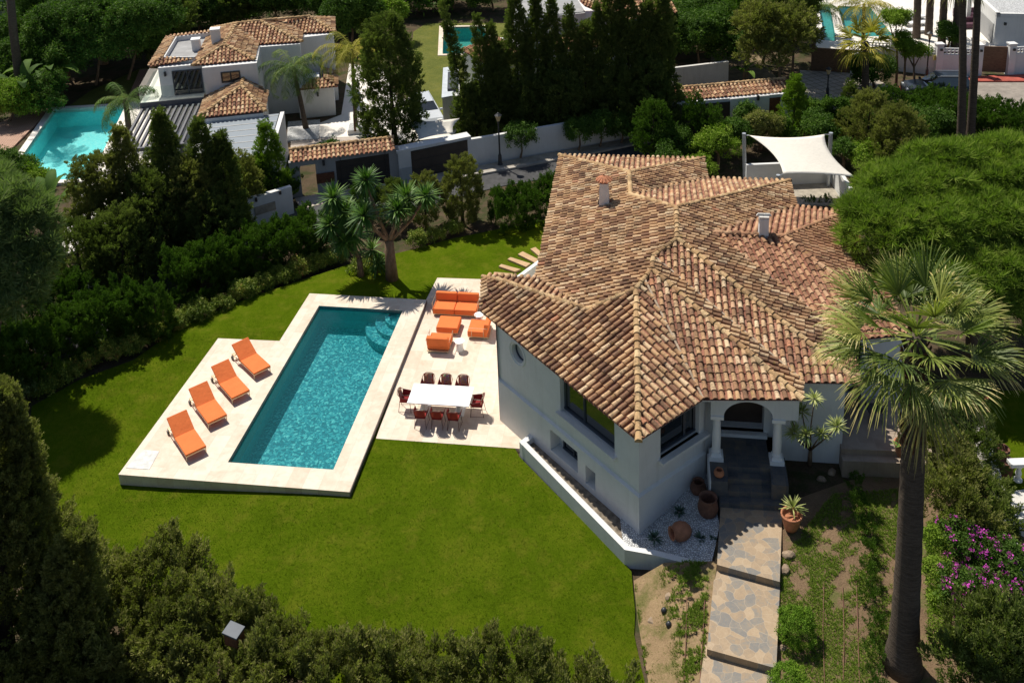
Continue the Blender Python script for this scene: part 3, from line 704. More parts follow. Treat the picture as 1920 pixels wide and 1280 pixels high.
for i, (a, b) in enumerate([(J_, R_), (R_, R1), (R_, R2)]): ridge_line(rd, a, b, seed=70+i)
obj('ridge_tiles', rd, M['tile_red'], roof2)
ridge_l0 = MB(); ridge_line(ridge_l0, L0, Rw, r=.085, seed=3); obj('ridge_tiles', ridge_l0, M['ridge'], roof)
# mortar strips in the two front valleys
mb = MB()
for a, b in ((P1, Y_), (Sp, B2_), (X_, V_), (M2, E2_), (J_, M_), (J_, U_)):
    up = Vector((0, 0, .075 if a in (P1, Sp) else .01)); mb.beam(Vector(a)+up, Vector(b)+up, .07, .05)
obj('valley_mortar', mb, simple('valley_mortar', (.40, .31, .22), .9, .25, 8), roof)
# fascia under the eaves
def inset(P, d):
    out = []
    n = len(P)
    for i in range(n):
        a, b, c = Vector(P[i-1][:2]), Vector(P[i][:2]), Vector(P[(i+1) % n][:2])
        d1, d2 = (b-a).normalized(), (c-b).normalized(); n1, n2 = Vector((-d1.y, d1.x)), Vector((-d2.y, d2.x))
        q = (n1+n2); q = q/max(.3, (1+n1.dot(n2))); out.append((b.x+q.x*d, b.y+q.y*d))
    return out
EAVE = [L1, T0, P1, S_, Sp, SE2, U_, R2, R1, M_, N2, M2, N1, G_, X_, L0]
IN1 = inset(EAVE, .09); IN2 = inset(EAVE, .42)
mb = MB()
for (p0, p1, z0, z1) in ((IN1, IN1, ZE-.03, ZE-.13),):
    n = len(p0)
    for i in range(n):
        a, b = p0[i], p0[(i+1) % n]
        mb.add([(a[0], a[1], z0), (b[0], b[1], z0), (b[0], b[1], z1), (a[0], a[1], z1)], [(3, 2, 1, 0)])
n = len(IN1); mb.add([(p[0], p[1], ZE-.13) for p in IN1]+[(p[0], p[1], ZE-.13) for p in IN2], [(i, (i+1) % n, (i+1) % n+n, i+n)[::-1] for i in range(n)])
obj('eave_soffit', mb, M['plaster'], house)
# ---------------------------------------------------------------- walls
def facade(mb, K_, d, length, z0, z1, opens, out, depth=.22, u0=0.0):
    """grid of wall cells around rectangular openings (u0,u1,za,zb); out = outward normal"""
    us = sorted({u0, length} | {x for o in opens for x in o[:2]}); zs = sorted({z0, z1} | {x for o in opens for x in o[2:4]})
    P = lambda u, z, o=0: (K_[0]+d[0]*u+out[0]*o, K_[1]+d[1]*u+out[1]*o, z)
    flip = (d[0]*out[1]-d[1]*out[0]) > 0
    def q(a, b, c, e):
        mb.add([a, b, c, e], [(3, 2, 1, 0) if flip else (0, 1, 2, 3)])
    for i in range(len(us)-1):
        for j in range(len(zs)-1):
            um, zm = (us[i]+us[i+1])/2, (zs[j]+zs[j+1])/2
            if any(o[0] < um < o[1] and o[2] < zm < o[3] for o in opens): continue
            q(P(us[i], zs[j]), P(us[i+1], zs[j]), P(us[i+1], zs[j+1]), P(us[i], zs[j+1]))
    for a, b, c, e in [o[:4] for o in opens]:
        q(P(a, c, 0), P(b, c, 0), P(b, c, -depth), P(a, c, -depth)); q(P(a, e, -depth), P(b, e, -depth), P(b, e, 0), P(a, e, 0))
        q(P(a, c, -depth), P(a, e, -depth), P(a, e, 0), P(a, c, 0)); q(P(b, c, 0), P(b, e, 0), P(b, e, -depth), P(b, c, -depth))
def window(K_, d, out, u0, u1, z0, z1, depth, par, bars=(), fw=.06, mat='frame_blue', name='window', glass='glass'):
    P = lambda u, z, o: Vector((K_[0]+d[0]*u+out[0]*o, K_[1]+d[1]*u+out[1]*o, z))
    mb = MB(); o = -depth
    for a, b in ((P(u0, z0+fw/2, o), P(u1, z0+fw/2, o)), (P(u0, z1-fw/2, o), P(u1, z1-fw/2, o))): mb.beam(a, b, .08, fw)
    for u in (u0+fw/2, u1-fw/2)+tuple(u0+(u1-u0)*t for t in bars): mb.beam(P(u, z0+fw, o), P(u, z1-fw, o), fw, .075)
    fr = obj(name, mb, M[mat], par)
    g_ = MB(); g_.add([P(u0, z0, o-.02), P(u1, z0, o-.02), P(u1, z1, o-.02), P(u0, z1, o-.02)], [(0, 1, 2, 3)])
    obj('pane', g_, M[glass], fr); return fr
oSW = np.array([-dS[1], dS[0]]); oSE = np.array([dE[1], -dE[0]])
LW = 7.55
w_ = MB(); pl_ = MB()
KU = K - oSW*.09 - oSE*.09          # upper wall stands a little behind the plinth
ring_u, ring_z, ring_r = 6.27, 3.36, .36
facade(w_, KU, dS, LW, 1.66, 4.16, [(1.12, 3.86, 2.36, 4.0), (5.67, 6.87, 2.76, 3.96)], oSW, .3)
facade(pl_, K, dS, LW+.02, -.5, 1.6, [(2.98, 4.46, .50, 1.36), (2.08, 2.58, .38, 1.12)], oSW, .45)
facade(w_, KU, dE, 3.1, 1.66, 4.16, [(.95, 2.76, 2.45, 4.0)], oSE, .3)
facade(pl_, K, dE, 3.12, 0, 1.6, [], oSE)
obj('wall', w_, M['plaster'], house)
# ledge between plinth and wall
def ledge(mb, K0, K1, d, L, z0, z1):
    a, b = Vector((*K0, z0)), Vector((*(K0+d*L), z0)); c, e = Vector((*(K1+d*L), z1)), Vector((*K1, z1)); mb.add([a, b, c, e], [(0, 1, 2, 3)])
ledge(pl_, K, KU, dS, LW, 1.6, 1.66); ledge(pl_, K, KU, dE, 3.12, 1.6, 1.66)
# back of niches
for a, b, c, e in ((2.98, 4.46, .5, 1.36), (2.08, 2.58, .38, 1.12)):
    q = [K+dS*u-oSW*.44 for u in (a, b)]; pl_.add([(*q[0], c), (*q[1], c), (*q[1], e), (*q[0], e)], [(0, 1, 2, 3)])
pw = obj('plinth', pl_, M['plaster'], house)
window(K, dS, oSW, 3.05, 4.2, .55, 1.32, .38, house, (.5,), .05, name='basement_window')
window(KU, dS, oSW, 1.12, 3.86, 2.4, 4.0, .2, house, (.62,), .07)
mb = MB(); mb.beam((*(KU+dS*1.02+oSW*.04), 2.33), (*(KU+dS*3.96+oSW*.04), 2.33), .26, .09); obj('window_sill', mb, M['plaster'], house)
window(KU, dE, oSE, .95, 2.76, 2.48, 4.0, .2, house, (.72,), .07)
mb = MB(); mb.beam((*(KU+dE*.85+oSE*.06), 2.40), (*(KU+dE*3.1+oSE*.06), 2.40), .34, .1); obj('window_sill', mb, M['plaster'], house)
# round window: square opening filled with a plate that has a round hole
P = lambda u, z, o: Vector((KU[0]+dS[0]*u+oSW[0]*o, KU[1]+dS[1]*u+oSW[1]*o, z))
mb = MB(); nseg = 32; rim = []
sq = [(.6, .6), (-.6, .6), (-.6, -.6), (.6, -.6)]
v, f = [], []
for j in range(nseg):
    a = 2*math.pi*j/nseg+math.pi/4; c_, s_ = math.cos(a), math.sin(a); k_ = .6/max(abs(c_), abs(s_))
    v += [P(ring_u+c_*k_, ring_z+s_*k_, -.002), P(ring_u+c_*ring_r, ring_z+s_*ring_r, -.002), P(ring_u+c_*ring_r, ring_z+s_*ring_r, -.24)]
for j in range(nseg):
    a, b = j*3, ((j+1) % nseg)*3; f += [(a, b, b+1, a+1), (a+1, b+1, b+2, a+2)]
mb.add(v, f); rp = obj('round_window', mb, M['plaster'], house)
mb = MB(); circ = [P(ring_u+math.cos(2*math.pi*j/32)*(ring_r+.10), ring_z+math.sin(2*math.pi*j/32)*(ring_r+.10), .0) for j in range(33)]
mb.tube([p for p in circ], .035, 6, caps=False); obj('surround', mb, M['plaster'], rp)
mb = MB(); mb.tube([P(ring_u+math.cos(2*math.pi*j/32)*(ring_r-.02), ring_z+math.sin(2*math.pi*j/32)*(ring_r-.02), -.2) for j in range(33)], .035, 6, caps=False); obj('frame', mb, M['frame_blue'], rp)
mb = MB(); mb.add([P(ring_u+math.cos(2*math.pi*j/32)*ring_r, ring_z+math.sin(2*math.pi*j/32)*ring_r, -.22) for j in range(32)], [tuple(range(32))]); obj('pane', mb, simple('milky_glass', (.55, .53, .50), .1, .1, 3), rp)
# remaining walls
E1 = K+dE*3.05; SWL = K+dS*LW
K3 = np.array(at(1506, 718, 4.2))+N_*.35; K4 = np.array(at(1594, 639, 4.2))+N_*.35
D0 = np.array((6.42, 27.42)); D1 = D0+E_*2.05
mb = MB()
def seg(p, q, z0, z1, opens=(), depth=.22):
    p, q = np.array(p), np.array(q); L = np.linalg.norm(q-p); d = (q-p)/L; facade(mb, p, d, L, z0, z1, list(opens), np.array([d[1], -d[0]]), depth)
seg(E1, D0, 0, 4.16); seg(D0, D1, 1.6, 4.16, [(.18, 1.62, 1.78, 3.9)], .5)
K3a = K3-E_*.85; K3b = K3+E_*1.42; K4a = K4-E_*.42; K4b = K4+E_*2.2
seg(D1, K3a, .3, 4.16); seg(K3a, K3b, .3, 4.16); seg(K3b, K4a, .3, 4.16); seg(K4a, K4b, .3, 4.16, [(-.0+.05, .95, 1.72, 3.9)], .3)
IN = [tuple(p) for p in inset(EAVE, .45)]
seg(K4b, IN[8], -.3, 4.16)
for i in range(8, 13): seg(IN[i], IN[i+1], -.5, 4.16)
seg(IN[13], IN[14], -.5, 4.16); seg(IN[14], IN[15], -.5, 4.16); seg(IN[15], tuple(SWL), -.5, 4.16)
obj('wall', mb, M['plaster'], house)
mb = MB()
P0 = D0+E_*.18-N_*-.45; mb.add([(*(D0+E_*.1+N_*.46), 1.7), (*(D0+E_*1.7+N_*.46), 1.7), (*(D0+E_*1.7+N_*.46), 3.95), (*(D0+E_*.1+N_*.46), 3.95)], [(0, 1, 2, 3)])
dr = obj('front_door', mb, simple('dark_door_leaf', (.05, .032, .024), .45, .2, 3), house)
mb = MB(); mb.box((*(D0+E_*.9-N_*.02), 1.715), (1.65, .34, .13), TH-math.pi/2); obj('door_sill', mb, M['plaster'], house)
mb = MB(); q = K4a+N_*.25; mb.add([(*q, 1.7), (*(q+E_*1.0), 1.7), (*(q+E_*1.0), 3.95), (*q, 3.95)], [(0, 1, 2, 3)]); obj('veranda_door', mb, M['glass'], house)
# arched screen and two columns
PP = S2_+N_*.35
U = lambda u, z, o=0.0: Vector((*(PP+E_*u+N_*o), z))
ar = MB(); ns = 20; cL, cR, zc, zt_ = .70, 2.26, 3.36, 3.96; uc = (cL+cR)/2; hw = (cR-cL)/2
for oo, fl in ((0, 0), (.28, 1)):
    v = []
    for j in range(ns+1):
        t = math.pi*(1-j/ns); u = uc+hw*math.cos(t); v += [U(u, zc+(zt_-zc)*math.sin(t), oo), U(u, 4.16, oo)]
    f = [(2*j, 2*j+2, 2*j+3, 2*j+1) for j in range(ns)]; ar.add(v, [tuple(reversed(x)) for x in f] if fl else f)
    for a, b in ((.28, cL), (cR, 3.05)):
        q = [U(a, 3.36, oo), U(b, 3.36, oo), U(b, 4.16, oo), U(a, 4.16, oo)]; ar.add(q, [(3, 2, 1, 0)] if fl else [(0, 1, 2, 3)])
v = []
for j in range(ns+1):
    t = math.pi*(1-j/ns); u = uc+hw*math.cos(t); v += [U(u, zc+(zt_-zc)*math.sin(t), 0), U(u, zc+(zt_-zc)*math.sin(t), .28)]
ar.add(v, [(2*j, 2*j+1, 2*j+3, 2*j+2) for j in range(ns)])
ar.add([U(.28, 3.36, 0), U(cL, 3.36, 0), U(cL, 3.36, .28), U(.28, 3.36, .28)], [(0, 3, 2, 1)]); ar.add([U(cR, 3.36, 0), U(3.05, 3.36, 0), U(3.05, 3.36, .28), U(cR, 3.36, .28)], [(0, 3, 2, 1)])
ar.add([U(.28, 3.36, 0), U(.28, 4.16, 0), U(.28, 4.16, .28), U(.28, 3.36, .28)], [(0, 1, 2, 3)][::-1])
obj('porch_arch', ar, M['plaster'], house)
for uc_ in (.49, 2.44):
    mb = MB(); c_ = U(uc_, 0, .14)
    mb.box((c_.x, c_.y, 1.72), (.46, .46, .14), TH-math.pi/2); mb.box((c_.x, c_.y, 1.84), (.36, .36, .12), TH-math.pi/2, taper=.85)
    mb.lathe((c_.x, c_.y, 0), [(.155, 1.88), (.165, 1.95), (.14, 2.0), (.145, 2.5), (.12, 3.16), (.15, 3.2), (.15, 3.24)], 20)
    mb.box((c_.x, c_.y, 3.30), (.42, .36, .12), TH-math.pi/2); obj('porch_column', mb, M['white_paint'], house)
# veranda
VR = [at(1577, 851, 1.45), at(1700, 855, 1.45)]; VR = [np.array(VR[0]), np.array(VR[1])]
mb = MB(); mb.prism([tuple(VR[0]), tuple(VR[1]+E_*.8), tuple(VR[1]+E_*.8+N_*3.0), tuple(VR[0]+N_*2.6)], .3, 1.66); obj('veranda_floor', mb, M['veranda_tile'], house)
mb = MB(); mb.prism([tuple(VR[0]-N_*.32), tuple(VR[1]+E_*.8-N_*.32), tuple(VR[1]+E_*.8-N_*.002), tuple(VR[0]-N_*.002)], .3, 1.46); obj('veranda_step', mb, M['veranda_tile'], house)
# ---------------------------------------------------------------- chimneys
def chimney(bx, by, zb, w, h, tw, capkind, par, rz=TH):
    mb = MB(); mb.box((bx, by, zb+h/2-.2), (w, w*.9, h+.4), rz, taper=tw)
    for a in (0, math.pi):
        mb.box((bx+math.cos(rz+a-math.pi/2)*0, by, zb), (w*1.08, w, .14), rz)
    c_ = obj('chimney', mb, M['plaster'], par)
    mb = MB(); mb.box((bx-.0*math.cos(rz), by, zb+h-.16), (w*tw*.45, w*tw*.93+.01, .16), rz); obj('vent_opening', mb, M['dark_metal'], c_)
    if capkind == 'clay':
        mb = MB()
        for j in range(12):
            a = 2*math.pi*j/12; d = Vector((math.cos(a), math.sin(a), 0)); u = Vector((-d.y, d.x, 0)); v = []
            for rr, zz, r in ((.05, .26, .035), (.36, .04, .085)):
                for q in range(5):
                    t = math.pi*q/4; v.append(Vector((bx, by, zb+h+.04))+d*rr+u*(-math.cos(t)*r)+Vector((0, 0, zz+math.sin(t)*r)))
            mb.add(v, [(q, q+1, q+6, q+5) for q in range(4)], random.random()*.3+.6)
        mb.box((bx, by, zb+h+.04), (.34, .34, .06), rz); obj('chimney_cap', mb, simple('orange_cap_tiles', (.50, .20, .10), .85, .2, 9), c_)
    else:
        mb = MB(); mb.box((bx, by, zb+h+.05), (w*.9, w*.9, .1), rz); 
        for a in (0, 1): mb.box((bx+(a-.5)*.0+E_[0]*(a-.5)*.25, by+E_[1]*(a-.5)*.25, zb+h+.14), (.1, w*.8, .09), rz, taper=.6)
        obj('chimney_cap', mb, M['plaster_dirty'], c_)
q = onW(1133, 383); chimney(q.x, q.y, q.z-.02, .56, z_at((q.x, q.y), 341)-q.z, .72, 'clay', house)
q = hit_plane(1431, 441, tuple(lsq_plane([J_, R_, R1, M_]))); chimney(q.x, q.y, q.z, .42, z_at((q.x, q.y), 408)-q.z, .95, 'plain', house)
# timber steps and the side wall next to them
pk = [[(1055, 108), (1083, 98), (1118, 128), (1110, 154)], [(985, 138), (1012, 122), (1098, 165), (1085, 187)], [(927, 165), (945, 154), (1058, 190), (1030, 208)], [(878, 205), (893, 193), (1002, 222), (968, 235)], [(848, 250), (853, 237), (958, 245), (955, 262)]]
names = ['timber plank step half hidden under the roof edge', 'second timber plank step down from the roof edge', 'middle timber plank step in the lawn by the villa', 'timber plank step in the lawn, second from the terrace', 'timber plank step lying nearest the terrace']
for q, nm in zip(pk, names):
    P_ = A(*[(640+x/2.977, 430+y/2.977) for x, y in q], z=-.1); P_.reverse()
    if sum(P_[i][0]*P_[(i+1) % 4][1]-P_[(i+1) % 4][0]*P_[i][1] for i in range(4)) < 0: P_.reverse()
    o = obj('timber_step', MB().prism(P_, -.3, -.1), M['sleeper'], bevel=.01); own(o, (*P_[0], -.1)); tag(o, nm, 'plank step', 'timber plank steps across the lawn')
a, b = at3(962, 523, .7), at3(1012, 486, .7); d = (b-a).normalized(); q = Vector((d.y, -d.x, 0))*.2
mb = MB(); mb.prism([tuple((a+q).xy), tuple((b+q+d*.6).xy), tuple((b+d*.6).xy), tuple(a.xy)], -.4, .72); o = obj('stair_wall', mb, M['plaster']); own(o, (a.x, a.y, -.3)); tag(o, 'low white wall between the plank steps and the villa', 'wall')
# ================================================================ furniture
def rbox(name, c, size, mat, par, bev=.03, rx=0, ry=0, rz=0):
    mb = MB(); mb.box(c, size, rz, rx=rx, ry=ry); return obj(name, mb, mat, par, bevel=bev, off=(0, 0, 0), smooth=False)
def lobj(name, mb, mat, par, bev=0, smooth=False): return obj(name, mb, mat, par, bevel=bev, off=(0, 0, 0), smooth=smooth)
def make_lounger():
    r = empty('sun_lounger', (0, 0, 0))
    mb = MB()
    for s in (-1, 1):
        mb.beam((-2.02, s*.36, .235), (0, s*.36, .235), .03, .04); mb.beam((-2.0, s*.36, .12), (-2.0, s*.36, .25), .04, .04)
    for x in (-2.0, -1.2, -.02): mb.beam((x, -.36, .235), (x, .36, .235), .03, .04)
    mb.beam((-1.78, -.30, .24), (-1.7, -.30, .50), .02, .02); mb.beam((-1.78, .30, .24), (-1.7, .30, .50), .02, .02)
    mb.box((-1.93, 0, .23), (.16, .66, .03)); lobj('frame', mb, M['brass'], r)
    for x in (-.05, -1.95):
        for s in (-1, 1):
            mb = MB(); mb.beam((x, s*.355, 0), (x, s*.355, .25), .03, .03); lobj('leg', mb, M['brass'], r)
    for s in (-1, 1):
        mb = MB(); mb.tube([(-1.95, s*.38, .09), (-1.95, s*.42, .09)], .09, 14); lobj('wheel', mb, M['dark_metal'], r)
    rbox('seat_cushion', (-.6, 0, .295), (1.2, .76, .075), M['orange'], r, .022)
    a = math.radians(33); rbox('back_cushion', (-1.21-.41*math.cos(a), 0, .295+.41*math.sin(a)), (.84, .76, .075), M['orange'], r, .022, ry=a)
    return r
LG = [((477.1, 700.9), (506.2, 683.9), (450.9, 677.3), (481, 659.8)), ((435.6, 746.8), (467.3, 729.3), (411.5, 719.5), (443.2, 702.7)),
      ((390.7, 793.8), (424.6, 774.8), (368.9, 763.9), (401.7, 745.1)), ((349.2, 854), (385.7, 833.9), (327.3, 820.7), (363.4, 801.1))]
LBL = ['orange sun lounger farthest up the deck, nearest the hedge side corner', 'orange sun lounger second from the far end of the pool deck', 'orange sun lounger third along the deck, between two others', 'orange sun lounger nearest the pale deck hatch']
lp = make_lounger()
for i, (f1, f2, h1, h2) in enumerate(LG):
    f = (at3(*f1, .33)+at3(*f2, .33))/2; h = (at3(*h1, .33)+at3(*h2, .33))/2; d = f-h
    o = lp if i == 0 else dup(lp, (0, 0, 0)); o.location = (f.x, f.y, 0.0); o.rotation_euler = (0, 0, math.atan2(d.y, d.x))
    tag(o, LBL[i], 'sun lounger', 'orange sun loungers beside the pool')
# dining table
ZT = -.19
tc = [at3(776.9, 718.5, ZT+.75), at3(888, 725, ZT+.75), at3(880, 762.5, ZT+.75), at3(763, 754, ZT+.75)]
c = sum(tc, Vector())/4; tr_ = math.atan2((tc[1]-tc[0]).y, (tc[1]-tc[0]).x)
r = empty('dining_table', (c.x, c.y, ZT), 'long white rectangular dining table on the terrace', 'table', rz=tr_)
TL, TW = 2.42, 1.16
rbox('table_top', (0, 0, .735), (TL, TW, .04), M['white_satin'], r, .006)
mb = MB(); mb.beam((-TL/2+.2, 0, .68), (TL/2-.2, 0, .68), .12, .06)
for x in (-.9, .9): mb.beam((x, -.4, .69), (x, .4, .69), .08, .05)
lobj('rail', mb, M['white_paint'], r)
for x in (-.7, .7):
    mb = MB(); mb.box((x, .05, .35), (.16, .4, .68)); mb.box((x, .05, .012), (.4, .6, .024)); lobj('table_base', mb, M['white_paint'], r, .01)
def make_chair():
    r = empty('dining_chair', (0, 0, 0))      # faces +x
    for s in (-1, 1):
        mb = MB(); mb.tube([(.20, s*.21, .44), (.24, s*.25, 0)], .011, 6); lobj('leg', mb, M['burg_metal'], r)
        mb = MB(); mb.tube([(-.20, s*.19, .44), (-.27, s*.23, 0)], .011, 6); lobj('leg', mb, M['burg_metal'], r)
    mb = MB(); mb.tube([(.22, -.22, .42), (.24, -.27, .62), (.05, -.275, .655), (-.16, -.26, .70), (-.27, -.21, .80), (-.30, -.1, .85), (-.30, .1, .85), (-.27, .21, .80), (-.16, .26, .70), (.05, .275, .655), (.24, .27, .62), (.22, .22, .42)], .013, 6)
    lobj('arm_frame', mb, M['burg_metal'], r)
    for s in (-1, 1): mb = MB(); mb.tube([(-.25, s*.22, .02), (.23, s*.245, .02)], .006, 5); lobj('stretcher', mb, M['burg_metal'], r)
    mb = MB(); mb.prism([(.22, -.22), (.22, .22), (-.22, .20), (-.22, -.20)], .42, .455); lobj('seat', mb, M['burgundy'], r, .01)
    # woven back: striped inside, plain outside, both real sheets 12 mm apart
    def shell(off, w0, w1, flip):
        v, f = [], []; n = 8
        for i, (x, z, w) in enumerate(((-.20, .45, w0), (-.245, .6, (w0+w1)/2), (-.29, .835, w1))):
            for j in range(n+1):
                t = (j/n-.5)*2; v.append((x+.055*t*t+off, t*w, z))
        for i in range(2):
            for j in range(n):
                q = (i*(n+1)+j, i*(n+1)+j+1, (i+1)*(n+1)+j+1, (i+1)*(n+1)+j); f.append(q if not flip else q[::-1])
        return MB().add(v, f)
    lobj('back_lining', shell(.014, .17, .135, 0), M['multi'], r); lobj('back_shell', shell(0, .205, .20, 1), M['burg_mesh'], r)
    for s in (-1, 1):
        mb = MB(); mb.add([(.20, s*.225, .455), (-.19, s*.20, .455), (-.17, s*.255, .69), (.22, s*.265, .63)], [(0, 1, 2, 3)]); 
        o = lobj('side_weave', mb, M['burgundy'], r); sm = o.modifiers.new('t', 'SOLIDIFY'); sm.thickness = .008
    return r
ch = make_chair(); first = True
cs = [(-.72, .86, -90, 'striped back', 'left'), (-.02, .86, -90, '', 'm'), (.68, .86, -90, '', 'r'), (-.62, -.80, 90, '', ''), (.02, -.80, 90, '', ''), (.66, -.80, 90, '', ''), (-1.42, .02, 0, '', ''), (1.42, .0, 180, '', '')]
cl = ['striped woven chair on the pool side of the far row at the white table', 'middle striped chair along the far edge of the white table', 'striped woven chair on the villa side of the far row',
      'burgundy chair in the near row, closest to the pool', 'middle burgundy chair in the near row at the white table', 'burgundy chair in the near row, closest to the villa',
      'burgundy chair at the pool end of the white table', 'burgundy chair at the villa end of the white table']
for (x, y, a, _, _), lb in zip(cs, cl):
    o = ch if first else dup(ch, (0, 0, 0)); first = False
    R_t = Matrix.Rotation(tr_, 3, 'Z') @ Vector((x, y, 0)); o.location = (c.x+R_t.x, c.y+R_t.y, ZT); o.rotation_euler = (0, 0, tr_+math.radians(a+random.uniform(-3, 3)))
    tag(o, lb, 'chair', 'woven chairs around the dining table')
# lounge set
def arm_tubes(r, x, y0, y1, h0=.10, h1=.56):
    mb = MB(); s = 1 if x > 0 else -1
    for y in (y0+.12, y1-.2): mb.tube([(x-s*.02, y, 0), (x, y, .3), (x, y, h1)], .011, 6)
    mb.tube([(x, y0, h1), (x, y1, h1)], .011, 6); return lobj('arm', mb, M['brass'], r)
def lounge_piece(name, W_, D_p, n, arms, back=True):
    r = empty(name, (0, 0, 0))                # front faces -y, width along x, centred
    mb = MB(); mb.box((0, 0, .085), (W_-.06, D_p-.06, .05)); 
    for sx in (-1, 1):
        for sy in (-1, 1): mb.box((sx*(W_/2-.1), sy*(D_p/2-.1), .04), (.05, .05, .08))
    lobj('base', mb, M['brass'], r)
    w = W_/n
    for i in range(n):
        x = -W_/2+w*(i+.5); rbox('seat_cushion', (x, (-.06 if back else 0), .235), (w-.012, D_p-(.12 if back else 0), .27), M['orange'], r, .045)
        if back: rbox('back_cushion', (x, D_p/2-.14, .52), (w-.02, .22, .42), M['orange'], r, .05, rx=math.radians(-8))
    for s in arms: arm_tubes(r, s*(W_/2+.02), -D_p/2+.08, D_p/2-.06)
    return r
ga = math.radians(-9)
def place(o, px, py, rz, dx=0, dy=0, z=ZT):
    p = at3(px, py, z); q = Matrix.Rotation(rz, 3, 'Z') @ Vector((dx, dy, 0)); o.location = (p.x+q.x, p.y+q.y, z); o.rotation_euler = (0, 0, rz)
s1 = lounge_piece('sofa', 2.04, .98, 2, (-1, 1)); place(s1, 811, 592, ga, 1.02, .49); tag(s1, 'orange two seat sofa with thin metal arms at the top of the terrace', 'sofa')
s2 = lounge_piece('ottoman', .99, .92, 1, (), False); place(s2, 817.5, 627, ga, .5, .46); tag(s2, 'square orange ottoman between the sofa and the armchairs', 'ottoman')
s3 = lounge_piece('armchair', .98, .98, 1, (-1, 1)); place(s3, 799, 662, ga, .5, .5); s3.rotation_euler = (0, 0, ga+math.pi); tag(s3, 'orange armchair turned to the sofa, its back to the dining table', 'armchair', 'orange lounge armchairs')
s4 = dup(s3, (0, 0, 0), label='orange armchair beside the villa, facing the pool'); place(s4, 877, 635, ga, .48, .48); s4.rotation_euler = (0, 0, ga-math.pi/2)
def side_table(px, py, lb):
    p = at3(px, py, ZT); r = empty('side_table', p, lb, 'side table', 'round white side tables')
    mb = MB(); mb.lathe((0, 0, 0), [(.17, 0), (.165, .05), (.13, .3), (.15, .42)], 20); lobj('pedestal', mb, M['white_paint'], r, smooth=True)
    mb = MB(); mb.lathe((0, 0, 0), [(.21, .42), (.215, .45), (.20, .455)], 24); lobj('table_top', mb, M['white_satin'], r); return r
side_table(862.5, 656, 'round white side table beside the dining side armchair'); side_table(899, 606, 'round white side table between the sofa and villa side armchair')
# ---------------------------------------------------------------- pots
def pot(px, py, z, prof, lb, cat='pot', mat='terracotta', tilt=None, name='terracotta_pot', group='terracotta pots'):
    p = at3(px, py, z); mb = MB(); Mx = None
    if tilt: Mx = Matrix.Rotation(tilt[1], 3, 'Z') @ Matrix.Rotation(tilt[0], 3, 'Y')
    mb.lathe((0, 0, 0), prof, 24, M=Mx); o = lobj(name, mb, M[mat], None, smooth=True); o.location = p; return tag(o, lb, cat, group)
def potprof(r, h, lip=.03, waist=1.0, base=.62):
    return [(r*base, 0), (r*(base+.2)*waist, h*.3), (r*.95*waist, h*.75), (r, h-.07), (r+lip, h-.065), (r+lip, h), (r-.02, h), (r-.03, h-.1), (r*.7, h-.14)]
def urn(r, h, mouth=.55): return [(r*.45, 0), (r*.85, h*.2), (r, h*.45), (r*.92, h*.7), (r*mouth, h*.9), (r*(mouth+.12), h), (r*(mouth+.02), h), (r*(mouth-.1), h*.88), (r*.75, h*.5), (r*.2, h*.2)]
gb = lambda px, py: None
pot(1327, 967, .62, urn(.33, .74, .78), 'tall dark terracotta urn standing in gravel beside the path', mat='terracotta_dark')
pot(1309, 925, .60, urn(.27, .5, .62), 'round terracotta pot at the back of the gravel bed', mat='terracotta_dark')
o = pot(1293, 992, .62, urn(.30, .66, .6), 'toppled terracotta jar lying on the white gravel', mat='terracotta', tilt=(math.radians(82), math.radians(200)))
pot(1348, 892, 1.655, urn(.17, .26, .6), 'small terracotta pot on the slate block by the steps')
pot(1483, 990, .9, potprof(.30, .55), 'big terracotta pot holding a pale agave beside the path')
pot(1690, 853, 1.66, potprof(.24, .5), 'terracotta pot with a spiky plant at the veranda edge')
pot(1882, 893, .3, potprof(.30, .62), 'terracotta planter on the side wall, nearer one', mat='terracotta_dark')
pot(1871, 868, .3, potprof(.30, .62), 'terracotta planter on the side wall, farther one', mat='terracotta_dark')
pot(1836, 758, .9, potprof(.26, .42), 'bright terracotta pot on top of the boundary wall')
pot(1834, 782, .7, potprof(.28, .42), 'terracotta pot lower down behind the boundary wall', mat='terracotta_dark')
# veranda chairs
for i, (px, py, lb) in enumerate(((1595, 775, 'dark chair on the shaded veranda against the wall corner'), (1637, 785, 'dark chair on the shaded veranda nearer the palm'))):
    r = empty('veranda_chair', at3(px, py, 1.66), lb, 'chair', 'dark chairs on the veranda', rz=TH+math.pi/2+.2*i-.1)
    mb = MB(); mb.box((0, 0, .44), (.5, .5, .05)); mb.box((-.24, 0, .68), (.05, .5, .42), ry=-.1); lobj('seat', mb, M['dark_metal'], r, .02)
    for sx in (-1, 1):
        for sy in (-1, 1): mb = MB(); mb.tube([(sx*.2, sy*.2, .44), (sx*.24, sy*.24, 0)], .012, 6); lobj('leg', mb, M['dark_metal'], r)
    mb = MB(); mb.tube([(.2, -.25, .46), (.2, -.27, .66), (-.22, -.27, .7), (-.27, -.2, .9), (-.27, .2, .9), (-.22, .27, .7), (.2, .27, .66), (.2, .25, .46)], .014, 6); lobj('arm_frame', mb, M['dark_metal'], r)
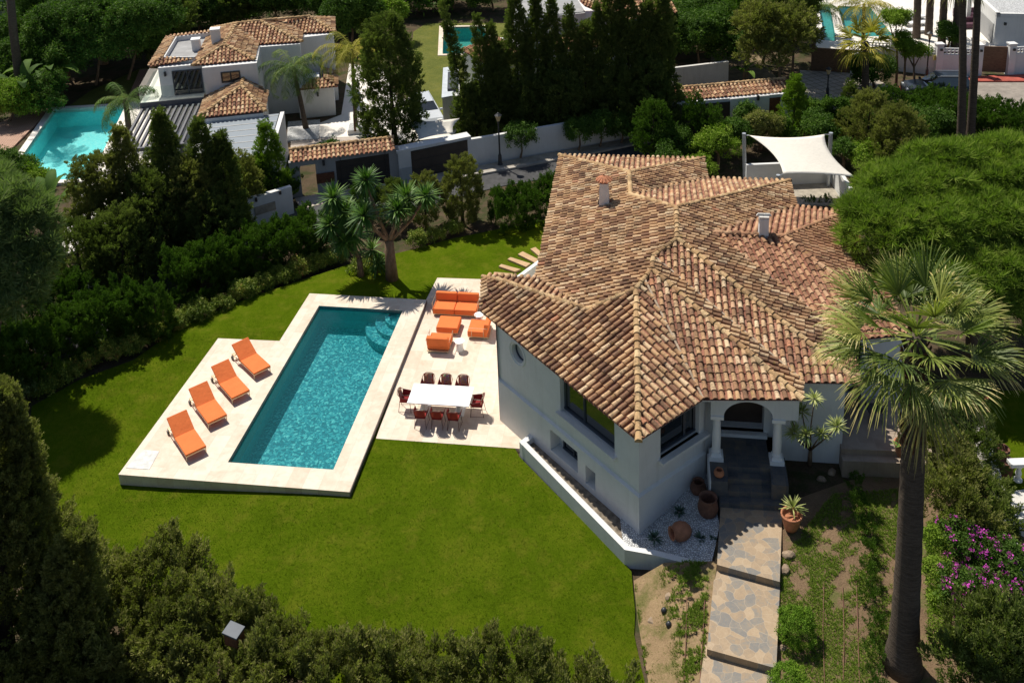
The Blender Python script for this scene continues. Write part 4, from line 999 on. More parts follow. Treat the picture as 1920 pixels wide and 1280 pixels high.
# ---------------------------------------------------------------- sail shade court
court = A((1484, 378), (1577, 372), (1562, 330), (1400, 330), (1440, 378), z=-.3)
cq = [at(1400, 355, -.3), at(1575, 372, -.3), at(1557, 343, -.3), at(1412, 341, -.3)]
o = obj('court_floor', MB().prism([at(1390, 385, -.3), at(1580, 385, -.3), at(1563, 344, -.3), at(1398, 350, -.3)], -.5, -.24), M['concrete']); tag(o, '', '', kind='structure')
ctop = [(1397, 327), (1562, 322)]
bA, bB, bC = at3(1398, 350, -.3), at3(1560, 343, -.3), at3(1592, 395, -.3)
hB = z_at((bA.x, bA.y), 326)
mb = MB()
for p, q in ((bA, bB), (bB, bC)):
    d = (q-p).normalized(); mb.beam((p.x, p.y, .35), (q.x+d.x*.1, q.y+d.y*.1, .35), .2, 1.5)
o = obj('court_wall', mb, M['plaster']); own(o, (bB.x, bB.y, -.3)); tag(o, 'low white wall round two sides of the shaded court', 'wall')
posts = [((1397, 345), 250, 'thick pale steel post at the far left sail corner'), ((1553, 350), 249, 'pale steel post at the far right sail corner'), ((1457, 400), 328, 'steel post just showing behind the roof tiles'), ((1607, 395), 335, 'steel post at the sail corner beside the pine')]
tops = []
for (bx, by), ty, lb in posts:
    p = at3(bx, by, -.3); h = z_at((p.x, p.y), ty); off = Vector((0, 0, 0))
    topx = {250: 1395, 249: 1558, 328: 1459, 335: 1615}[ty]; tp = at3(topx, ty, h)
    mb = MB(); mb.tube([p, tp], .11, 14); o = obj('sail_post', mb, M['steel'], smooth=False); own(o, p); tag(o, lb, 'post', 'steel posts of the shade sail'); tops.append(tp)
# sail: concave edged surface between four corners
co_ = [at3(1405, 254, tops[0].z-.1), at3(1546, 252, tops[1].z-.1), at3(1603, 332, tops[3].z-.05), at3(1468, 326, tops[2].z-.05)]
NS = 16; V3, F3 = [], []
def edge(a, b, t, mid, sag): return a.lerp(b, t)+(mid-(a+b)/2)*(sag*4*t*(1-t))
cen = sum(co_, Vector())/4
for i in range(NS+1):
    for j in range(NS+1):
        u, v = i/NS, j/NS
        e0 = edge(co_[0], co_[1], u, cen, .15); e1 = edge(co_[3], co_[2], u, cen, .08); f0 = edge(co_[0], co_[3], v, cen, .20); f1 = edge(co_[1], co_[2], v, cen, .21)
        p = e0*(1-v)+e1*v+f0*(1-u)+f1*u-(co_[0]*(1-u)*(1-v)+co_[1]*u*(1-v)+co_[3]*(1-u)*v+co_[2]*u*v)
        V3.append(p)
for i in range(NS):
    for j in range(NS): a = i*(NS+1)+j; F3.append((a, a+NS+1, a+NS+2, a+1))
sl = empty('shade_sail', (cen.x, cen.y, cen.z), 'cream four cornered shade sail stretched between steel posts', 'shade sail')
o = obj('canvas', MB().add(V3, F3), M['sail'], sl, smooth=True); sm = o.modifiers.new('t', 'SOLIDIFY'); sm.thickness = .01
for cc, tt in zip(co_, (tops[0], tops[1], tops[3], tops[2])): obj('corner_rope', MB().tube([cc, tt-Vector((0, 0, .12))], .02, 6), M['steel'], sl)
# box lying in the near hedge
p = at3(441, 1203, 1.9); r = empty('grey_box', p, 'small grey blue box with a brown side sitting in the near hedge', 'box', rz=-.35)
mb = MB(); mb.box((0, 0, .2), (.40, .34, .36)); lobj('body', mb, M['corten'], r, .01); mb = MB(); mb.box((0, 0, .40), (.46, .40, .05), ry=.12); lobj('lid', mb, simple('slate_lid', (.07, .085, .11), .5, .1, 5), r, .01)
# ================================================================ plants
def unit(v): return v/np.maximum(np.linalg.norm(v, axis=-1, keepdims=True), 1e-9)
def basis(ax, rg):
    r = rg.normal(size=ax.shape); x = unit(np.cross(ax, r)); y = np.cross(ax, x); return np.stack([x, y, ax], axis=1)   # rows
def quads(c, d, n, l, w, taper=.25):
    """leaf quads: base c, direction d, normal hint n, length l, width w"""
    s = unit(np.cross(d, n)); l = l[:, None]; w = w[:, None]
    return np.stack([c-s*w*.5*.6, c+s*w*.5*.6, c+d*l*.6+s*w*.5, c+d*l*.6-s*w*.5], axis=1), np.stack([c+d*l*.6-s*w*.5, c+d*l*.6+s*w*.5, c+d*l+s*w*.5*taper, c+d*l-s*w*.5*taper], axis=1)
def T_plume(n=42, r=.30, seed=0, lw=(.20, .10), up=.75):
    """upright conifer sprig, unit height"""
    rg = np.random.default_rng(seed); z = rg.uniform(0, .92, n)**.9; a = rg.uniform(0, 2*np.pi, n)
    rr = r*(1-z)**.6*rg.uniform(.5, 1.05, n)
    c = np.stack([np.cos(a)*rr, np.sin(a)*rr, z], 1); o = np.stack([np.cos(a), np.sin(a), np.zeros(n)], 1)
    d = unit(o*(1-up)*1.3+np.array([0, 0, up])+rg.normal(size=(n, 3))*.22); nn = unit(o+rg.normal(size=(n, 3))*.5+np.array([0, 0, .3]))
    l = rg.uniform(.7, 1.3, n)*lw[0]; w = rg.uniform(.7, 1.3, n)*lw[1]; s = unit(np.cross(d, nn))
    q = np.stack([c-s*w[:, None]*.5, c+s*w[:, None]*.5, c+d*l[:, None]+s*w[:, None]*.22, c+d*l[:, None]-s*w[:, None]*.22], 1)
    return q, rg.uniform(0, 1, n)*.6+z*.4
def T_cluster(n=26, seed=0, l=.34, w=.2, flat=.5):
    rg = np.random.default_rng(seed); v = unit(rg.normal(size=(n, 3))); c = v*rg.uniform(.15, .62, n)[:, None]
    d = unit(v+rg.normal(size=(n, 3))*.55+np.array([0, 0, .1])); nn = unit(v*.4+np.array([0, 0, flat])+rg.normal(size=(n, 3))*.45)
    s = unit(np.cross(d, nn)); L = (rg.uniform(.7, 1.3, n)*l)[:, None]; W_ = (rg.uniform(.7, 1.3, n)*w)[:, None]
    q = np.stack([c-d*L*.5, c+s*W_*.5, c+d*L*.5, c-s*W_*.5], 1); return q, rg.uniform(0, 1, n)
def T_tuft(n=24, seed=0, w=.045, spread=1.0):
    rg = np.random.default_rng(seed); v = rg.normal(size=(n, 3)); v[:, 2] = np.abs(v[:, 2])*1.0+.35; d = unit(v*np.array([spread, spread, 1]))
    c = d*.08; s = unit(np.cross(d, rg.normal(size=(n, 3)))); L = rg.uniform(.7, 1.1, n)[:, None]
    q = np.stack([c-s*w, c+s*w, c+d*L+s*w*.3, c+d*L-s*w*.3], 1); return q, rg.uniform(0, 1, n)
def T_blade(n=9, seed=0):
    rg = np.random.default_rng(seed); a = rg.uniform(0, 2*np.pi, n); o = np.stack([np.cos(a), np.sin(a), np.zeros(n)], 1)
    d = unit(o*rg.uniform(.2, .9, n)[:, None]+np.array([0, 0, 1.])); c = o*.15; s = unit(np.cross(d, o)+1e-3); L = rg.uniform(.5, 1.1, n)[:, None]
    q = np.stack([c-s*.09, c+s*.09, c+d*L+s*.03, c+d*L-s*.03], 1); return q, rg.uniform(0, 1, n)
PLUME = [T_plume(70, .27, seed=i, lw=(.15, .06)) for i in range(5)]
PLUME_S = [T_plume(46, .30, seed=20+i, lw=(.21, .095)) for i in range(4)]
def T_branch(k=15, n=26, seed=0, r=.27, lw=(.27, .125)):
    """a conifer spire made of many small sprigs, unit height"""
    rg = np.random.default_rng(seed); Q, T_ = [], []
    for i in range(k):
        z = rg.uniform(0, .80)**.9; a = rg.uniform(0, 6.283); rr = r*(1-z)**.7*rg.uniform(.3, 1); o = np.array([math.cos(a), math.sin(a), 0]); s = .36*(1-.35*z)*rg.uniform(.8, 1.2)
        q, t = T_plume(n, .30, seed=seed*97+i, lw=lw); ax = unit((o*.45*(1-z)+np.array([0, 0, 1.]))[None, :]); B = basis(ax, rg)[0]
        Q.append(np.einsum('lqi,ij->lqj', q, B)*s+o*rr+np.array([0, 0, z*.9])); T_.append(t*.55+z*.45)
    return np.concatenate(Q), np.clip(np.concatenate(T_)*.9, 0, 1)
BRANCH = [T_branch(seed=i) for i in range(4)]
BRANCH_S = [T_branch(9, 16, seed=10+i, r=.30, lw=(.34, .17)) for i in range(4)]
CLUST = [T_cluster(44, seed=i, l=.26, w=.14) for i in range(4)]
CLUST_F = [T_cluster(20, seed=30+i, l=.42, w=.24) for i in range(3)]
TUFT = [T_tuft(26, seed=i) for i in range(4)]
TUFT_D = [T_tuft(20, seed=9+i, w=.06) for i in range(3)]
BLADE = [T_blade(8, seed=i) for i in range(3)]
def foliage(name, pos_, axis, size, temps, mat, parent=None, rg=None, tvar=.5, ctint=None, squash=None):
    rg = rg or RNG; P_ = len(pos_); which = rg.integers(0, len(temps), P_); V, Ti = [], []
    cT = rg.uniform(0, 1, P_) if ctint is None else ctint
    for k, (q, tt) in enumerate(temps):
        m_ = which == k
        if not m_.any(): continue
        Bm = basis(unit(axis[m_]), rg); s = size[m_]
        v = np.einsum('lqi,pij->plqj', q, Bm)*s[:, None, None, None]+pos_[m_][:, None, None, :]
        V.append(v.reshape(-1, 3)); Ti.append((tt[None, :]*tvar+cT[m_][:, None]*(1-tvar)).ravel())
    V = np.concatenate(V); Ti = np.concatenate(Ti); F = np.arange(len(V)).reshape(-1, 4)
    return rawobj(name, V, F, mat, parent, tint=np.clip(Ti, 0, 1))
def lump(p, f, seed):
    """cheap smooth noise in 0..1 on points"""
    g = np.random.default_rng(seed); s = np.zeros(len(p))
    for k in range(5):
        w_ = g.normal(size=3)*f*(1+.5*k); s += np.sin(p@w_+g.uniform(0, 6.28))/(1+.4*k)
    return .5+.5*np.tanh(s*.7)
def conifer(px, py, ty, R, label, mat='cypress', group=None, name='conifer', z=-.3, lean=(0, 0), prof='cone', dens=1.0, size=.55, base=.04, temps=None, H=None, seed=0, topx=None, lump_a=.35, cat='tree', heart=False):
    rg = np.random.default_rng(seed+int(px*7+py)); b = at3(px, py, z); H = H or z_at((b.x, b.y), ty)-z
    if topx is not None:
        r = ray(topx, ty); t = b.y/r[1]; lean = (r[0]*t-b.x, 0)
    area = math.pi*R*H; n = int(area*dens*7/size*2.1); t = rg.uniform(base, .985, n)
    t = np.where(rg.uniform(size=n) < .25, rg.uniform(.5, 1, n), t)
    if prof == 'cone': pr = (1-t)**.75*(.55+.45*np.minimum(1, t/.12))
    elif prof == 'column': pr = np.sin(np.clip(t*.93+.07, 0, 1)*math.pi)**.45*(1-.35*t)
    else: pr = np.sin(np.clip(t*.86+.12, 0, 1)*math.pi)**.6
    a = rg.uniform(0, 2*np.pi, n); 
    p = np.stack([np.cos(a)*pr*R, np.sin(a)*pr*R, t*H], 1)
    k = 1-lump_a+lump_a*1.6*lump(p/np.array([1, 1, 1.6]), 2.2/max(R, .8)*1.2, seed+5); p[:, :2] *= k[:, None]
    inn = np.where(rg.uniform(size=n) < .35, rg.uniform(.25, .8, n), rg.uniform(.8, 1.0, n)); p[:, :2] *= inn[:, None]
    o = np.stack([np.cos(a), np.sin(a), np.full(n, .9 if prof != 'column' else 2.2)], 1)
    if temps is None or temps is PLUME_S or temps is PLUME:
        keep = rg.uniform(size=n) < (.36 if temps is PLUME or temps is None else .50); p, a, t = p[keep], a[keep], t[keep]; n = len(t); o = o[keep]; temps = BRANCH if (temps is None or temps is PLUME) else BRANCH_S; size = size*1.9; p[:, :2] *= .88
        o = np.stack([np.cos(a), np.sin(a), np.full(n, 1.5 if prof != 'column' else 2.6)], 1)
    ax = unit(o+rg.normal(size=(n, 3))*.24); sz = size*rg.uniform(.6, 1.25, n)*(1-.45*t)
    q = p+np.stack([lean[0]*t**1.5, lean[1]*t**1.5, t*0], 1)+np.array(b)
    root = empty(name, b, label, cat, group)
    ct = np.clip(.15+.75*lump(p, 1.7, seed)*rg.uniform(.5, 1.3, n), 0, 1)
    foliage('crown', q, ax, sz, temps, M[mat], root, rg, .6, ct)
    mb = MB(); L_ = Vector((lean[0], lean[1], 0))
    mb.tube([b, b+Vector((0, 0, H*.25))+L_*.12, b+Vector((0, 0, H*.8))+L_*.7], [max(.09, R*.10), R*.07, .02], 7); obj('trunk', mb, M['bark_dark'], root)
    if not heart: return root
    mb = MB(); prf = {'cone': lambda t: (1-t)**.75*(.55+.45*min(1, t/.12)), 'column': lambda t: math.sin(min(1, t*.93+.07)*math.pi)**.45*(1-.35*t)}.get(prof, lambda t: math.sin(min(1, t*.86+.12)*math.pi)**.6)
    ts = [base+.02, .15, .3, .5, .7, .88]; mb.tube([b+Vector((0, 0, t*H))+L_*t**1.5 for t in ts], [max(.03, prf(t)*R*.20) for t in ts], 9); obj('light_blocking_core', mb, M['core'], root)  # optional added core: dark body blocking light, not real branches
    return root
def blobs(name, B, label, mat='leaf', cat='tree', group=None, z=-.3, base=None, temps=None, size=.5, dens=1.0, core=True, tr=.12, seed=0, shell=.45, up=.5, trunk=True, squash=.8, mat2=None, frac2=0):
    """crown of leafy clumps: B = list of (Vector centre, radius)"""
    rg = np.random.default_rng(seed); root = empty(name, base, label, cat, group); Pp, Ax, Sz, Ct = [], [], [], []
    for c, R in B:
        n = int(4*math.pi*R*R*dens*3.4/size**1.6*.95); v = unit(rg.normal(size=(n, 3))); v[:, 2] = np.where(v[:, 2] < -.55, -v[:, 2], v[:, 2])
        r = R*(1-shell*rg.uniform(0, 1, n)**1.5)*(.82+.36*lump(v, 3.0, seed+int(R*100)))
        p = v*r[:, None]*np.array([1, 1, squash])+np.array(c)
        Pp.append(p); Ax.append(unit(v+np.array([0, 0, up])+rg.normal(size=(n, 3))*.3)); Sz.append(size*rg.uniform(.6, 1.3, n)); Ct.append(np.clip(.1+.8*lump(p, 2.0, seed+3)*rg.uniform(.5, 1.3, n), 0, 1))
    Pp, Ax, Sz, Ct = map(np.concatenate, (Pp, Ax, Sz, Ct))
    foliage('crown', Pp, Ax, Sz, temps or CLUST, M[mat], root, rg, .5, Ct)
    if mat2:
        m_ = rg.uniform(size=len(Pp)) < frac2; foliage('blossom', Pp[m_]+Ax[m_]*.1, Ax[m_], Sz[m_]*.5, CLUST_F, M[mat2], root, rg)
    b = Vector(base)
    if trunk:
        mb = MB(); cc = sum((c for c, R in B), Vector())/len(B); mid = b.lerp(cc, .55)+Vector((.08, .03, 0)); mb.tube([b, b.lerp(mid, .5)+Vector((.05, 0, 0)), mid], [tr, tr*.8, tr*.6], 8)
        for c, R in B[:9]: mb.tube([mid, mid.lerp(c, .6)+Vector((0, 0, -.1*R)), c], [tr*.5, tr*.35, .02], 6)
        obj('trunk', mb, M['bark'], root)
    if core == 'solid':
        mb = MB()
        for c, R in B: mb.lathe(c, [(R*.15, -R*.38*squash), (R*.36, -R*.2*squash), (R*.42, .02*R), (R*.25, R*.25*squash), (R*.1, R*.32*squash)], 9)
        obj('light_blocking_core', mb, M['core'], root)  # added dark bodies that block light inside the clumps
    return root
def hedge(pts, wd, h, label, mat='hedge', group=None, name='hedge', temps=None, size=.42, dens=1.0, z=None, seed=0, rough=.22, cat='hedge', mat2=None, frac2=0, side=1, up=1.0):
    """leafy hedge along plan points; wd width, h height (number or per point list)"""
    rg = np.random.default_rng(seed+3); P = [np.array(p[:2], float) for p in pts]; n = len(P)
    hs = h if isinstance(h, (list, tuple)) else [h]*n; zz = [(z if z is not None else gz(*p)) for p in P]
    Pp, Ax, Sz = [], [], []
    core = MB()
    for i in range(n-1):
        a, b = P[i], P[i+1]; L = np.linalg.norm(b-a); d = (b-a)/L; q = np.array([-d[1], d[0]]); hm = (hs[i]+hs[i+1])/2
        m_ = int(L*(wd+2*hm)*dens*6.5/size**1.5*.42)
        m_ = int(m_*2.3); t = rg.uniform(-.02, 1.02, m_); s = rg.uniform(0, wd+2*hm, m_)
        top = (s > hm) & (s < hm+wd); side_ = np.where(s <= hm, -1, 1)
        lat = np.where(top, s-hm-wd/2, side_*wd/2); deep = rg.uniform(size=m_) < .3; hh = hs[i]+(hs[i+1]-hs[i])*t
        zz_ = np.where(top, 1.0, np.where(s <= hm, s/hm, (wd+2*hm-s)/hm))
        xy = a+np.outer(t*L, d)+np.outer(lat, q); zb = zz[i]+(zz[i+1]-zz[i])*t
        p = np.c_[xy, zb+zz_*hh*.92]; k = lump(p, 2.1, seed+9)
        p[:, 2] += np.where(top, (k-.4)*rough*hm*.9, 0); p[:, :2] += np.outer(np.where(top, 0, side_*(k-.55)*rough*wd*1.1), q); p -= 0
        p[:, 2] -= np.where(top, rg.uniform(0, .2, m_)+deep*rg.uniform(.1, .9, m_), 0)
        br = temps is PLUME or temps is None
        ax = unit(np.c_[np.outer(np.where(top, 0, side_*(.45 if br else .7)), q), np.full(m_, up)]+rg.normal(size=(m_, 3))*.2)
        if br: p[:, 2] -= .25*size
        Pp.append(p); Ax.append(ax); Sz.append(size*rg.uniform(.6, 1.3, m_))
        w_ = wd*.5-.32
        if w_ > .05:
            c4 = [a-d*.05-q*w_, a-d*.05+q*w_, b+d*.05+q*w_, b+d*.05-q*w_]; core.prism([tuple(x) for x in reversed(c4)], min(zz[i], zz[i+1])-.1, [zz[i+1]+hs[i+1]*.55, zz[i+1]+hs[i+1]*.55, zz[i]+hs[i]*.55, zz[i]+hs[i]*.55])
    Pp, Ax, Sz = map(np.concatenate, (Pp, Ax, Sz)); root = empty(name, (*P[0], zz[0]), label, cat, group)
    ct = np.clip(-.05+1.1*lump(Pp, 2.6, seed)*rg.uniform(.4, 1.4, len(Pp)), 0, 1)
    if temps is PLUME or temps is None:
        kp = rg.uniform(size=len(Pp)) < .52; Pp, Ax, Sz, ct = Pp[kp], Ax[kp], Sz[kp]*1.75, ct[kp]; temps = BRANCH if temps is PLUME else BRANCH_S
    foliage('foliage', Pp, Ax, Sz, temps, M[mat], root, rg, .6, ct)
    if mat2:
        m_ = (rg.uniform(size=len(Pp)) < frac2*lump(Pp, 1.2, seed+77)*2) & (Ax[:, 2] > .3); foliage('blossom', Pp[m_]+Ax[m_]*.2, Ax[m_], Sz[m_]*.6, CLUST_F, M[mat2], root, rg)
    return root
# ------------------------------------------------------------- palms and rosettes (strips of quads)
class LB:
    """leaf builder: numpy quads with tint"""
    def __init__(s): s.q = []; s.t = []
    def blade(s, pts, ws, side, tint):
        """pts (k,3), widths (k), side vector"""
        pts = np.asarray(pts, float); sd = unit(np.asarray(side, float)); 
        for i in range(len(pts)-1):
            s.q.append([pts[i]-sd*ws[i]/2, pts[i]+sd*ws[i]/2, pts[i+1]+sd*ws[i+1]/2, pts[i+1]-sd*ws[i+1]/2]); s.t.append(tint)
    def make(s, name, mat, parent, off=None):
        V = np.array(s.q).reshape(-1, 3); return rawobj(name, V, np.arange(len(V)).reshape(-1, 4), mat, parent, tint=np.clip(s.t, 0, 1), off=off)
def fan_leaf(lb, o, d, up, pet, L, nb, spread, droop, rg, tint, fold=.35):
    """costapalmate leaf: petiole along d from o, then nb blades"""
    d = unit(d); side = unit(np.cross(d, up)); upv = np.cross(side, d); h = o+d*pet+np.array([0, 0, -.12*pet*pet])
    lb.blade([o, (o+h)/2+np.array([0, 0, .04]), h], [.07, .05, .045], side, tint*.6+.3)
    for i in range(nb):
        a = (i/(nb-1)-.5)*2*spread; dd = d*math.cos(a)+side*math.sin(a)+upv*(fold*abs(math.sin(a))*.6); dd = unit(dd+rg.normal(size=3)*.03)
        l = L*(1-.22*abs(a/spread)**2)*rg.uniform(.9, 1.08); dr = droop*rg.uniform(.6, 1.5)
        p0 = h; p1 = h+dd*l*.4; p2 = h+dd*l*.75+np.array([0, 0, -dr*l*.22]); p3 = h+dd*l*.95+np.array([0, 0, -dr*l*.62])
        w = L*math.sin(spread/nb)*2*.5; sd = unit(np.cross(dd, upv)+upv*(.5*(-1)**i)); tt = tint+rg.uniform(-.15, .15)
        lb.blade([p0, p1, p2], [.02, w*1.0, w*.7], sd, tt); lb.blade([p2, p3], [w*.7, .006], sd, min(1, tt+.3))
def feather_leaf(lb, o, d, L, nl, ll, droop, rg, tint, hang=.6):
    d = unit(np.asarray(d, float)); hz = unit(np.array([d[0], d[1], 0])); side = np.array([-hz[1], hz[0], 0]); pts = []
    for k in range(9):
        t = k/8; ang = math.asin(max(-1, min(1, d[2])))-droop*t*t*1.6-droop*.2*t; 
        pts.append((pts[-1]+(hz*math.cos(ang)+np.array([0, 0, math.sin(ang)]))*L/8) if pts else np.array(o, float))
    lb.blade(pts, [.05]*3+[.035]*3+[.02]*3, side, tint*.5+.4); pts = np.array(pts)
    for k in range(nl):
        t = .1+.9*k/nl; i = min(7, int(t*8)); p = pts[i]+(pts[i+1]-pts[i])*(t*8-i); tg = unit(pts[i+1]-pts[i])
        for s in (-1, 1):
            l = ll*(math.sin(min(1, t*1.05)*math.pi)**.5*.8+.25)*rg.uniform(.8, 1.1); dd = unit(side*s+tg*.55+np.array([0, 0, -hang*rg.uniform(.4, 1.3)])); tt = tint+rg.uniform(-.2, .2)
            lb.blade([p, p+dd*l*.5, p+unit(dd+np.array([0, 0, -hang*.7]))*l], [.035, .045, .006], tg, tt)
def rosette(lb, o, n, L, w, rg, tint, low=-.6, up_=1.0):
    o = np.array(o)
    for k in range(n):
        a = rg.uniform(0, 6.283); e = rg.uniform(low, up_)*1.35; hz = np.array([math.cos(a), math.sin(a), 0]); d = hz*math.cos(e)+np.array([0, 0, math.sin(e)]); l = L*rg.uniform(.75, 1.1)
        side = np.array([-hz[1], hz[0], 0]); tt = tint+rg.uniform(-.3, .3)-(.15 if e < 0 else 0)
        lb.blade([o+d*.05, o+d*l*.5, o+d*l+np.array([0, 0, -.12*l])], [w*.7, w, .008], side, tt)
def palm_feather(px, py, topx, topy, label, L=2.4, n=16, mat='palm_dark', z=-.3, group=None, name='feather_palm', seed=0, r=.16, H=None, droop=.9):
    rg = np.random.default_rng(seed); b = at3(px, py, z); H = H or z_at((b.x, b.y), topy)-z; r_ = ray(topx, topy); t = b.y/r_[1]; top = Vector((r_[0]*t, b.y, z+H))
    root = empty(name, b, label, 'palm', group); mb = MB(); mid = b.lerp(top, .5)+Vector(((b.x-top.x)*.1, 0, 0)); mb.tube([b, b.lerp(mid, .5), mid, top], [r*1.35, r*1.05, r, r*.8], 10); obj('trunk', mb, M['palm_trunk'], root, smooth=True)
    lb = LB()
    for k in range(n):
        a = 2.4*k+rg.uniform(-.3, .3); e = .95-1.25*(k/n)**.8; feather_leaf(lb, np.array(top), (math.cos(a)*math.cos(e), math.sin(a)*math.cos(e), math.sin(e)), L*rg.uniform(.85, 1.1), 30, L*.24, droop*rg.uniform(.75, 1.2), rg, rg.uniform(.2, .8))
    lb.make('fronds', M[mat], root); return root
def palm_fan(px, py, topx, topy, label, L=1.0, pet=.9, n=34, mat='palm', z=-.3, group=None, name='fan_palm', seed=0, r0=.3, r1=.2, low=-.75, drys=0, nb=34, H=None, trunkmat='palm_trunk', boots=False, flare=1.35, droop=.5):
    rg = np.random.default_rng(seed); b = at3(px, py, z); H = H or z_at((b.x, b.y), topy)-z; r_ = ray(topx, topy); t = b.y/r_[1]; top = Vector((r_[0]*t, b.y, z+H))
    root = empty(name, b, label, 'palm', group); mb = MB(); k_ = 24
    pts = [b.lerp(top, i/k_)+Vector(((b.x-top.x)*.12*math.sin(math.pi*i/k_), 0, 0)) for i in range(k_+1)]
    rs = [(r0+(r1-r0)*(i/k_))*(1+(flare-1)*math.exp(-i/k_*14))*(1+.025*((i % 2)*2-1)) for i in range(k_+1)]; mb.tube(pts, rs, 18); obj('trunk', mb, M[trunkmat], root, smooth=True)
    if boots:
        mb = MB()
        for k in range(90):
            t = rg.uniform(.70, 1.0); a = rg.uniform(0, 6.283); p = b.lerp(top, t); hz = Vector((math.cos(a), math.sin(a), 0)); q = p+hz*(r1*1.0); mb.beam(q-Vector((0, 0, .12)), q+hz*.1+Vector((0, 0, .14)), .09, .03)
        obj('old_leaf_bases', mb, M['palm_trunk_dark'], root)
    for kk, nm, m_ in ((0, 'fronds', mat), (1, 'dry_fronds', 'palm_dry')):
        lb = LB(); cnt = n if kk == 0 else drys
        for k in range(cnt):
            a = 2.399*k+rg.uniform(-.25, .25); e = (1.25+(low-1.25)*((k+.5)/cnt)**.85) if kk == 0 else rg.uniform(-1.25, -.75)
            d = np.array([math.cos(a)*math.cos(e), math.sin(a)*math.cos(e), math.sin(e)]); up = np.array([-math.cos(a)*math.sin(e), -math.sin(a)*math.sin(e), math.cos(e)])
            fan_leaf(lb, np.array(top)+d*.12, d, up, pet*rg.uniform(.8, 1.15), L*rg.uniform(.88, 1.1), nb, 1.3, droop*rg.uniform(.5, 1.6)*(1.3 if e < 0 else .7), rg, rg.uniform(.15, .75))
        if cnt: lb.make(nm, M[m_], root)
    return root
def yucca_tree(px, py, heads, label, z=-.2, tr=.2, mat='yucca', group=None, L=.75, seed=0, fork=None, n=75, w=.06, low=-.75):
    rg = np.random.default_rng(seed); b = at3(px, py, z); root = empty('yucca_tree', b, label, 'tree', group); mb = MB(); lb = LB()
    f = b+Vector((0, 0, fork if fork is not None else .9)); mb.tube([b, b.lerp(f, .5), f], [tr*1.25, tr, tr*.85], 9)
    for (hx, hy, dy) in heads:          # head pixel and how far it stands from the base towards +y
        r_ = ray(hx, hy); Y = b.y+dy; t = Y/r_[1]; h = Vector((r_[0]*t, Y, HC+r_[2]*t)); m_ = f.lerp(h, .5)+Vector(((h.x-f.x)*.12, 0, -.05)); mb.tube([f-Vector((0, 0, .1)), m_, h], [tr*.45, tr*.3, tr*.25], 7); rosette(lb, h, n, L*rg.uniform(.88, 1.12), w, rg, rg.uniform(.35, .65), low)
    obj('trunk', mb, M['bark'], root, smooth=True); lb.make('leaves', M[mat], root); return root
def banana(px, py, z, H, n, label, L=2.2, mat='leaf', seed=0, group=None, upr=.9):
    rg = np.random.default_rng(seed); b = at3(px, py, z); root = empty('banana_plant', b, label, 'plant', group); mb = MB(); mb.tube([b, b+Vector((0, 0, H))], [.16, .09], 8); obj('stem', mb, M['bark'], root)
    V, F, T = [], [], []
    for k in range(n):
        a = 2.4*k+rg.uniform(-.3, .3); e = rg.uniform(.35, 1.2)*upr; hz = np.array([math.cos(a), math.sin(a), 0]); p = np.array(b)+np.array([0, 0, H*rg.uniform(.6, 1.0)]); side = np.array([-hz[1], hz[0], 0]); l = L*rg.uniform(.7, 1.1); W_ = l*.13; tt = rg.uniform(.1, .9); m0 = len(V); K_ = 6
        for i in range(K_+1):
            t = i/K_; ang = e-1.1*t*t; p = p+(hz*math.cos(ang)+np.array([0, 0, math.sin(ang)]))*l/K_; ww = (W_*math.sin(min(1, max(0, (t-.12)/.88)*.93+.05)*math.pi)**.6 if t > .12 else .02)
            V += [p-side*ww+np.array([0, 0, ww*.35]), p, p+side*ww+np.array([0, 0, ww*.35])]
        for i in range(K_): q = m0+i*3; F += [(q, q+1, q+4, q+3), (q+1, q+2, q+5, q+4)]; T += [tt, tt]
    rawobj('leaves', np.array(V), np.array(F), M[mat], root, tint=T); return root
# ================================================================ planting close to the villa
def W2(px, py, z=-.3): return at(px, py, z)
# near hedge along the bottom
hb = [at(x, y, 1.7) for x, y in ((165, 1075), (300, 1085), (440, 1150), (690, 1215), (1000, 1262), (1215, 1290))]
hb = [(p[0]-.15, p[1]-.75) for p in hb]
hedge(hb[:3], 2.3, [2.5, 2.4, 2.1], 'shaggy dark green conifer hedge along the lower lawn, left of the grey box', 'cypress_warm', 'hedge lengths along the lower lawn', z=-.5, seed=1, rough=.5, size=.5, dens=1.25, temps=PLUME)
hedge(hb[2:5], 2.2, [2.1, 2.1, 2.1], 'olive green conifer hedge along the lower lawn, right of the grey box', 'cypress_warm', 'hedge lengths along the lower lawn', z=-.5, seed=2, rough=.5, size=.5, dens=1.2, temps=PLUME)
hedge(hb[4:], 2.0, [2.1, 1.8], 'end of the conifer hedge at the bottom beside the dry bed', 'cypress_warm', 'hedge lengths along the lower lawn', z=-.5, seed=3, rough=.5, size=.5, dens=1.2, temps=PLUME)
conifer(25, 1300, 742, 3.1, 'huge dark conifer in the lower left corner, taller than the hedge', 'cypress_warm', 'tall conifers at the lower left', z=-.5, topx=0, seed=4, size=.5, dens=1.3, lump_a=.35)
conifer(-60, 1290, 870, 1.7, 'dark conifer cut by the left frame edge, beside the huge one', 'cypress', 'tall conifers at the lower left', z=-.5, seed=5, size=.5, dens=1.3)
conifer(120, 1340, 1010, 1.5, 'shorter dark conifer in front of the huge one at the lower left', 'cypress_warm', 'tall conifers at the lower left', z=-.5, seed=6, size=.5, dens=1.4, topx=150)
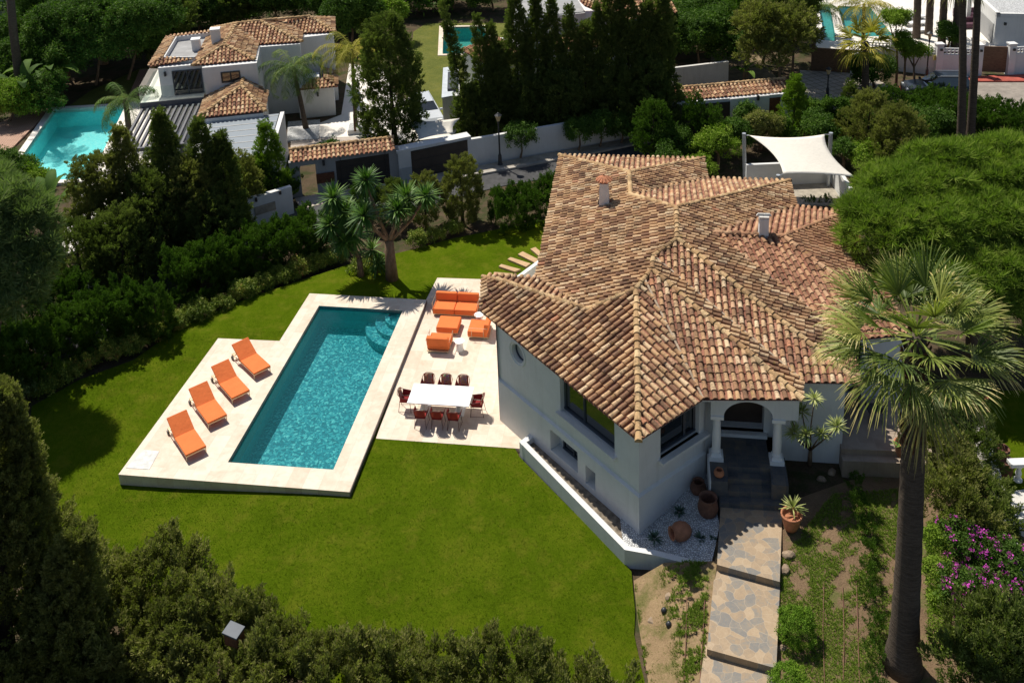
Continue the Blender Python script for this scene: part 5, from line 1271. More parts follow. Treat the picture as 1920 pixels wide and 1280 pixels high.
# left hedge and mid hedge
hedge([at(x, y, 1.6) for x, y in ((-40, 690), (60, 640), (150, 590), (262, 555))], 1.6, [2.2, 2.3, 2.4, 2.4], 'dark clipped conifer hedge rising along the left of the lawn', 'hedge', 'hedges between lawn and road', z=-.4, seed=7, rough=.35, dens=1.1, size=.42, temps=PLUME)
hedge([at(x, y, 1.7) for x, y in ((318, 505), (400, 470), (500, 438), (600, 405))], 1.5, [2.4, 2.3, 2.3, 2.2], 'long dark green conifer hedge behind the lounger lawn', 'hedge', 'hedges between lawn and road', z=-.4, seed=8, rough=.3, dens=1.1, size=.42, temps=PLUME)
hedge([at(x, y, 1.5) for x, y in ((925, 375), (1045, 350))], 1.4, [1.9, 2.0], 'bright green leafy hedge beside the villa roof', 'hedge', 'hedges between lawn and road', z=-.3, seed=9, rough=.25, dens=1.1, size=.4, temps=PLUME)
conifer(300, 640, 540, .75, 'small feathery conifer in the gap between the two dark hedges', 'hedge', None, z=-.4, seed=10, size=.4, dens=1.3, prof='round')
# mixed shrubs behind the yuccas
for i, (px, py, ty, R, mt, lb) in enumerate(((640, 470, 385, .8, 'cypress', 'dark conifer behind the left yucca'), (800, 430, 330, 1.0, 'cypress_warm', 'olive conifer right of the yucca heads'), (868, 420, 300, 1.15, 'cypress_warm', 'tall olive conifer between road wall and lawn'), (740, 420, 345, .9, 'cypress', 'dark upright shrub below the brown garage door'), (690, 420, 340, .7, 'hedge', 'green conifer shrub below the grey gate'))):
    conifer(px, py, ty, R, lb, mt, 'shrubs between lawn and road', z=-.3, seed=20+i, size=.42, dens=1.3, prof='round')
# reddish border shrubs along the lawn edge
bl = [(88, 738), (122, 716), (160, 692), (205, 676), (250, 662), (292, 640), (330, 618), (372, 602), (415, 584), (455, 562), (492, 546), (528, 532), (562, 517), (596, 505), (628, 495)]
bn = ['first from the left corner', 'second from the left corner', 'third from the left corner', 'fourth from the left corner', 'before the feathery shrubs', 'under the feathery shrubs', 'at the feathery shrubs end', 'level with the end of the left hedge', 'where the long hedge begins', 'under the left half of the long hedge', 'level with the deck corner', 'mid way to the yuccas', 'fourth left of the yuccas', 'third left of the yuccas', 'second left of the yuccas']
for i, ((px, py), nm) in enumerate(zip(bl, bn)):
    b = at3(px, py, -.28); rr = random.uniform(.44, .6)
    blobs('border_shrub', [(b+Vector((0, 0, rr*.9)), rr), (b+Vector((.3, .12, rr*.7)), rr*.75), (b+Vector((-.3, -.1, rr*.6)), rr*.7)], 'low red tipped border shrub, '+nm, 'photinia', 'shrub', 'red tipped shrubs edging the lawn', base=b, size=.28, seed=50+i, dens=.8, trunk=False)
for i, ((px, py), nm) in enumerate(zip([(705, 505), (782, 462), (815, 452), (846, 440), (672, 515)], ['between the two yucca trunks', 'right of the yucca trunk', 'second right of the yucca trunk', 'by the tall olive conifer', 'at the foot of the left yucca'])):
    b = at3(px, py, -.25); rr = random.uniform(.4, .5)
    blobs('border_shrub', [(b+Vector((0, 0, rr*.9)), rr), (b+Vector((.3, .1, rr*.7)), rr*.75)], 'leafy border shrub '+nm, 'photinia', 'shrub', 'red tipped shrubs edging the lawn', base=b, size=.28, seed=80+i, dens=.8, trunk=False)
for i, (px, py, R) in enumerate(((300, 608, .6), (268, 620, .5), (330, 590, .45))):
    b = at3(px, py, -.3); blobs('feathery_shrub', [(b+Vector((0, 0, R*1.2)), R), (b+Vector((.25, 0, R*.8)), R*.7)], ('tallest', 'left', 'right')[i]+' feathery green shrub in the hedge gap', 'hedge', 'shrub', 'feathery shrubs in the hedge gap', base=b, size=.34, seed=90+i, temps=PLUME_S, trunk=False)
b = at3(35, 748, -.3); blobs('grey_shrub', [(b+Vector((0, 0, .6)), .7), (b+Vector((.5, .3, .5)), .5)], 'dull grey green shrub in the left lawn corner', 'pine_grey', 'shrub', None, base=b, size=.3, seed=95, trunk=False)
conifer(40, 668, 545, 1.7, 'dark conifer filling the gap under the grey pine', 'hedge', 'dark conifers behind the left hedge', z=-.4, seed=14, size=.5, prof='round')
conifer(125, 628, 520, 1.4, 'dark conifer right of the grey pine behind the left hedge', 'hedge', 'dark conifers behind the left hedge', z=-.4, seed=15, size=.5, prof='round')
# yuccas by the pool
yucca_tree(735, 524, [(687, 338, .1), (762, 372, .5), (798, 368, .2), (682, 405, -.5), (745, 395, -.2)], 'thick trunked yucca tree with forked heads beside the pool end', z=-.2, tr=.26, fork=2.15, seed=3, L=1.0, n=170, w=.085)
yucca_tree(677, 520, [(625, 372, .5), (620, 422, -.2), (660, 440, -.1), (645, 455, -.4), (648, 400, .2)], 'shorter leaning yucca with many heads left of the thick one', z=-.2, tr=.15, fork=1.1, seed=4, L=.95, n=150, w=.085)
yucca_tree(705, 515, [(698, 468, 0), (708, 492, -.2)], 'low yucca between the two yucca trees', z=-.2, tr=.08, fork=.4, seed=5, L=.8, n=100, w=.06)
# left pine
def sph(px, py, Y, R): r = ray(px, py); t = Y/r[1]; return (Vector((r[0]*t, Y, HC+r[2]*t)), R)
pb = Vector((-22.6, 34.2, -.4)); PY_ = 34.0
blobs('pine_tree', [sph(15, 390, PY_+1.0, 1.25), sph(-45, 430, PY_, 1.8), sph(50, 440, PY_+.3, 1.15), sph(78, 480, PY_-.2, .75), sph(70, 520, PY_-.8, .6), sph(20, 500, PY_-.6, 1.0), sph(35, 560, PY_-1.2, .85), sph(-20, 570, PY_-1.3, 1.1), sph(-60, 380, PY_+1.5, 1.8), sph(60, 405, PY_+.6, .8), sph(-60, 500, PY_-.5, 1.5)], 'grey green pine with rounded clumps at the left edge', 'pine_grey', 'tree', None, base=pb, temps=TUFT, size=.40, dens=.95, seed=12, tr=.16, shell=.35, up=.9, squash=.85)
# right pine, broad umbrella
rb = at3(1850, 760, .6); Y = 35.0
rb = Vector((18.5, 33.5, -.2))
B = []
for (px, py, dY, R) in ((1690, 370, 1.5, 1.9), (1790, 345, 2.2, 2.3), (1900, 340, 2.5, 2.5), (1660, 440, 0, 1.7), (1750, 430, 0, 2.1), (1850, 425, .3, 2.4), (1960, 430, .5, 2.6), (1720, 520, -1.6, 1.5), (1810, 515, -1.8, 1.9), (1900, 530, -1.8, 2.0), (1990, 540, -1.5, 2.0), (1625, 400, .6, 1.0), (1885, 575, -2.6, 1.3)): B.append(sph(px, py, 34.0+dY, R))
blobs('umbrella_pine', B, 'huge bright green umbrella pine filling the right edge behind the villa', 'pine', 'tree', None, base=rb, temps=TUFT, size=.34, dens=1.15, seed=13, tr=.4, shell=.3, up=1.6, squash=.7)
# foreground fan palm
palm_fan(1692, 1250, 1718, 632, 'tall fan palm with a thick ringed trunk standing in front of the villa', z=.42, L=1.22, pet=1.3, n=38, seed=6, r0=.36, r1=.24, low=-.42, drys=3, nb=42, boots=True, flare=1.5, droop=.32)
# yucca by the porch
yucca_tree(1518, 872, [(1527, 748, -1.2), (1482, 780, -.3), (1504, 772, -.1), (1512, 815, -1.3), (1541, 814, -1.2), (1569, 800, -1.1), (1490, 812, -.7)], 'slim branching yucca with pale rosettes against the porch side wall', z=.9, tr=.07, mat='yucca_pale', L=.38, fork=.7, seed=8, n=64, w=.042, low=-.3)
# agave in the pot and small rosettes in the gravel
def agave(px, py, z, L, label, mat='agave', n=36, name='agave', w=.06, group='rosettes in the gravel bed', seed=0, low=0.0):
    b = at3(px, py, z); root = empty(name, b, label, 'plant', group); lb = LB(); rosette(lb, np.array(b)+np.array([0, 0, .05]), n, L, w, np.random.default_rng(seed), .5, low); lb.make('leaves', M[mat], root); return root
agave(1487, 955, 1.46, .46, 'pale spiky agave growing in the big pot by the path', 'yucca_pale', 56, group=None, w=.045, low=.12)
agave(1227, 1012, .36, .3, 'blue green agave at the left of the gravel bed'); agave(1314, 1013, .55, .3, 'blue green agave at the right of the gravel bed', seed=2); agave(1274, 962, .5, .26, 'dark agave behind the toppled jar', seed=3); agave(1337, 1012, .66, .16, 'tiny agave beside the path edge', seed=4, n=16)
agave(1690, 838, 2.1, .4, 'spiky plant in the pot at the veranda edge', 'yucca', 30, group=None)
# boxwood balls
for px, py, R, lb in ((1492, 1195, .50, 'round clipped box bush beside the middle path slab'), (1478, 1300, .48, 'round clipped box bush at the bottom frame edge')):
    b = at3(px, py, .5); blobs('box_bush', [(b+Vector((0, 0, R*.75)), R)], lb, 'box', 'bush', 'round box bushes', base=b, size=.15, seed=int(px), dens=1.3, trunk=False, squash=.95, shell=.08)
# row of little conifers in the bed
rowp = [(1602, 922), (1607, 958), (1622, 1000), (1625, 1045), (1625, 1090), (1632, 1132), (1637, 1182), (1640, 1235), (1638, 1290)]
rn = ['nearest the veranda', 'second from the veranda', 'third from the veranda', 'fourth from the veranda', 'middle of the row', 'sixth from the veranda', 'seventh from the veranda', 'left of the palm foot', 'cut by the bottom frame edge']
for i, ((px, py), nm) in enumerate(zip(rowp, rn)):
    b = at3(px, py, gz(*at(px, py, .7))); blobs('small_conifer', [(b+Vector((0, 0, .32)), .21), (b+Vector((.04, -.06, .16)), .16)], 'small young conifer in the planted row, '+nm, 'hedge', 'shrub', 'row of young conifers in the front bed', base=b, size=.26, seed=200+i, temps=PLUME, dens=1.2, trunk=False, up=1.2, core=False)
# garden rocks
for i, (px, py, s, lb) in enumerate(((1478, 1040, .28, 'tan rock beside the top path slab'), (1472, 1068, .26, 'round rock beside the first path step'), (1464, 1178, .2, 'small rock left of the box bush'), (1466, 1215, .2, 'rock under the box bush by the path'), (1254, 1118, .2, 'orange rock in the dry bed'), (1226, 1168, .32, 'long pale rock in the dry bed'), (1540, 898, .22, 'rock in the shaded bed by the porch'), (1560, 885, .25, 'pink rock under the yucca'), (1585, 872, .25, 'rock at the veranda step corner'), (1213, 1107, .15, 'small pink rock in the dry bed'))):
    p = at3(px, py, gz(*at(px, py, .4))+.02); rg = random.Random(i); bm = bmesh.new(); bmesh.ops.create_icosphere(bm, subdivisions=2, radius=s*.6)
    for v in bm.verts: v.co = Vector((v.co.x*1.2, v.co.y*.9, v.co.z*.7))*(1+rg.uniform(-.14, .14))
    me = bpy.data.meshes.new('garden_rock'); bm.to_mesh(me); bm.free(); me.materials.append(M['rock']); o = bpy.data.objects.new('garden_rock', me); C.objects.link(o); o.location = p; o.rotation_euler = (0, 0, i); tag(o, lb, 'rock', 'rocks round the front beds')
# weedy ground cover and bare soil patches
def scatter(name, poly, n, temps, size, mat, seed, zoff=0, keep=None):
    rg = np.random.default_rng(seed); xs = [p[0] for p in poly]; ys = [p[1] for p in poly]; pts = []
    while len(pts) < n:
        x, y = rg.uniform(min(xs), max(xs)), rg.uniform(min(ys), max(ys))
        if inpoly(x, y, poly) and (keep is None or keep(x, y, rg)): pts.append((x, y, gz(x, y)+zoff))
    pts = np.array(pts); ax = unit(np.array([0, 0, 1.])+rg.normal(size=(n, 3))*.2)
    o = foliage(name, pts, ax, size*rg.uniform(.5, 1.4, n), temps, M[mat], None, rg); return tag(o, None, None, kind='stuff')
fb = A((1462, 1060), (1560, 940), (1690, 930), (1690, 1120), (1640, 1290), (1470, 1290), z=.6)
patch = lambda f, th, sd: (lambda x, y, rg: .45*lump(np.array([[x, y, 0.]]), f*.8, sd)[0]+.55*lump(np.array([[y*.7+x*.7, x*.7-y*.7, 1.]]), f*1.9, sd+7)[0] > th+rg.uniform(-.12, .12))
scatter('low_weeds', fb, 17000, BLADE, .055, 'weed', 1, zoff=.03, keep=patch(2.6, .36, 4))
fb2 = A((1190, 1080), (1330, 1085), (1318, 1290), (1215, 1290), z=.1)
scatter('low_weeds', fb2, 4200, BLADE, .07, 'weed', 2, zoff=.03, keep=patch(4.2, .52, 5))
fb3 = A((1735, 1000), (1790, 960), (1780, 1230), (1740, 1210), z=.5)
scatter('low_weeds', fb3, 1500, CLUST, .16, 'leaf_bright', 3)
o = sheet('soil_bed', A((1188, 1075), (1345, 1078), (1318, 1300), (1222, 1300), (1196, 1150), z=.0), lambda x, y: gz(x, y)+.03, M['path_dirt'], 1.0); tag(o, '', '', kind='structure')
o = sheet('front_bed', A((1462, 960), (1700, 875), (1800, 960), (1820, 1300), (1440, 1300), z=.6), lambda x, y: gz(x, y)+.03, M['soil'], 1.0); tag(o, '', '', kind='structure')
# shrubs right of the palm and bougainvillea
blobs('conifer_shrub', [sph(1765, 850, 25.2, .8), sph(1790, 900, 24.2, .8), sph(1760, 930, 23.4, .7), sph(1800, 960, 22.9, .75), sph(1850, 1010, 22.4, .6)], 'sprawling green conifer shrub to the right of the palm trunk', 'cypress_warm', 'shrub', None, base=at3(1780, 960, .6), size=.36, seed=31, temps=PLUME_S, dens=1.1, trunk=False, up=1.0)
blobs('conifer_shrub', [sph(1800, 790, 27.5, .9), sph(1820, 850, 26.3, .8), sph(1840, 930, 24.6, .8), sph(1860, 980, 23.2, .7)], 'dark conifer shrub in shade along the boundary wall', 'cypress', 'shrub', None, base=at3(1820, 900, .6), size=.36, seed=32, temps=PLUME_S, dens=1.1, trunk=False, up=1.0)
blobs('bougainvillea', [sph(1800, 1015, 22.0, .65), sph(1850, 1040, 21.8, .8), sph(1900, 1060, 21.4, .75), sph(1800, 1100, 20.6, .6), sph(1860, 1120, 20.6, .8), sph(1910, 1130, 20.4, .8)], 'bougainvillea with magenta flowers by the right frame edge', 'leaf', 'shrub', None, base=at3(1850, 1150, .5), size=.3, seed=33, dens=1.1, mat2='flower', frac2=.38, trunk=False)
blobs('conifer_shrub', [sph(1830, 1190, 19.3, .8), sph(1890, 1200, 19.0, .9), sph(1800, 1255, 18.4, .7), sph(1870, 1270, 18.2, .9), sph(1930, 1230, 19.0, .9)], 'dark conifer shrub in the lower right corner', 'cypress', 'shrub', None, base=at3(1860, 1270, .4), size=.36, seed=34, temps=PLUME_S, dens=1.2, trunk=False, up=1.0)
blobs('green_bush', [sph(1748, 1010, 22.0, .35), sph(1752, 1070, 21.2, .4), sph(1762, 1130, 20.6, .35)], 'bright leafy bush between the palm trunk and bougainvillea', 'leaf_bright', 'shrub', None, base=at3(1755, 1120, .5), size=.26, seed=35, dens=1.0, trunk=False)
# boundary wall at the right and the neighbour's strip of lawn
w0 = [Vector((*at(x, y, z), z)) for x, y, z in ((1832, 745, 1.1), (1845, 830, 1.0), (1865, 900, .95), (1890, 1010, .9), (1925, 1120, .85))]
o = wallstrip(w0, .25, -.4, 'boundary_wall', M['plaster_dirty'], left=True); own(o, w0[-1]); tag(o, 'weathered boundary wall running down the right side behind the shrubs', 'wall')
o = sheet('side_lawn', [at(1838, 740, -.2), at(1935, 740, -.2), at(1990, 1200, -.2), at(1935, 1160, -.2)], .0, M['lawn'], 0); tag(o, '', '', kind='structure')
lw = Vector((*at(1900, 940, .6), .6)); o = obj('low_wall', MB().prism([at(1872, 925, .9), at(1990, 905, .9), at(1990, 965, .9), at(1885, 975, .9)], -.2, .9), M['plaster_dirty']); own(o, (lw.x, lw.y, 0)); tag(o, 'low weathered wall beside the terracotta planters', 'wall')
mb = MB(); q = at3(1908, 900, .9); mb.lathe(q, [(.14, 0), (.14, .05), (.07, .1), (.10, .28), (.06, .45), (.12, .6)], 14); mb.box(q+Vector((.15, 0, .68)), (1.0, .3, .12)); o = obj('balustrade', mb, M['plaster'], smooth=False); own(o, q); tag(o, 'white balustrade post with a slab on top at the right edge', 'balustrade')

# irrigation lines and small garden lights
pipe = simple('brown_drip_pipe', (.16, .075, .045), .7, .1, 8)
for i, (pts, nm) in enumerate((([(1545, 1090), (1543, 1180), (1546, 1280)], 'nearest the path'), ([(1580, 1100), (1583, 1190), (1581, 1275)], 'second from the path'), ([(1606, 1090), (1609, 1200), (1612, 1290)], 'left of the little conifers'), ([(1228, 1110), (1232, 1180), (1238, 1260)], 'nearest the lawn in the dry bed'), ([(1288, 1120), (1286, 1200), (1282, 1280)], 'in the middle of the dry bed'), ([(1322, 1120), (1318, 1190), (1312, 1280)], 'beside the path in the dry bed'))):
    P_ = []
    for x, y in pts:
        z = .5
        for _ in range(4): z = gz(*at(x, y, z))+.05
        P_.append(at3(x, y, z))
    o = obj('irrigation_pipe', MB().tube(P_, .014, 6), pipe); own(o, P_[0]); tag(o, 'thin brown irrigation pipe '+nm, 'pipe', 'drip irrigation pipes in the front beds')
for px, py, nm in ((1245, 1150, 'upper'), (1254, 1176, 'lower')):
    q = at3(px, py, .1); mb = MB(); mb.lathe(q, [(.02, 0), (.07, .04), (.095, .12), (.06, .19), (.01, .21)], 14); o = obj('ball_light', mb, M['dark_metal'], smooth=True); own(o, q); tag(o, nm+' small black ball light in the dry bed', 'garden light', 'black ball lights')
# real short blades over the near lawn so that it is not a bare sheet
LN = [p for p in LAWN]
def lawnscatter(name, poly, n, size, mat, seed):
    rg = np.random.default_rng(seed); xs = [p[0] for p in poly]; ys = [p[1] for p in poly]; pts = []
    while len(pts) < n:
        x, y = rg.uniform(min(xs), max(xs)), rg.uniform(min(ys), min(max(ys), 37))
        if inpoly(x, y, LN) and not inpoly(x, y, DECK) and not inpoly(x, y, TERR): pts.append((x, y, lz(x, y)))
    pts = np.array(pts); o = foliage(name, pts, unit(np.array([0, 0, 1.])+rg.normal(size=(n, 3))*.25), size*rg.uniform(.5, 1.3, n), BLADE, mat, None, rg, .6, lump(pts, 1.1, 3)*.6+lump(pts, 4.0, 4)*.4); return tag(o, None, None, kind='stuff')
M['blade'] = tinted('lawn_blades', [(0, (.06, .12, .005)), (.5, (.11, .18, .008)), (1, (.22, .25, .03))], 1.0, 0, 0, .2)
lawnscatter('grass_blades', LAWN, 45000, .028, M['blade'], 1)
# ================================================================ neighbours, road and background
ZG = -.3
def thing(o, p, lb, cat, grp=None): own(o, p); return tag(o, lb, cat, grp)
def S(name, px, z, mat, thick=.12): # flat structural area from pixels
    P = [at(x, y, z) for x, y in px]; ar = sum(P[i][0]*P[(i+1) % len(P)][1]-P[(i+1) % len(P)][0]*P[i][1] for i in range(len(P)))
    if ar < 0: P.reverse()
    o = obj(name, MB().prism(P, z-thick, z), mat); return tag(o, '', '', kind='structure')
def plane_e(p1, p2, z, k, toward):
    a, b = at3(*p1, z), at3(*p2, z); d = (b-a).normalized(); n = Vector((-d.y, d.x, 0)); t = at3(*toward, z)
    if (t-a).dot(n) < 0: n = -n
    return (k*n.x, k*n.y, z-k*(a.x*n.x+a.y*n.y))
def wallz(mb, p1, p2, z0, z1, th=.25, zb=ZG):
    """upright wall block whose base front line runs through two ground pixels"""
    a, b = at3(*p1, zb), at3(*p2, zb); d = (b-a).normalized(); n = Vector((-d.y, d.x, 0))*th
    if n.y < 0: n = -n
    P = [tuple(a.xy), tuple(b.xy), tuple((b+n).xy), tuple((a+n).xy)]; ar = sum(P[i][0]*P[(i+1) % 4][1]-P[(i+1) % 4][0]*P[i][1] for i in range(4))
    if ar < 0: P.reverse()
    mb.prism(P, z0, z1); return a, b
# ---- road and pavement
road = S('road', [(40, 640), (150, 540), (300, 455), (470, 440), (560, 392), (745, 352), (895, 328), (1190, 273), (1260, 262), (1262, 292), (1200, 303), (935, 350), (800, 385), (610, 420), (480, 480), (300, 555), (130, 700)], -.30, M['asphalt'])
mb = MB()
kp = [at3(x, y, -.24) for x, y in ((780, 347), (893, 327), (1000, 307), (1100, 288), (1190, 270), (1290, 250))]
for a, b in zip(kp, kp[1:]): mb.beam(a-Vector((0, 0, .06)), b-Vector((0, 0, .06)), .28, .24)
o = obj('kerb', mb, M['kerb']); tag(o, '', '', kind='structure')
S('pavement', [(770, 350), (893, 324), (1000, 304), (1190, 267), (1290, 246), (1288, 236), (1190, 258), (1043, 284), (882, 313), (745, 340)], -.21, M['concrete'], .2)
S('driveway', [(552, 371), (640, 357), (745, 340), (745, 352), (620, 378), (565, 392)], -.27, M['grey_paving'])
# ---- boundary wall with tiled coping, doorway and gates
def coping(eL, eR, ztop, rise, back, label=None, parent=None, sd=0):
    """one sided tiled roof on a wall: eave pixels eL,eR at ztop; runs up by rise over back metres"""
    a, b = at3(*eL, ztop), at3(*eR, ztop); d = (b-a).normalized(); n = Vector((-d.y, d.x, 0)); n = n if n.y > 0 else -n
    c, e = b+n*back+Vector((0, 0, rise)), a+n*back+Vector((0, 0, rise)); cv, pn, bs = MB(), MB(), MB()
    tile_face([a, b, c, e], cv, pn, bs, pitch=.27, exp=.36, seed=sd, k=1.1)
    r_ = obj('roof_tiles', cv, M['tile'], parent); obj('pan_tiles', pn, M['pan'], parent if parent and parent.parent else r_); rd = MB(); ridge_line(rd, c, e, r=.13); obj('ridge_tiles', rd, M['ridge'], r_)
    # back slope closed with plain sheet
    f = MB(); f.add([e, c, c+n*.3-Vector((0, 0, .3)), e+n*.3-Vector((0, 0, .3))], [(0, 1, 2, 3)]); obj('back_slope', f, M['ridge'], r_); return a, b, c, e, n
gw = empty('entrance_wall', at3(600, 363, ZG), 'white entrance wall with tiled coping, open doorway and grey gate', 'wall')
zt1 = z_at(at(600, 363, ZG), 300)
mb = MB()
for p1, p2 in (((548, 369.8), (567.5, 367)), ((597, 363.2), (634, 357.4)), ((733, 342), (752, 339))): wallz(mb, p1, p2, -.5, zt1, .35)
wallz(mb, (548, 369.8), (752, 339), zt1-.28, zt1+.02, .352)
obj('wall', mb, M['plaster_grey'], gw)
coping((543, 306), (742, 282), zt1+.05, .34, 1.15, parent=gw, sd=1)
mb = MB(); a, b = wallz(mb, (634, 357.1), (733, 341.8), -.3, zt1-.3, .08); d = (b-a).normalized(); g_ = obj('gate', mb, M['dark_gate'], gw)
mb = MB(); n = Vector((-d.y, d.x, 0)); 
for t in (.09, .93): mb.beam(a+(b-a)*t-n*.03+Vector((0, 0, 0)), a+(b-a)*t-n*.03+Vector((0, 0, 2.1)), .03, .03)
for z in (.7, 1.4): mb.beam(a-n*.012+Vector((0, 0, z)), b-n*.012+Vector((0, 0, z)), .02, .03)
obj('gate_rails', mb, M['dark_metal'], g_)
mb = MB(); q = at3(613, 361, ZG); mb.box(q-n*.06+Vector((0, 0, .98)), (1.05, .05, .62), math.atan2(d.y, d.x)); obj('letter_panel', mb, M['corten'], gw)
mb = MB(); q = at3(612, 361.3, ZG); mb.box(q-n*.1+Vector((0, 0, 1.95)), (.14, .14, .3), math.atan2(d.y, d.x)); obj('wall_lamp', mb, M['dark_metal'], gw)
# second gate in white surround
g2 = empty('garage_wall', at3(773, 349, ZG), 'white wall section with flat coping around the brown garage door', 'wall')
zt2 = z_at(at(882, 310, ZG), 258); mb = MB()
wallz(mb, (750, 341), (775, 336), -.5, zt2, .4); wallz(mb, (878, 313), (884, 312), -.5, zt2, .4); 
obj('wall', mb, M['plaster'], g2); mb = MB(); wallz(mb, (748, 342), (886, 312), zt2-.02, zt2+.16, .75); obj('coping', mb, M['plaster'], g2)
mb = MB(); a, b = wallz(mb, (774, 336.5), (879, 313), -.3, zt2-.03, .08); g_ = obj('garage_door', mb, simple('brown_gate', (.055, .042, .034), .6, .15, 2), g2); d = (b-a).normalized(); n = Vector((-d.y, d.x, 0)); mb = MB()
for z in (.6, 1.2, 1.8): mb.beam(a-n*.012+Vector((0, 0, z)), b-n*.012+Vector((0, 0, z)), .02, .03)
obj('door_grooves', mb, M['dark_metal'], g_)
mb = MB(); q = at3(762, 338.5, ZG); mb.box(q-n*.05+Vector((0, 0, .45)), (.75, .04, .8), math.atan2(d.y, d.x)); obj('meter_door', mb, simple('grey_meter_door', (.42, .44, .45), .6, .05, 4), g2)
mb = MB(); a, b = wallz(mb, (884, 312), (1043, 284), -.5, z_at(at(884, 312, ZG), 262), .25); wallz(mb, (1043, 284), (1195, 257), -.5, z_at(at(1043, 284, ZG), 235), .25)
o = obj('road_wall', mb, M['plaster']); thing(o, a, 'plain white road wall running behind the street lamp and round street tree', 'wall')
# low curved white wall with post box panel
mb = MB(); a, b = wallz(mb, (470, 426), (552, 400), -.5, z_at(at(470, 426, ZG), 375), .3); lo = obj('wall', mb, M['plaster']); wr = empty('letterbox_wall', a, 'white garden wall with a grey panel, in front of the conifers', 'wall'); lo.parent = wr; lo.data.transform(Matrix.Translation(-Vector(a)))
d = (b-a).normalized(); n = Vector((-d.y, d.x, 0)); mb = MB(); mb.box(a+(b-a)*.36-n*.03+Vector((0, 0, .85)), (1.2, .04, .5), math.atan2(d.y, d.x)); obj('panel', mb, M['concrete'], wr)
for t in (.18, .72): mb = MB(); mb.box(a+(b-a)*t-n*.08+Vector((0, 0, 1.55)), (.1, .12, .22), math.atan2(d.y, d.x)); obj('wall_lamp', mb, M['dark_metal'], wr)
# ---- street lamps
def street_lamp(px, py, ty, label, z=ZG, seed=0):
    b = at3(px, py, z); H = z_at((b.x, b.y), ty)-z; r = empty('street_lamp', b, label, 'street lamp', 'black street lamps')
    mb = MB(); mb.lathe((b.x, b.y, z), [(.16, 0), (.17, .12), (.12, .2), (.11, .7), (.07, .8), (.055, .9), (.045, H-.62), (.08, H-.58), (.09, H-.5), (.03, H-.49)], 12); obj('post', mb, M['dark_metal'], r, smooth=False)
    mb = MB(); mb.lathe((b.x, b.y, z), [(.09, H-.5), (.2, H-.12), (.19, H-.11), (.05, H-.11)], 6); la = obj('lantern', mb, M['lamp_glass'], r)
    mb = MB(); mb.lathe((b.x, b.y, z), [(.24, H-.12), (.1, H-.01), (.04, H+.05), (.01, H+.06)], 8); obj('lantern_roof', mb, M['dark_metal'], la); return r
street_lamp(938, 311, 213, 'black street lamp standing before the white road wall'); street_lamp(1551, 184, 127, 'black street lamp at the edge of the cobbled drive'); street_lamp(1737, 147, 60, 'black street lamp in front of the lattice topped wall')
# ---- white modern house at the upper left
NA, NB = math.radians(10.3), math.radians(100.6); ne, nn_ = Vector((math.cos(NA), math.sin(NA), 0)), Vector((math.cos(NB), math.sin(NB), 0))
ZB = 2.9; hA = at3(303.7, 181.7, ZB); ZR = z_at((hA.x, hA.y), 128)
nh = empty('modern_house', (hA.x, hA.y, ZG), 'white two storey house with tiled hips, balcony and slatted pergola', 'house')
hB = at3(385.8, 181, ZB); hC = hB+ne*3.55; mb = MB()
def blk(P, z0, z1, m=None): 
    P = [tuple(p[:2]) for p in P]; ar = sum(P[i][0]*P[(i+1) % len(P)][1]-P[(i+1) % len(P)][0]*P[i][1] for i in range(len(P)))
    if ar < 0: P.reverse()
    (m or mb).prism(P, z0, z1)
e1 = hC; f1 = at3(566, 84, ZR); f2 = at3(484, 90, ZR); g1 = at3(626, 66, ZR); g0 = at3(568, 70, ZR)
hB1 = hA+ne*3.5; blk([hA, hB1, hB1+nn_*6.4, hA+nn_*6.4], ZG, ZR-.0); 
blk([hB, hC, hC+nn_*4, hB+nn_*4], ZG, ZR-.02)
blk([at3(486, 88, ZR), at3(562, 82, ZR), at3(562, 82, ZR)+nn_*7, at3(486, 88, ZR)+nn_*7], ZG, ZR-.03)
blk([at3(562, 70, ZR), at3(624, 63, ZR), at3(624, 63, ZR)+nn_*5, at3(562, 70, ZR)+nn_*5], ZG, ZR-.04)
obj('wall', mb, M['plaster'], nh)
def faces(par, FL, mat='tile', sd=0, pitch=.27, ridges=(), name='roof', k=1.1):
    cv, pn, bs = MB(), MB(), MB()
    for i, f in enumerate(FL): tile_face(f, cv, pn, bs, pitch=pitch, exp=.38, seed=sd+i, k=k)
    r_ = obj(name, cv, M[mat], par); obj('pan_tiles', pn, M['pan'], r_); obj('roof_deck', bs, M['pan'], r_)
    rd = MB(); [ridge_line(rd, a, b, r=.14, ln=.4) for a, b in ridges]; 
    if ridges: obj('ridge_tiles', rd, M['ridge'], r_)
    return r_
Z_ = ZR+.05; e = lambda x, y: at3(x, y, Z_)
pf = plane_e((361, 124), (477, 112.5), Z_, .33, (430, 60)); ap = hit_plane(421, 84, pf); pl2 = (Z_, )
ps = plane_e((484, 84), (566, 79), Z_, .33, (500, 20)); r1_, r2_ = hit_plane(443, 45, ps), hit_plane(487, 40, ps); r3_ = hit_plane(530, 37, ps)
pt = plane_e((568, 63), (628, 60), Z_, .33, (590, 10)); s1_, s2_ = hit_plane(581, 32, pt), hit_plane(525, 36, pt); lb_ = e(361, 124)+nn_*7.6; 
lb_.z = Z_
s0_ = at3(628, 33, Z_)
FL = [[e(361, 124), e(477, 112.5), ap], [e(361, 124), ap, r1_, at3(398, 54, Z_)], [e(477, 112.5), e(484, 84), r1_, ap], [e(484, 84), e(566, 79), r2_, r1_], [e(566, 79), e(568, 63), s2_, r2_], [e(568, 63), e(628, 60), s1_, s2_], [e(628, 60), s0_, s1_]]
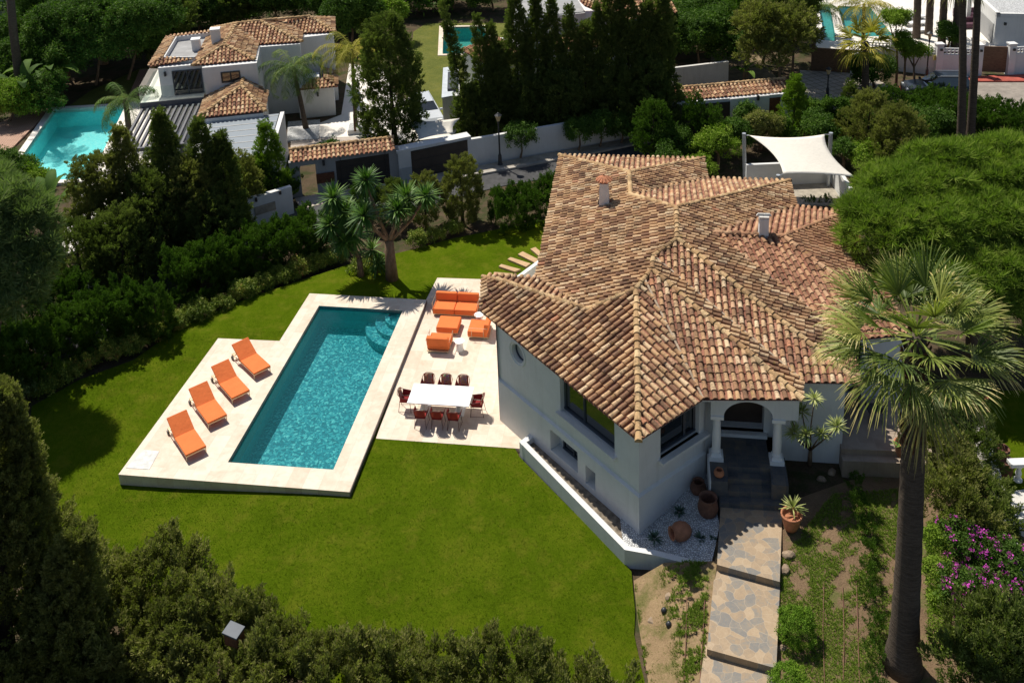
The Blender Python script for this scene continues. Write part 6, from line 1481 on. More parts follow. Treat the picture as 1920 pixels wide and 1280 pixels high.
faces(nh, FL, sd=300, ridges=[(e(361, 124), ap), (e(477, 112.5), ap), (ap, r1_), (r1_, r2_), (e(566, 79), r2_), (r2_, s1_), (s1_, e(628, 60)), (at3(398, 54, Z_), r1_)])
# rim of tiles around the sunken flat roof
zi = Z_+.38; rim = [[e(278, 126), e(366, 116), at3(366, 106, zi), at3(307, 107, zi)], [at3(313, 69, Z_), e(278, 126), at3(307, 107, zi), at3(330, 69, zi)], [at3(398, 58, Z_-.0), at3(313, 69, Z_), at3(330, 69, zi), at3(392, 62, zi)]]
faces(nh, rim, sd=320)
mb = MB(); blk([at3(366, 106, zi), at3(307, 107, zi), at3(307, 107, zi)+ne*.2, at3(366, 106, zi)], zi-.5, zi); 
mb = MB(); blk([at3(307, 107, zi), at3(372, 106, zi), at3(398, 60, zi), at3(330, 69, zi)], Z_-.35, Z_+.03); obj('flat_roof', mb, M['grey_roof'], nh)
mb = MB()
for a, b in ((at3(307, 107, zi), at3(330, 69, zi)), (at3(330, 69, zi), at3(394, 61, zi)), (at3(366, 106, zi), at3(307, 107, zi))):
    mb.beam(a-Vector((0, 0, .25)), b-Vector((0, 0, .25)), .12, .5)
obj('parapet', mb, M['plaster'], nh)
for (px, py, zz, w_, h_, tt) in ((406, 79, Z_+.5, .6, 0, 56), (369, 92, Z_+.1, .55, 0, 75)):
    p = at3(px, py, zz); H = z_at((p.x, p.y), tt)-p.z; mb = MB(); mb.box(p+Vector((0, 0, H/2-.2)), (w_, w_, H+.4), NA); c_ = obj('chimney', mb, M['plaster'], nh); mb = MB(); mb.box(p+Vector((0, 0, H+.06)), (w_*1.15, w_*1.15, .1), NA); obj('chimney_cap', mb, M['white_paint'], c_)
# openings
oF = np.array((ne.y, -ne.x)); d2 = np.array((ne.x, ne.y)); hA2, hB2 = np.array(hA.xy), np.array(hB.xy)
window(hA2+oF*.03, d2, oF, .85, 2.75, ZB+.02, ZB+1.75, 0, nh, (.5,), .07, name='sliding_door')
window(hB2+oF*.03, d2, oF, 1.15, 2.4, ZB+.85, ZB+1.6, 0, nh, (.5,), .09, mat='dark_metal')
for q in (hA2+d2*.42, hA2+d2*3.05): mb = MB(); mb.box((q[0]+oF[0]*.08, q[1]+oF[1]*.08, ZB+1.6), (.14, .14, .3), NA); obj('wall_lamp', mb, M['dark_metal'], nh)
# balcony
bl0, bl1 = at3(262, 196, ZB), at3(386, 184, ZB); bl2 = bl0+nn_*7.5; mb = MB(); blk([bl0, bl1, hB+nn_*1, hA+nn_*7, bl2], ZB-.28, ZB); obj('balcony', mb, M['pale_paving'], nh)
mb = MB(); blk([bl0-nn_*.02, bl1-nn_*.02, bl1+nn_*.08, bl0+nn_*.08], ZB-.3, ZB+.08); obj('balcony_edge', mb, M['charcoal'], nh)
for a, b in ((bl0, bl1), (bl0, bl2)):
    a2, b2 = a+nn_*.05+ne*.05, b+ne*.05+nn_*.05*0; d = (b2-a2).normalized(); mb = MB(); mb.add([a2+Vector((0, 0, .08)), b2+Vector((0, 0, .08)), b2+Vector((0, 0, 1.12)), a2+Vector((0, 0, 1.12))], [(0, 1, 2, 3)]); obj('glass_balustrade', mb, M['clear_glass'], nh)
# ground floor under balcony, pergola, hip roofed wing, awning
mb = MB(); blk([hA+ne*.3, hB+ne*.3, hB+nn_*2+ne*.3, hA+nn_*2+ne*.3], ZG, ZB-.28); 
wl = at3(398, 262, ZG); obj('lower_wall', mb, M['plaster'], nh)
pg = empty('pergola', (*at(240, 290, ZG), ZG), 'dark slatted pergola on the pool side of the white house', 'pergola'); ZP = 2.55
t0, t1, b0, b1 = at3(268, 205, ZP), at3(374, 195, ZP), at3(225, 284, ZP), at3(340, 272, ZP)
for i in range(11):
    t = i/10; mb = MB(); mb.beam(t0.lerp(t1, t), b0.lerp(b1, t), .13, .20); obj('slat', mb, M['charcoal'], pg)
mb = MB(); mb.beam(b0, b1+(b1-b0)*.05, .16, .22); obj('end_beam', mb, M['charcoal'], pg); mb = MB(); mb.beam(t0, t1, .1, .2); obj('head_beam', mb, M['charcoal'], pg)
for p in (b0, b0.lerp(b1, .5), b1): mb = MB(); mb.beam((p.x, p.y, ZG), (p.x, p.y, ZP), .16, .16); obj('post', mb, M['charcoal'], pg)
Z2 = 2.9; pe = plane_e((371, 222), (497, 209), Z2, .38, (430, 150)); a3 = hit_plane(452.5, 161.5, pe); q1 = at3(387, 186, Z2); q2 = at3(497, 209, Z2)+nn_*3.6
wg = empty('hip_roofed_wing', (*at(440, 262, ZG), ZG), 'low tiled hip roofed wing between the pergola and the palm', 'building')
faces(wg, [[at3(371, 222, Z2), at3(497, 209, Z2), a3], [at3(371, 222, Z2), a3, a3+nn_*2.2, at3(371, 222, Z2)+nn_*4.5], [at3(497, 209, Z2), q2, a3+nn_*2.2, a3]], sd=330, ridges=[(at3(371, 222, Z2), a3), (at3(497, 209, Z2), a3), (a3, a3+nn_*2.2)])
mb = MB(); a = at3(376, 221, Z2); b = at3(493, 209, Z2); blk([a, b, b+nn_*4, a+nn_*4], ZG, Z2-.12); obj('wall', mb, M['plaster'], wg)
aw = empty('awning_roof', (*at(450, 300, ZG), ZG), 'flat grey blue panelled carport roof with pale seams', 'carport'); ZA = 2.55
P_ = [at3(398, 226, ZA), at3(523, 213, ZA), at3(500, 290, ZA), at3(376, 302, ZA)]; mb = MB(); blk(P_, ZA-.1, ZA); obj('roof_panels', mb, M['car_grey'], aw); mb = MB()
for i in range(7): t = (i+.35)/6.6; mb.beam(P_[0].lerp(P_[3], t)+Vector((0, 0, .012)), P_[1].lerp(P_[2], t)+Vector((0, 0, .012)), .05, .02)
obj('seams', mb, M['plaster_dirty'], aw)
for p in P_: mb = MB(); mb.beam((p.x, p.y, ZG), (p.x, p.y, ZA-.1), .14, .14); obj('post', mb, M['charcoal'], aw)
mb = MB(); blk([P_[1]+ne*.1, P_[1]+ne*.35, P_[2]+ne*.35, P_[2]+ne*.1], ZG, ZA+.1); blk([P_[0]-ne*.75, P_[0]-ne*.1, P_[3]-ne*.1, P_[3]-ne*.75], ZA-.3, ZA-.05); obj('side_wall', mb, M['plaster'], aw)
# right annex
ZX = z_at(at(565, 222, ZG), 168); an = empty('annex', (*at(595, 219, ZG), ZG), 'white annex with a tiled rim behind the leaning palm', 'building'); mb = MB()
a, b = at3(563, 223, ZG), at3(630, 216, ZG); blk([a, b, b+nn_*4.5, a+nn_*4.5], ZG, ZX); obj('wall', mb, M['plaster'], an)
zx = ZX+.05; a, b = at3(559, 169, zx), at3(634, 163, zx); up_ = Vector((0, 0, .4)); i1, i2 = a+nn_*1.0+ne*1+up_, b+nn_*1.0-ne*1+up_; o3, o4 = b+nn_*5, i2+nn_*3.2
faces(an, [[a, b, i2, i1], [b, o3, o4, i2], [o3, a+nn_*5, i1+nn_*3.2, o4]], sd=340)
mb = MB(); blk([i1, i2, o4, i1+nn_*3.2], ZX-.1, ZX+.02); obj('flat_roof', mb, M['grey_roof'], an); mb = MB(); blk([i2-ne*1.3+nn_*.3, i2-ne*.3+nn_*.3, i2-ne*.3+nn_*1.3, i2-ne*1.3+nn_*1.3], ZX, ZX+.5); obj('roof_hatch', mb, M['white_paint'], an)
mb = MB(); q = at3(600, 219, ZG)-nn_*.1; mb.box(q+Vector((0, 0, 1.75)), (.14, .14, .3), NA); obj('wall_lamp', mb, M['dark_metal'], an)
# yard
S('yard_paving', [(545, 262), (735, 235), (745, 262), (735, 275), (545, 296)], -.26, M['grey_paving'])
S('pale_yard', [(596, 232), (640, 215), (655, 120), (720, 130), (760, 215), (735, 262), (690, 256), (600, 258)], -.24, M['pale_paving'])
S('yard_gravel', [(540, 228), (600, 224), (598, 260), (538, 264)], -.22, M['gravel'])
pn_ = empty('white_planter', at3(676, 247, -.24), 'low white planter box with gravel round two trunks', 'planter'); mb = MB(); P_ = [at(652, 253, -.2), at(695, 249, -.2), at(694, 235, -.2), at(655, 239, -.2)]; mb.prism(P_, -.24, .1); obj('box', mb, M['white_paint'], pn_)
P2_ = [tuple(np.array(p)*.94+np.mean(P_, axis=0)*.06) for p in P_]; obj('gravel_fill', MB().prism(P2_, .05, .115), M['gravel'], pn_)
# ---- pool of the white house
basin('neighbour_pool', NP, 1.5, (M['pool_pale'], M['pool_pale']), -.16, .16, 'bright pale turquoise pool of the white house at the upper left', M['water_far'])
npc = [Vector((*p, 0)) for p in NP]; ex = (npc[1]-npc[0]).normalized(); ey = (npc[0]-npc[3]).normalized()
def ringslab(name, P, w, z, mat, zb=-.5, wr=None, wl=None):
    o_ = [P[0]-ex*w+ey*w, P[1]+ex*(wr or w)+ey*w, P[2]+ex*(wr or w)-ey*w, P[3]-ex*w-ey*w]
    mb = MB()
    for i in range(4):
        j = (i+1) % 4; q = [tuple(P[i].xy), tuple(o_[i].xy), tuple(o_[j].xy), tuple(P[j].xy)]; ar = sum(q[k][0]*q[(k+1) % 4][1]-q[(k+1) % 4][0]*q[k][1] for k in range(4))
        mb.prism(q if ar > 0 else q[::-1], zb, z)
    return tag(obj(name, mb, mat), '', '', kind='structure')
ringslab('pool_coping', npc, .45, -.15, M['pale_paving'])
S('pool_terrace', [(243, 192), (275, 186), (300, 200), (395, 240), (380, 300), (215, 420), (150, 470), (100, 480), (160, 346)], -.2, M['pale_paving'])
S('timber_deck', [(0, 300), (95, 205), (60, 200), (-60, 260), (-120, 420), (10, 440), (60, 400), (8, 330)], -.2, M['decking'])
S('timber_deck', [(262, 130), (296, 128), (270, 190), (236, 192)], -.22, M['decking'])
S('back_lawn', [(120, 205), (170, 170), (265, 128), (300, 125), (280, 165), (240, 193)], -.28, M['lawn_far'])
# ---- middle garden with the second pool
o = sheet('garden_lawn', A((775, 60), (800, 44), (955, 44), (1000, 110), (900, 210), (800, 220), (770, 130), z=-.3), -.29, M['lawn_far'], 0, [P3]); tag(o, '', '', kind='structure')
basin('garden_pool', P3, 1.3, (M['pool_green'], M['pool_green']), -.25, .12, 'narrow green pool in the lawn behind the leaning cypress', M['water_far'])
P3v = [Vector((*p, 0)) for p in P3]; ex = (P3v[1]-P3v[0]).normalized(); ey = (P3v[0]-P3v[3]).normalized(); ringslab('pool_coping', P3v, .4, -.24, M['travertine'])
S('garage_yard', [(735, 175), (790, 200), (860, 235), (850, 255), (745, 268)], -.27, M['pale_paving'])
hs2 = empty('flat_roofed_house', (*at(1050, 90, ZG), ZG), 'house with grey flat roof and tiled lower roofs behind the cypresses', 'house'); zh = 4.6; mb = MB()
blk([at3(985, 34, zh), at3(1097, 24, zh), at3(1160, 34, zh), at3(1240, -30, zh), at3(960, -30, zh)], ZG, zh-.02); obj('wall', mb, M['plaster'], hs2)
mb = MB(); blk([at3(983, 34, zh), at3(1097, 23, zh), at3(1080, -4, zh), at3(970, -10, zh)], zh-.1, zh+.05); obj('flat_roof', mb, M['grey_roof'], hs2)
q1, q2, q3 = at3(1097, 24, zh+.1), at3(1165, 40, zh+.1), at3(1300, 20, zh+.1)
faces(hs2, [[at3(1097, 23, zh+.1), at3(1168, 38, zh+.1), at3(1190, -14, zh+1.2), at3(1085, -8, zh+1.2)], [at3(1168, 38, zh+.1), at3(1270, 26, zh+.1), at3(1250, -14, zh+1.2), at3(1190, -14, zh+1.2)]], sd=350)
zl = 2.8; apx = at3(1105, 42, zl+1.0)
faces(hs2, [[at3(1040, 95, zl), at3(1120, 88, zl), apx], [at3(1040, 95, zl), apx, at3(1060, 40, zl)], [at3(1120, 88, zl), at3(1160, 60, zl), apx]], sd=355, mat='tile_red', name='lower_roof')
faces(hs2, [[at3(862, 92, 2.4), at3(905, 118, 2.4), at3(985, 100, 3.4), at3(935, 70, 3.4)], [at3(905, 118, 2.4), at3(1000, 120, 2.4), at3(985, 100, 3.4)]], sd=358, mat='tile_red', name='lower_roof')
mb = MB(); blk([at3(868, 98, 2.3), at3(908, 118, 2.3), at3(990, 118, 2.3), at3(1010, 80, 2.3), at3(935, 70, 2.3)], ZG, 2.3); obj('lower_wall', mb, M['plaster'], hs2)
mb = MB(); q = at3(1066, 52, 3.2); mb.box(q, (.6, .5, 1.0)); obj('chimney', mb, M['white_paint'], hs2)
sh_ = empty('garden_shed', (*at(848, 175, ZG), ZG), 'small white shed with pale sheet roof beside the cypress row', 'shed'); zs = 2.2; mb = MB(); blk([at3(829, 182, zs), at3(862, 178, zs), at3(860, 125, zs), at3(832, 128, zs)], ZG, zs-.05); obj('wall', mb, M['plaster'], sh_)
mb = MB(); blk([at3(828, 184, zs), at3(850, 180, zs), at3(850, 125, zs), at3(831, 128, zs)], zs-.05, zs+.03); obj('sheet_roof', mb, simple('pale_sheet', (.5, .54, .58), .5, .1, 3), sh_)
mb = MB(); blk([at3(839, 172, zs), at3(858, 170, zs), at3(857, 138, zs), at3(840, 140, zs)], zs+.04, zs+.2); obj('skylight', mb, M['dark_metal'], sh_)
# small sail in front of the parked car
cs_ = [at3(760, 228, 1.9), at3(862, 222, 2.3), at3(850, 250, 1.6), at3(785, 262, 1.5)]; V3, F3 = [], []
cen = sum(cs_, Vector())/4
for i in range(9):
    for j in range(9):
        u, v = i/8, j/8; p = cs_[0].lerp(cs_[1], u)*(1-v)+cs_[3].lerp(cs_[2], u)*v; p = p+(cen-p)*(.3*(4*u*(1-u)+4*v*(1-v)-4*u*(1-u)*4*v*(1-v))*.5)+Vector((0, 0, -.25*math.sin(math.pi*u)*math.sin(math.pi*v))); V3.append(p)
for i in range(8):
    for j in range(8): a = i*9+j; F3.append((a, a+9, a+10, a+1))
o = obj('shade_sail', MB().add(V3, F3), M['sail'], smooth=True); sm = o.modifiers.new('t', 'SOLIDIFY'); sm.thickness = .012; thing(o, cen, 'small pale shade sail sagging behind the brown garage door', 'shade sail')
# ---- cars
def car(p, rz, label, col, L=4.6, Wd=1.85, Hh=1.68, suv=True):
    r = empty('parked_car', p, label, 'car', rz=rz); pa, nt, bs = newmat('car_paint'); bs.inputs['Base Color'].default_value = (*col, 1); bs.inputs['Roughness'].default_value = .45; bs.inputs['Coat Weight'].default_value = .3
    prof = [(-L/2, .35), (-L/2, .75), (-L/2+.12, 1.02), (-L/2+.5, 1.05), (L/2-1.2, 1.02), (L/2-.25, .88), (L/2, .7), (L/2, .35)]
    mb = MB(); n = len(prof); ys = [(-Wd/2, .0), (-Wd/2+.08, .0), (Wd/2-.08, 0), (Wd/2, 0)]
    v = [(x*(1 if abs(y) < Wd/2-.01 else .97), y, z if abs(y) < Wd/2-.01 else min(z, .9)) for y, _ in ys for x, z in prof]
    f = [tuple(range(n)), tuple(range(4*n-1, 3*n-1, -1))]+[(k*n+i, (k+1)*n+i, (k+1)*n+(i+1) % n, k*n+(i+1) % n) for k in range(3) for i in range(n)]
    mb.add(v, f); lobj('body', mb, pa, r, .05)
    mb = MB(); cz = 1.0; c0 = [(-L/2+.15, Wd/2-.12), (L/2-1.35, Wd/2-.12)]; top = [(-L/2+.5, Wd/2-.3), (L/2-2.15, Wd/2-.3)]
    v = [(x, s*y, cz) for (x, y) in c0 for s in (-1, 1)]+[(x, s*y, Hh-.05) for (x, y) in top for s in (-1, 1)]; mb.add(v, [(0, 1, 5, 4), (3, 2, 6, 7), (2, 0, 4, 6), (1, 3, 7, 5)]); lobj('windows', mb, M['glass'], r)
    mb = MB(); mb.prism([(top[0][0]-.05, -top[0][1]-.02), (top[1][0]+.05, -top[0][1]-.02), (top[1][0]+.05, top[0][1]+.02), (top[0][0]-.05, top[0][1]+.02)], Hh-.06, Hh); lobj('roof', mb, pa, r, .03)
    for s in (-1, 1):
        mb = MB(); mb.beam((top[0][0]+.1, s*(top[0][1]-.02), Hh+.05), (top[1][0]-.1, s*(top[0][1]-.02), Hh+.05), .04, .04); mb.box((top[0][0]+.15, s*(top[0][1]-.02), Hh+.02), (.06, .04, .06)); mb.box((top[1][0]-.15, s*(top[0][1]-.02), Hh+.02), (.06, .04, .06)); lobj('roof_rail', mb, M['steel'], r)
        mb = MB(); mb.box((L/2-1.35, s*(Wd/2+.06), 1.05), (.14, .2, .14)); lobj('mirror', mb, pa, r, .02); mb = MB(); mb.box((L/2-.1, s*(Wd/2-.3), .74), (.16, .34, .14)); lobj('headlight', mb, M['white_paint'], r, .02)
        for x in (-L/2+.85, L/2-.85): mb = MB(); mb.tube([(x, s*(Wd/2-.2), .34), (x, s*(Wd/2+.01), .34)], .34, 18); w_ = lobj('wheel', mb, M['dark_metal'], r); mb = MB(); mb.tube([(x, s*(Wd/2-.1), .34), (x, s*(Wd/2+.02), .34)], .2, 14); lobj('rim', mb, M['steel'], w_)
    return r
car(Vector((*at(1756, 181, -.28), -.28)), math.radians(172), 'dark blue grey car with roof rails parked behind the tall hedge', (.012, .02, .035))
car(Vector((*at(798, 225, -.25), -.25)), math.radians(-75), 'silver car parked in the shade behind the small sail', (.45, .48, .52), Hh=1.45)
# ---- walls and drive in the middle right
ew = empty('tiled_gate_wall', at3(1368, 236, ZG), 'white wall with tiled coping and dark gate behind the sail court', 'wall'); zt3 = z_at(at(1368, 240, ZG), 186); mb = MB()
for p1, p2 in (((1246, 250), (1259, 249)), ((1368, 240), (1441, 233)), ((1462, 231), (1490, 228))): wallz(mb, p1, p2, -.5, zt3, .3)
wallz(mb, (1246, 250), (1490, 228), zt3-.22, zt3+.02, .302); obj('wall', mb, M['plaster'], ew)
mb = MB(); wallz(mb, (1259, 249), (1368, 240), -.3, zt3-.2, .08); obj('gate', mb, M['dark_gate'], ew); mb = MB(); wallz(mb, (1441, 233), (1462, 231), -.3, zt3-.2, .08); obj('door', mb, M['corten'], ew)
coping((1240, 193), (1486, 171), zt3+.05, .42, 1.3, parent=ew, sd=5)
mb = MB(); q = at3(1419, 235, ZG); mb.box(q+Vector((0, -.1, 2.0)), (.16, .16, .32)); obj('wall_lamp', mb, M['dark_metal'], ew)
mb = MB(); a, b = wallz(mb, (1262, 185), (1365, 172), -.5, z_at(at(1262, 185, ZG), 128), .25); o = obj('sloping_wall', mb, M['plaster_dirty']); thing(o, a, 'weathered pinkish wall section beyond the tiled gate wall', 'wall')
S('dirt_slope', [(1330, 80), (1400, 78), (1480, 175), (1340, 175)], -.29, simple('dry_slope', (.22, .16, .09), .95, .3, 2))
S('cobbled_drive', [(1500, 132), (1625, 138), (1665, 160), (1640, 200), (1560, 205), (1500, 175)], -.26, M['cobble'])
S('red_pavement', [(1690, 158), (1735, 147), (1830, 143), (1960, 138), (1960, 152), (1830, 152), (1700, 168), (1680, 172)], -.2, M['red_pave'], .2)
S('side_road', [(1670, 175), (1830, 152), (1960, 152), (1990, 215), (1700, 205)], -.3, M['asphalt_pale'])
# far right plot
S('pool_terrace', [(1525, -12), (1990, -14), (1900, 92), (1860, 90), (1700, 100), (1674, 72), (1590, 84), (1540, 80)], -.28, M['pale_paving']) if False else None
PT = [at(1500, -14, -.27), at(2000, -14, -.27), at(1930, 92, -.27), at(1700, 98, -.27), at(1530, 90, -.27)]
o = sheet('pale_terrace', PT, -.27, M['pale_paving'], 0, [RP, RP0]); tag(o, '', '', kind='structure')
basin('green_pool', RP, 1.3, (M['pool_green'], M['pool_green']), -.27, .1, 'large green pool on the white terrace at the upper right', M['water_far'])
basin('overflow_pool', RP0, .7, (M['pool_green'], M['pool_green']), -.27, .1, 'narrow lower basin left of the large green pool', M['water_far'])
wb = empty('white_cube_house', at3(1863, 88, ZG), 'plain white flat roofed cube house in the upper right corner', 'house'); p0 = at3(1863, 86, ZG); zW = z_at((p0.x, p0.y), 26); fE, fN = Vector((math.cos(math.radians(-12)), math.sin(math.radians(-12)), 0)), Vector((math.cos(math.radians(78)), math.sin(math.radians(78)), 0))
mb = MB(); blk([p0, p0+fE*9, p0+fE*9+fN*6.5, p0+fN*6.5], ZG, zW-.25); obj('wall', mb, M['plaster'], wb); mb = MB()
for a, b in ((p0, p0+fE*9), (p0+fE*9, p0+fE*9+fN*6.5), (p0+fE*9+fN*6.5, p0+fN*6.5), (p0+fN*6.5, p0)):
    d = (b-a).normalized(); n = Vector((-d.y, d.x, 0))*.15; mb.beam(a+n+Vector((0, 0, zW-ZG-.13)), b+n+Vector((0, 0, zW-ZG-.13)), .3, .30)
obj('parapet', mb, M['plaster'], wb); mb = MB(); q = p0+fN*.002; blk([p0+fE*.3+fN*.3, p0+fE*8.7+fN*.3, p0+fE*8.7+fN*6.2, p0+fE*.3+fN*6.2], zW-.3, zW-.2); obj('gravel_roof', mb, M['gravel'], wb)
mb = MB(); mb.box(p0+fE*.7-fN*.06+Vector((0, 0, 1.9)), (.16, .14, .22)); obj('wall_lamp', mb, M['dark_metal'], wb)
mb = MB(); blk([p0-fE*.02+fN*.5, p0-fE*.02+fN*6.0, p0-fE*.06+fN*6.0, p0-fE*.06+fN*.5], ZG, zW-1.0); obj('opening_shade_panel', mb, M['plaster_grey'], wb)  # flat grey panel colours in the shade of an opening that is not cut
# lattice topped wall
lw_ = empty('lattice_wall', at3(1674, 130, ZG), 'long white street wall topped with openwork blocks', 'wall'); zq = z_at(at(1758, 141, ZG), 102); mb = MB(); la = MB()
segs = [((1620, 128), (1672, 132)), ((1672, 132), (1758, 141)), ((1758, 141), (1830, 143)), ((1897, 140), (1990, 134))]
for p1, p2 in segs:
    a, b = wallz(mb, p1, p2, -.5, zq-.02, .2); d = (b-a).normalized(); L_ = (b-a).length; n = Vector((-d.y, d.x, 0)); n = n if n.y > 0 else -n
    up = Vector((0, 0, zq-ZG))
    for z in (0, .22, .44): la.beam(a+n*.1+up+Vector((0, 0, z)), b+n*.1+up+Vector((0, 0, z)), .1, .07)
    k = int(L_/.25)
    for i in range(k+1): la.beam(a+d*(L_*i/k)+n*.1+up, a+d*(L_*i/k)+n*.1+up+Vector((0, 0, .44)), .08, .09)
obj('wall', mb, M['plaster'], lw_); obj('openwork', la, M['plaster'], lw_)
for px, py in ((1672, 131), (1758, 141), (1832, 143), (1893, 141)):
    q = at3(px, py, ZG); mb = MB(); mb.box((q.x, q.y+.1, (zq+.75+ZG)/2), (.5, .5, zq+.75-ZG)); mb.box((q.x, q.y+.1, zq+.8), (.6, .6, .1)); p_ = obj('pillar', mb, M['plaster'], lw_); mb = MB(); mb.box((q.x+.05, q.y-.2, zq+.4), (.16, .12, .16)); obj('wall_lamp', mb, M['dark_metal'], p_)
mb = MB(); q = at3(1754, 141, ZG); mb.box((q.x, q.y-.06, zq-.25), (.55, .04, .38)); obj('yellow_sign', mb, M['sign_yellow'], lw_); mb = MB(); q = at3(1828, 143, ZG); mb.box((q.x, q.y-.04, zq-.5), (.4, .04, .3)); obj('name_plate', mb, M['sign_red'], lw_)
mb = MB(); a, b = wallz(mb, (1838, 138), (1888, 140), -.15, z_at(at(1838, 138, ZG), 87), .1); o = obj('wooden_gate', mb, M['gate_wood']); thing(o, a, 'tall brown boarded gate beside the white cube house', 'gate')
mb = MB(); a, b = wallz(mb, (1520, 133), (1594, 138), -.3, z_at(at(1594, 138, ZG), 94), .1); o = obj('wooden_gate', mb, M['gate_wood']); thing(o, a, 'wide boarded gate closing the cobbled drive', 'gate')
mb = MB(); a, b = wallz(mb, (1594, 138), (1625, 131), -.5, z_at(at(1594, 138, ZG), 104), .3); o = obj('gate_pier_wall', mb, M['plaster']); thing(o, a, 'short white wall piece beside the wide boarded gate', 'wall')
# sun beds and sofas on the far terrace
for i, (px, py, mt, lb) in enumerate(((1712, 36, 'white_paint', 'white sun bed on the far terrace, farthest'), (1714, 48, 'white_paint', 'white sun bed on the far terrace, middle'), (1712, 62, 'white_paint', 'white sun bed on the far terrace, nearest'))):
    r = empty('far_sun_bed', at3(px, py, -.27), lb, 'sun bed', 'white sun beds on the far terrace', rz=.1); mb = MB(); mb.box((0, 0, .25), (2.0, .75, .12)); lobj('mattress', mb, M[mt], r, .02); mb = MB(); mb.box((-.8, 0, .42), (.5, .75, .1), ry=.6); lobj('headrest', mb, M[mt], r, .02)
    for sx in (-.85, .85): mb = MB(); mb.box((sx, 0, .1), (.08, .6, .2)); lobj('leg', mb, M['steel'], r)
plum = mat_fabric('plum_fabric', (.10, .05, .07))
for i, (px, py, lb) in enumerate(((1815, 34, 'plum coloured sofa farther back on the white terrace'), (1822, 52, 'plum coloured sofa nearer the lattice wall'))):
    r = empty('plum_sofa', at3(px, py, -.27), lb, 'sofa', 'plum sofas on the far terrace'); mb = MB(); mb.box((0, 0, .25), (2.4, .9, .4)); lobj('seat', mb, plum, r, .05); mb = MB(); mb.box((0, .4, .6), (2.4, .2, .5)); lobj('backrest', mb, plum, r, .05)
for px, py, ty, lb in ((1790, 30, 0, 'white pergola pillar farther left on the far terrace'), (1813, 46, 14, 'white pergola pillar nearer on the far terrace')):
    q = at3(px, py, -.27); mb = MB(); mb.box((q.x, q.y, 1.2), (.35, .35, 3.0)); o = obj('pillar', mb, M['plaster']); thing(o, q, lb, 'pillar', 'white pillars on the far terrace')
mb = MB(); q = at3(20, 45, ZG); mb.box((q.x, q.y+2, 1.6), (5, 4, 3.8)); mb2 = MB(); r = empty('far_cottage', q, 'small pale house with a tiled roof in the upper left corner', 'house'); obj('wall', mb, M['plaster'], r); z5 = 3.5; faces(r, [[Vector((q.x-2.7, q.y-.3, z5)), Vector((q.x+2.7, q.y-.3, z5)), Vector((q.x+2.2, q.y+2, z5+.9)), Vector((q.x-2.2, q.y+2, z5+.9))]], sd=390)
mb = MB(); q = at3(1762, 283, .1); mb.box((q.x, q.y, 0), (1.8, 1.0, .5), .2); o = obj('covered_table', mb, simple('grey_cover', (.33, .35, .37), .6, .2, 3)); thing(o, q, 'grey covered table in the shade beside the olive conifer', 'table')
# ================================================================ background planting
def T(px, py, ty, R, lb, mt='cypress', grp=None, **k): return conifer(px, py, ty, R, lb, mt, grp, **k)
row = [(186, 505, 306, .72, 'cypress_warm', 'leftmost conifer of the row, against the turquoise pool'), (222, 492, 296, 1.0, 'cypress_warm', 'rounded grey olive conifer left of the pergola'), (262, 482, 243, 1.05, 'cypress_warm', 'pointed conifer at the left pergola corner'), (300, 500, 330, 1.1, 'cypress', 'shorter dark conifer in front of the pergola'), (335, 470, 214, 1.15, 'cypress', 'tallest pointed conifer before the pergola slats'), (372, 478, 300, 1.1, 'cypress_warm', 'stout conifer between two spires'), (402, 462, 228, 1.0, 'cypress', 'spire conifer at the left of the carport roof'), (436, 456, 256, 1.0, 'cypress', 'spire conifer in the middle of the carport roof'), (455, 412, 290, .9, 'cypress_warm', 'low conifer by the white garden wall'), (513, 378, 236, .8, 'leaf_bright', 'bright yellow green conifer left of the entrance wall'), (486, 384, 300, .7, 'hedge', 'leafy green shrub above the white garden wall'), (543, 372, 325, .45, 'hedge', 'small shrub touching the entrance wall'), (160, 560, 425, 1.1, 'cypress', 'dark conifer low at the left of the row'), (240, 540, 400, 1.2, 'cypress', 'dark conifer filling the middle of the row'), (400, 490, 370, 1.1, 'cypress', 'dark conifer low at the right of the row')]
for i, (px, py, ty, R, mt, lb) in enumerate(row): T(px, py, ty, R*1.45, lb, mt, 'conifers of the white house garden', size=.5, dens=1.1, seed=400+i, temps=PLUME_S, prof='cone' if ty < 280 else 'round')
T(742, 288, 36, 2.3, 'massive dark cypress standing alone beside the parked silver car', 'cypress', None, seed=420, size=.62, dens=1.1, prof='round', temps=PLUME_S, base=.08)
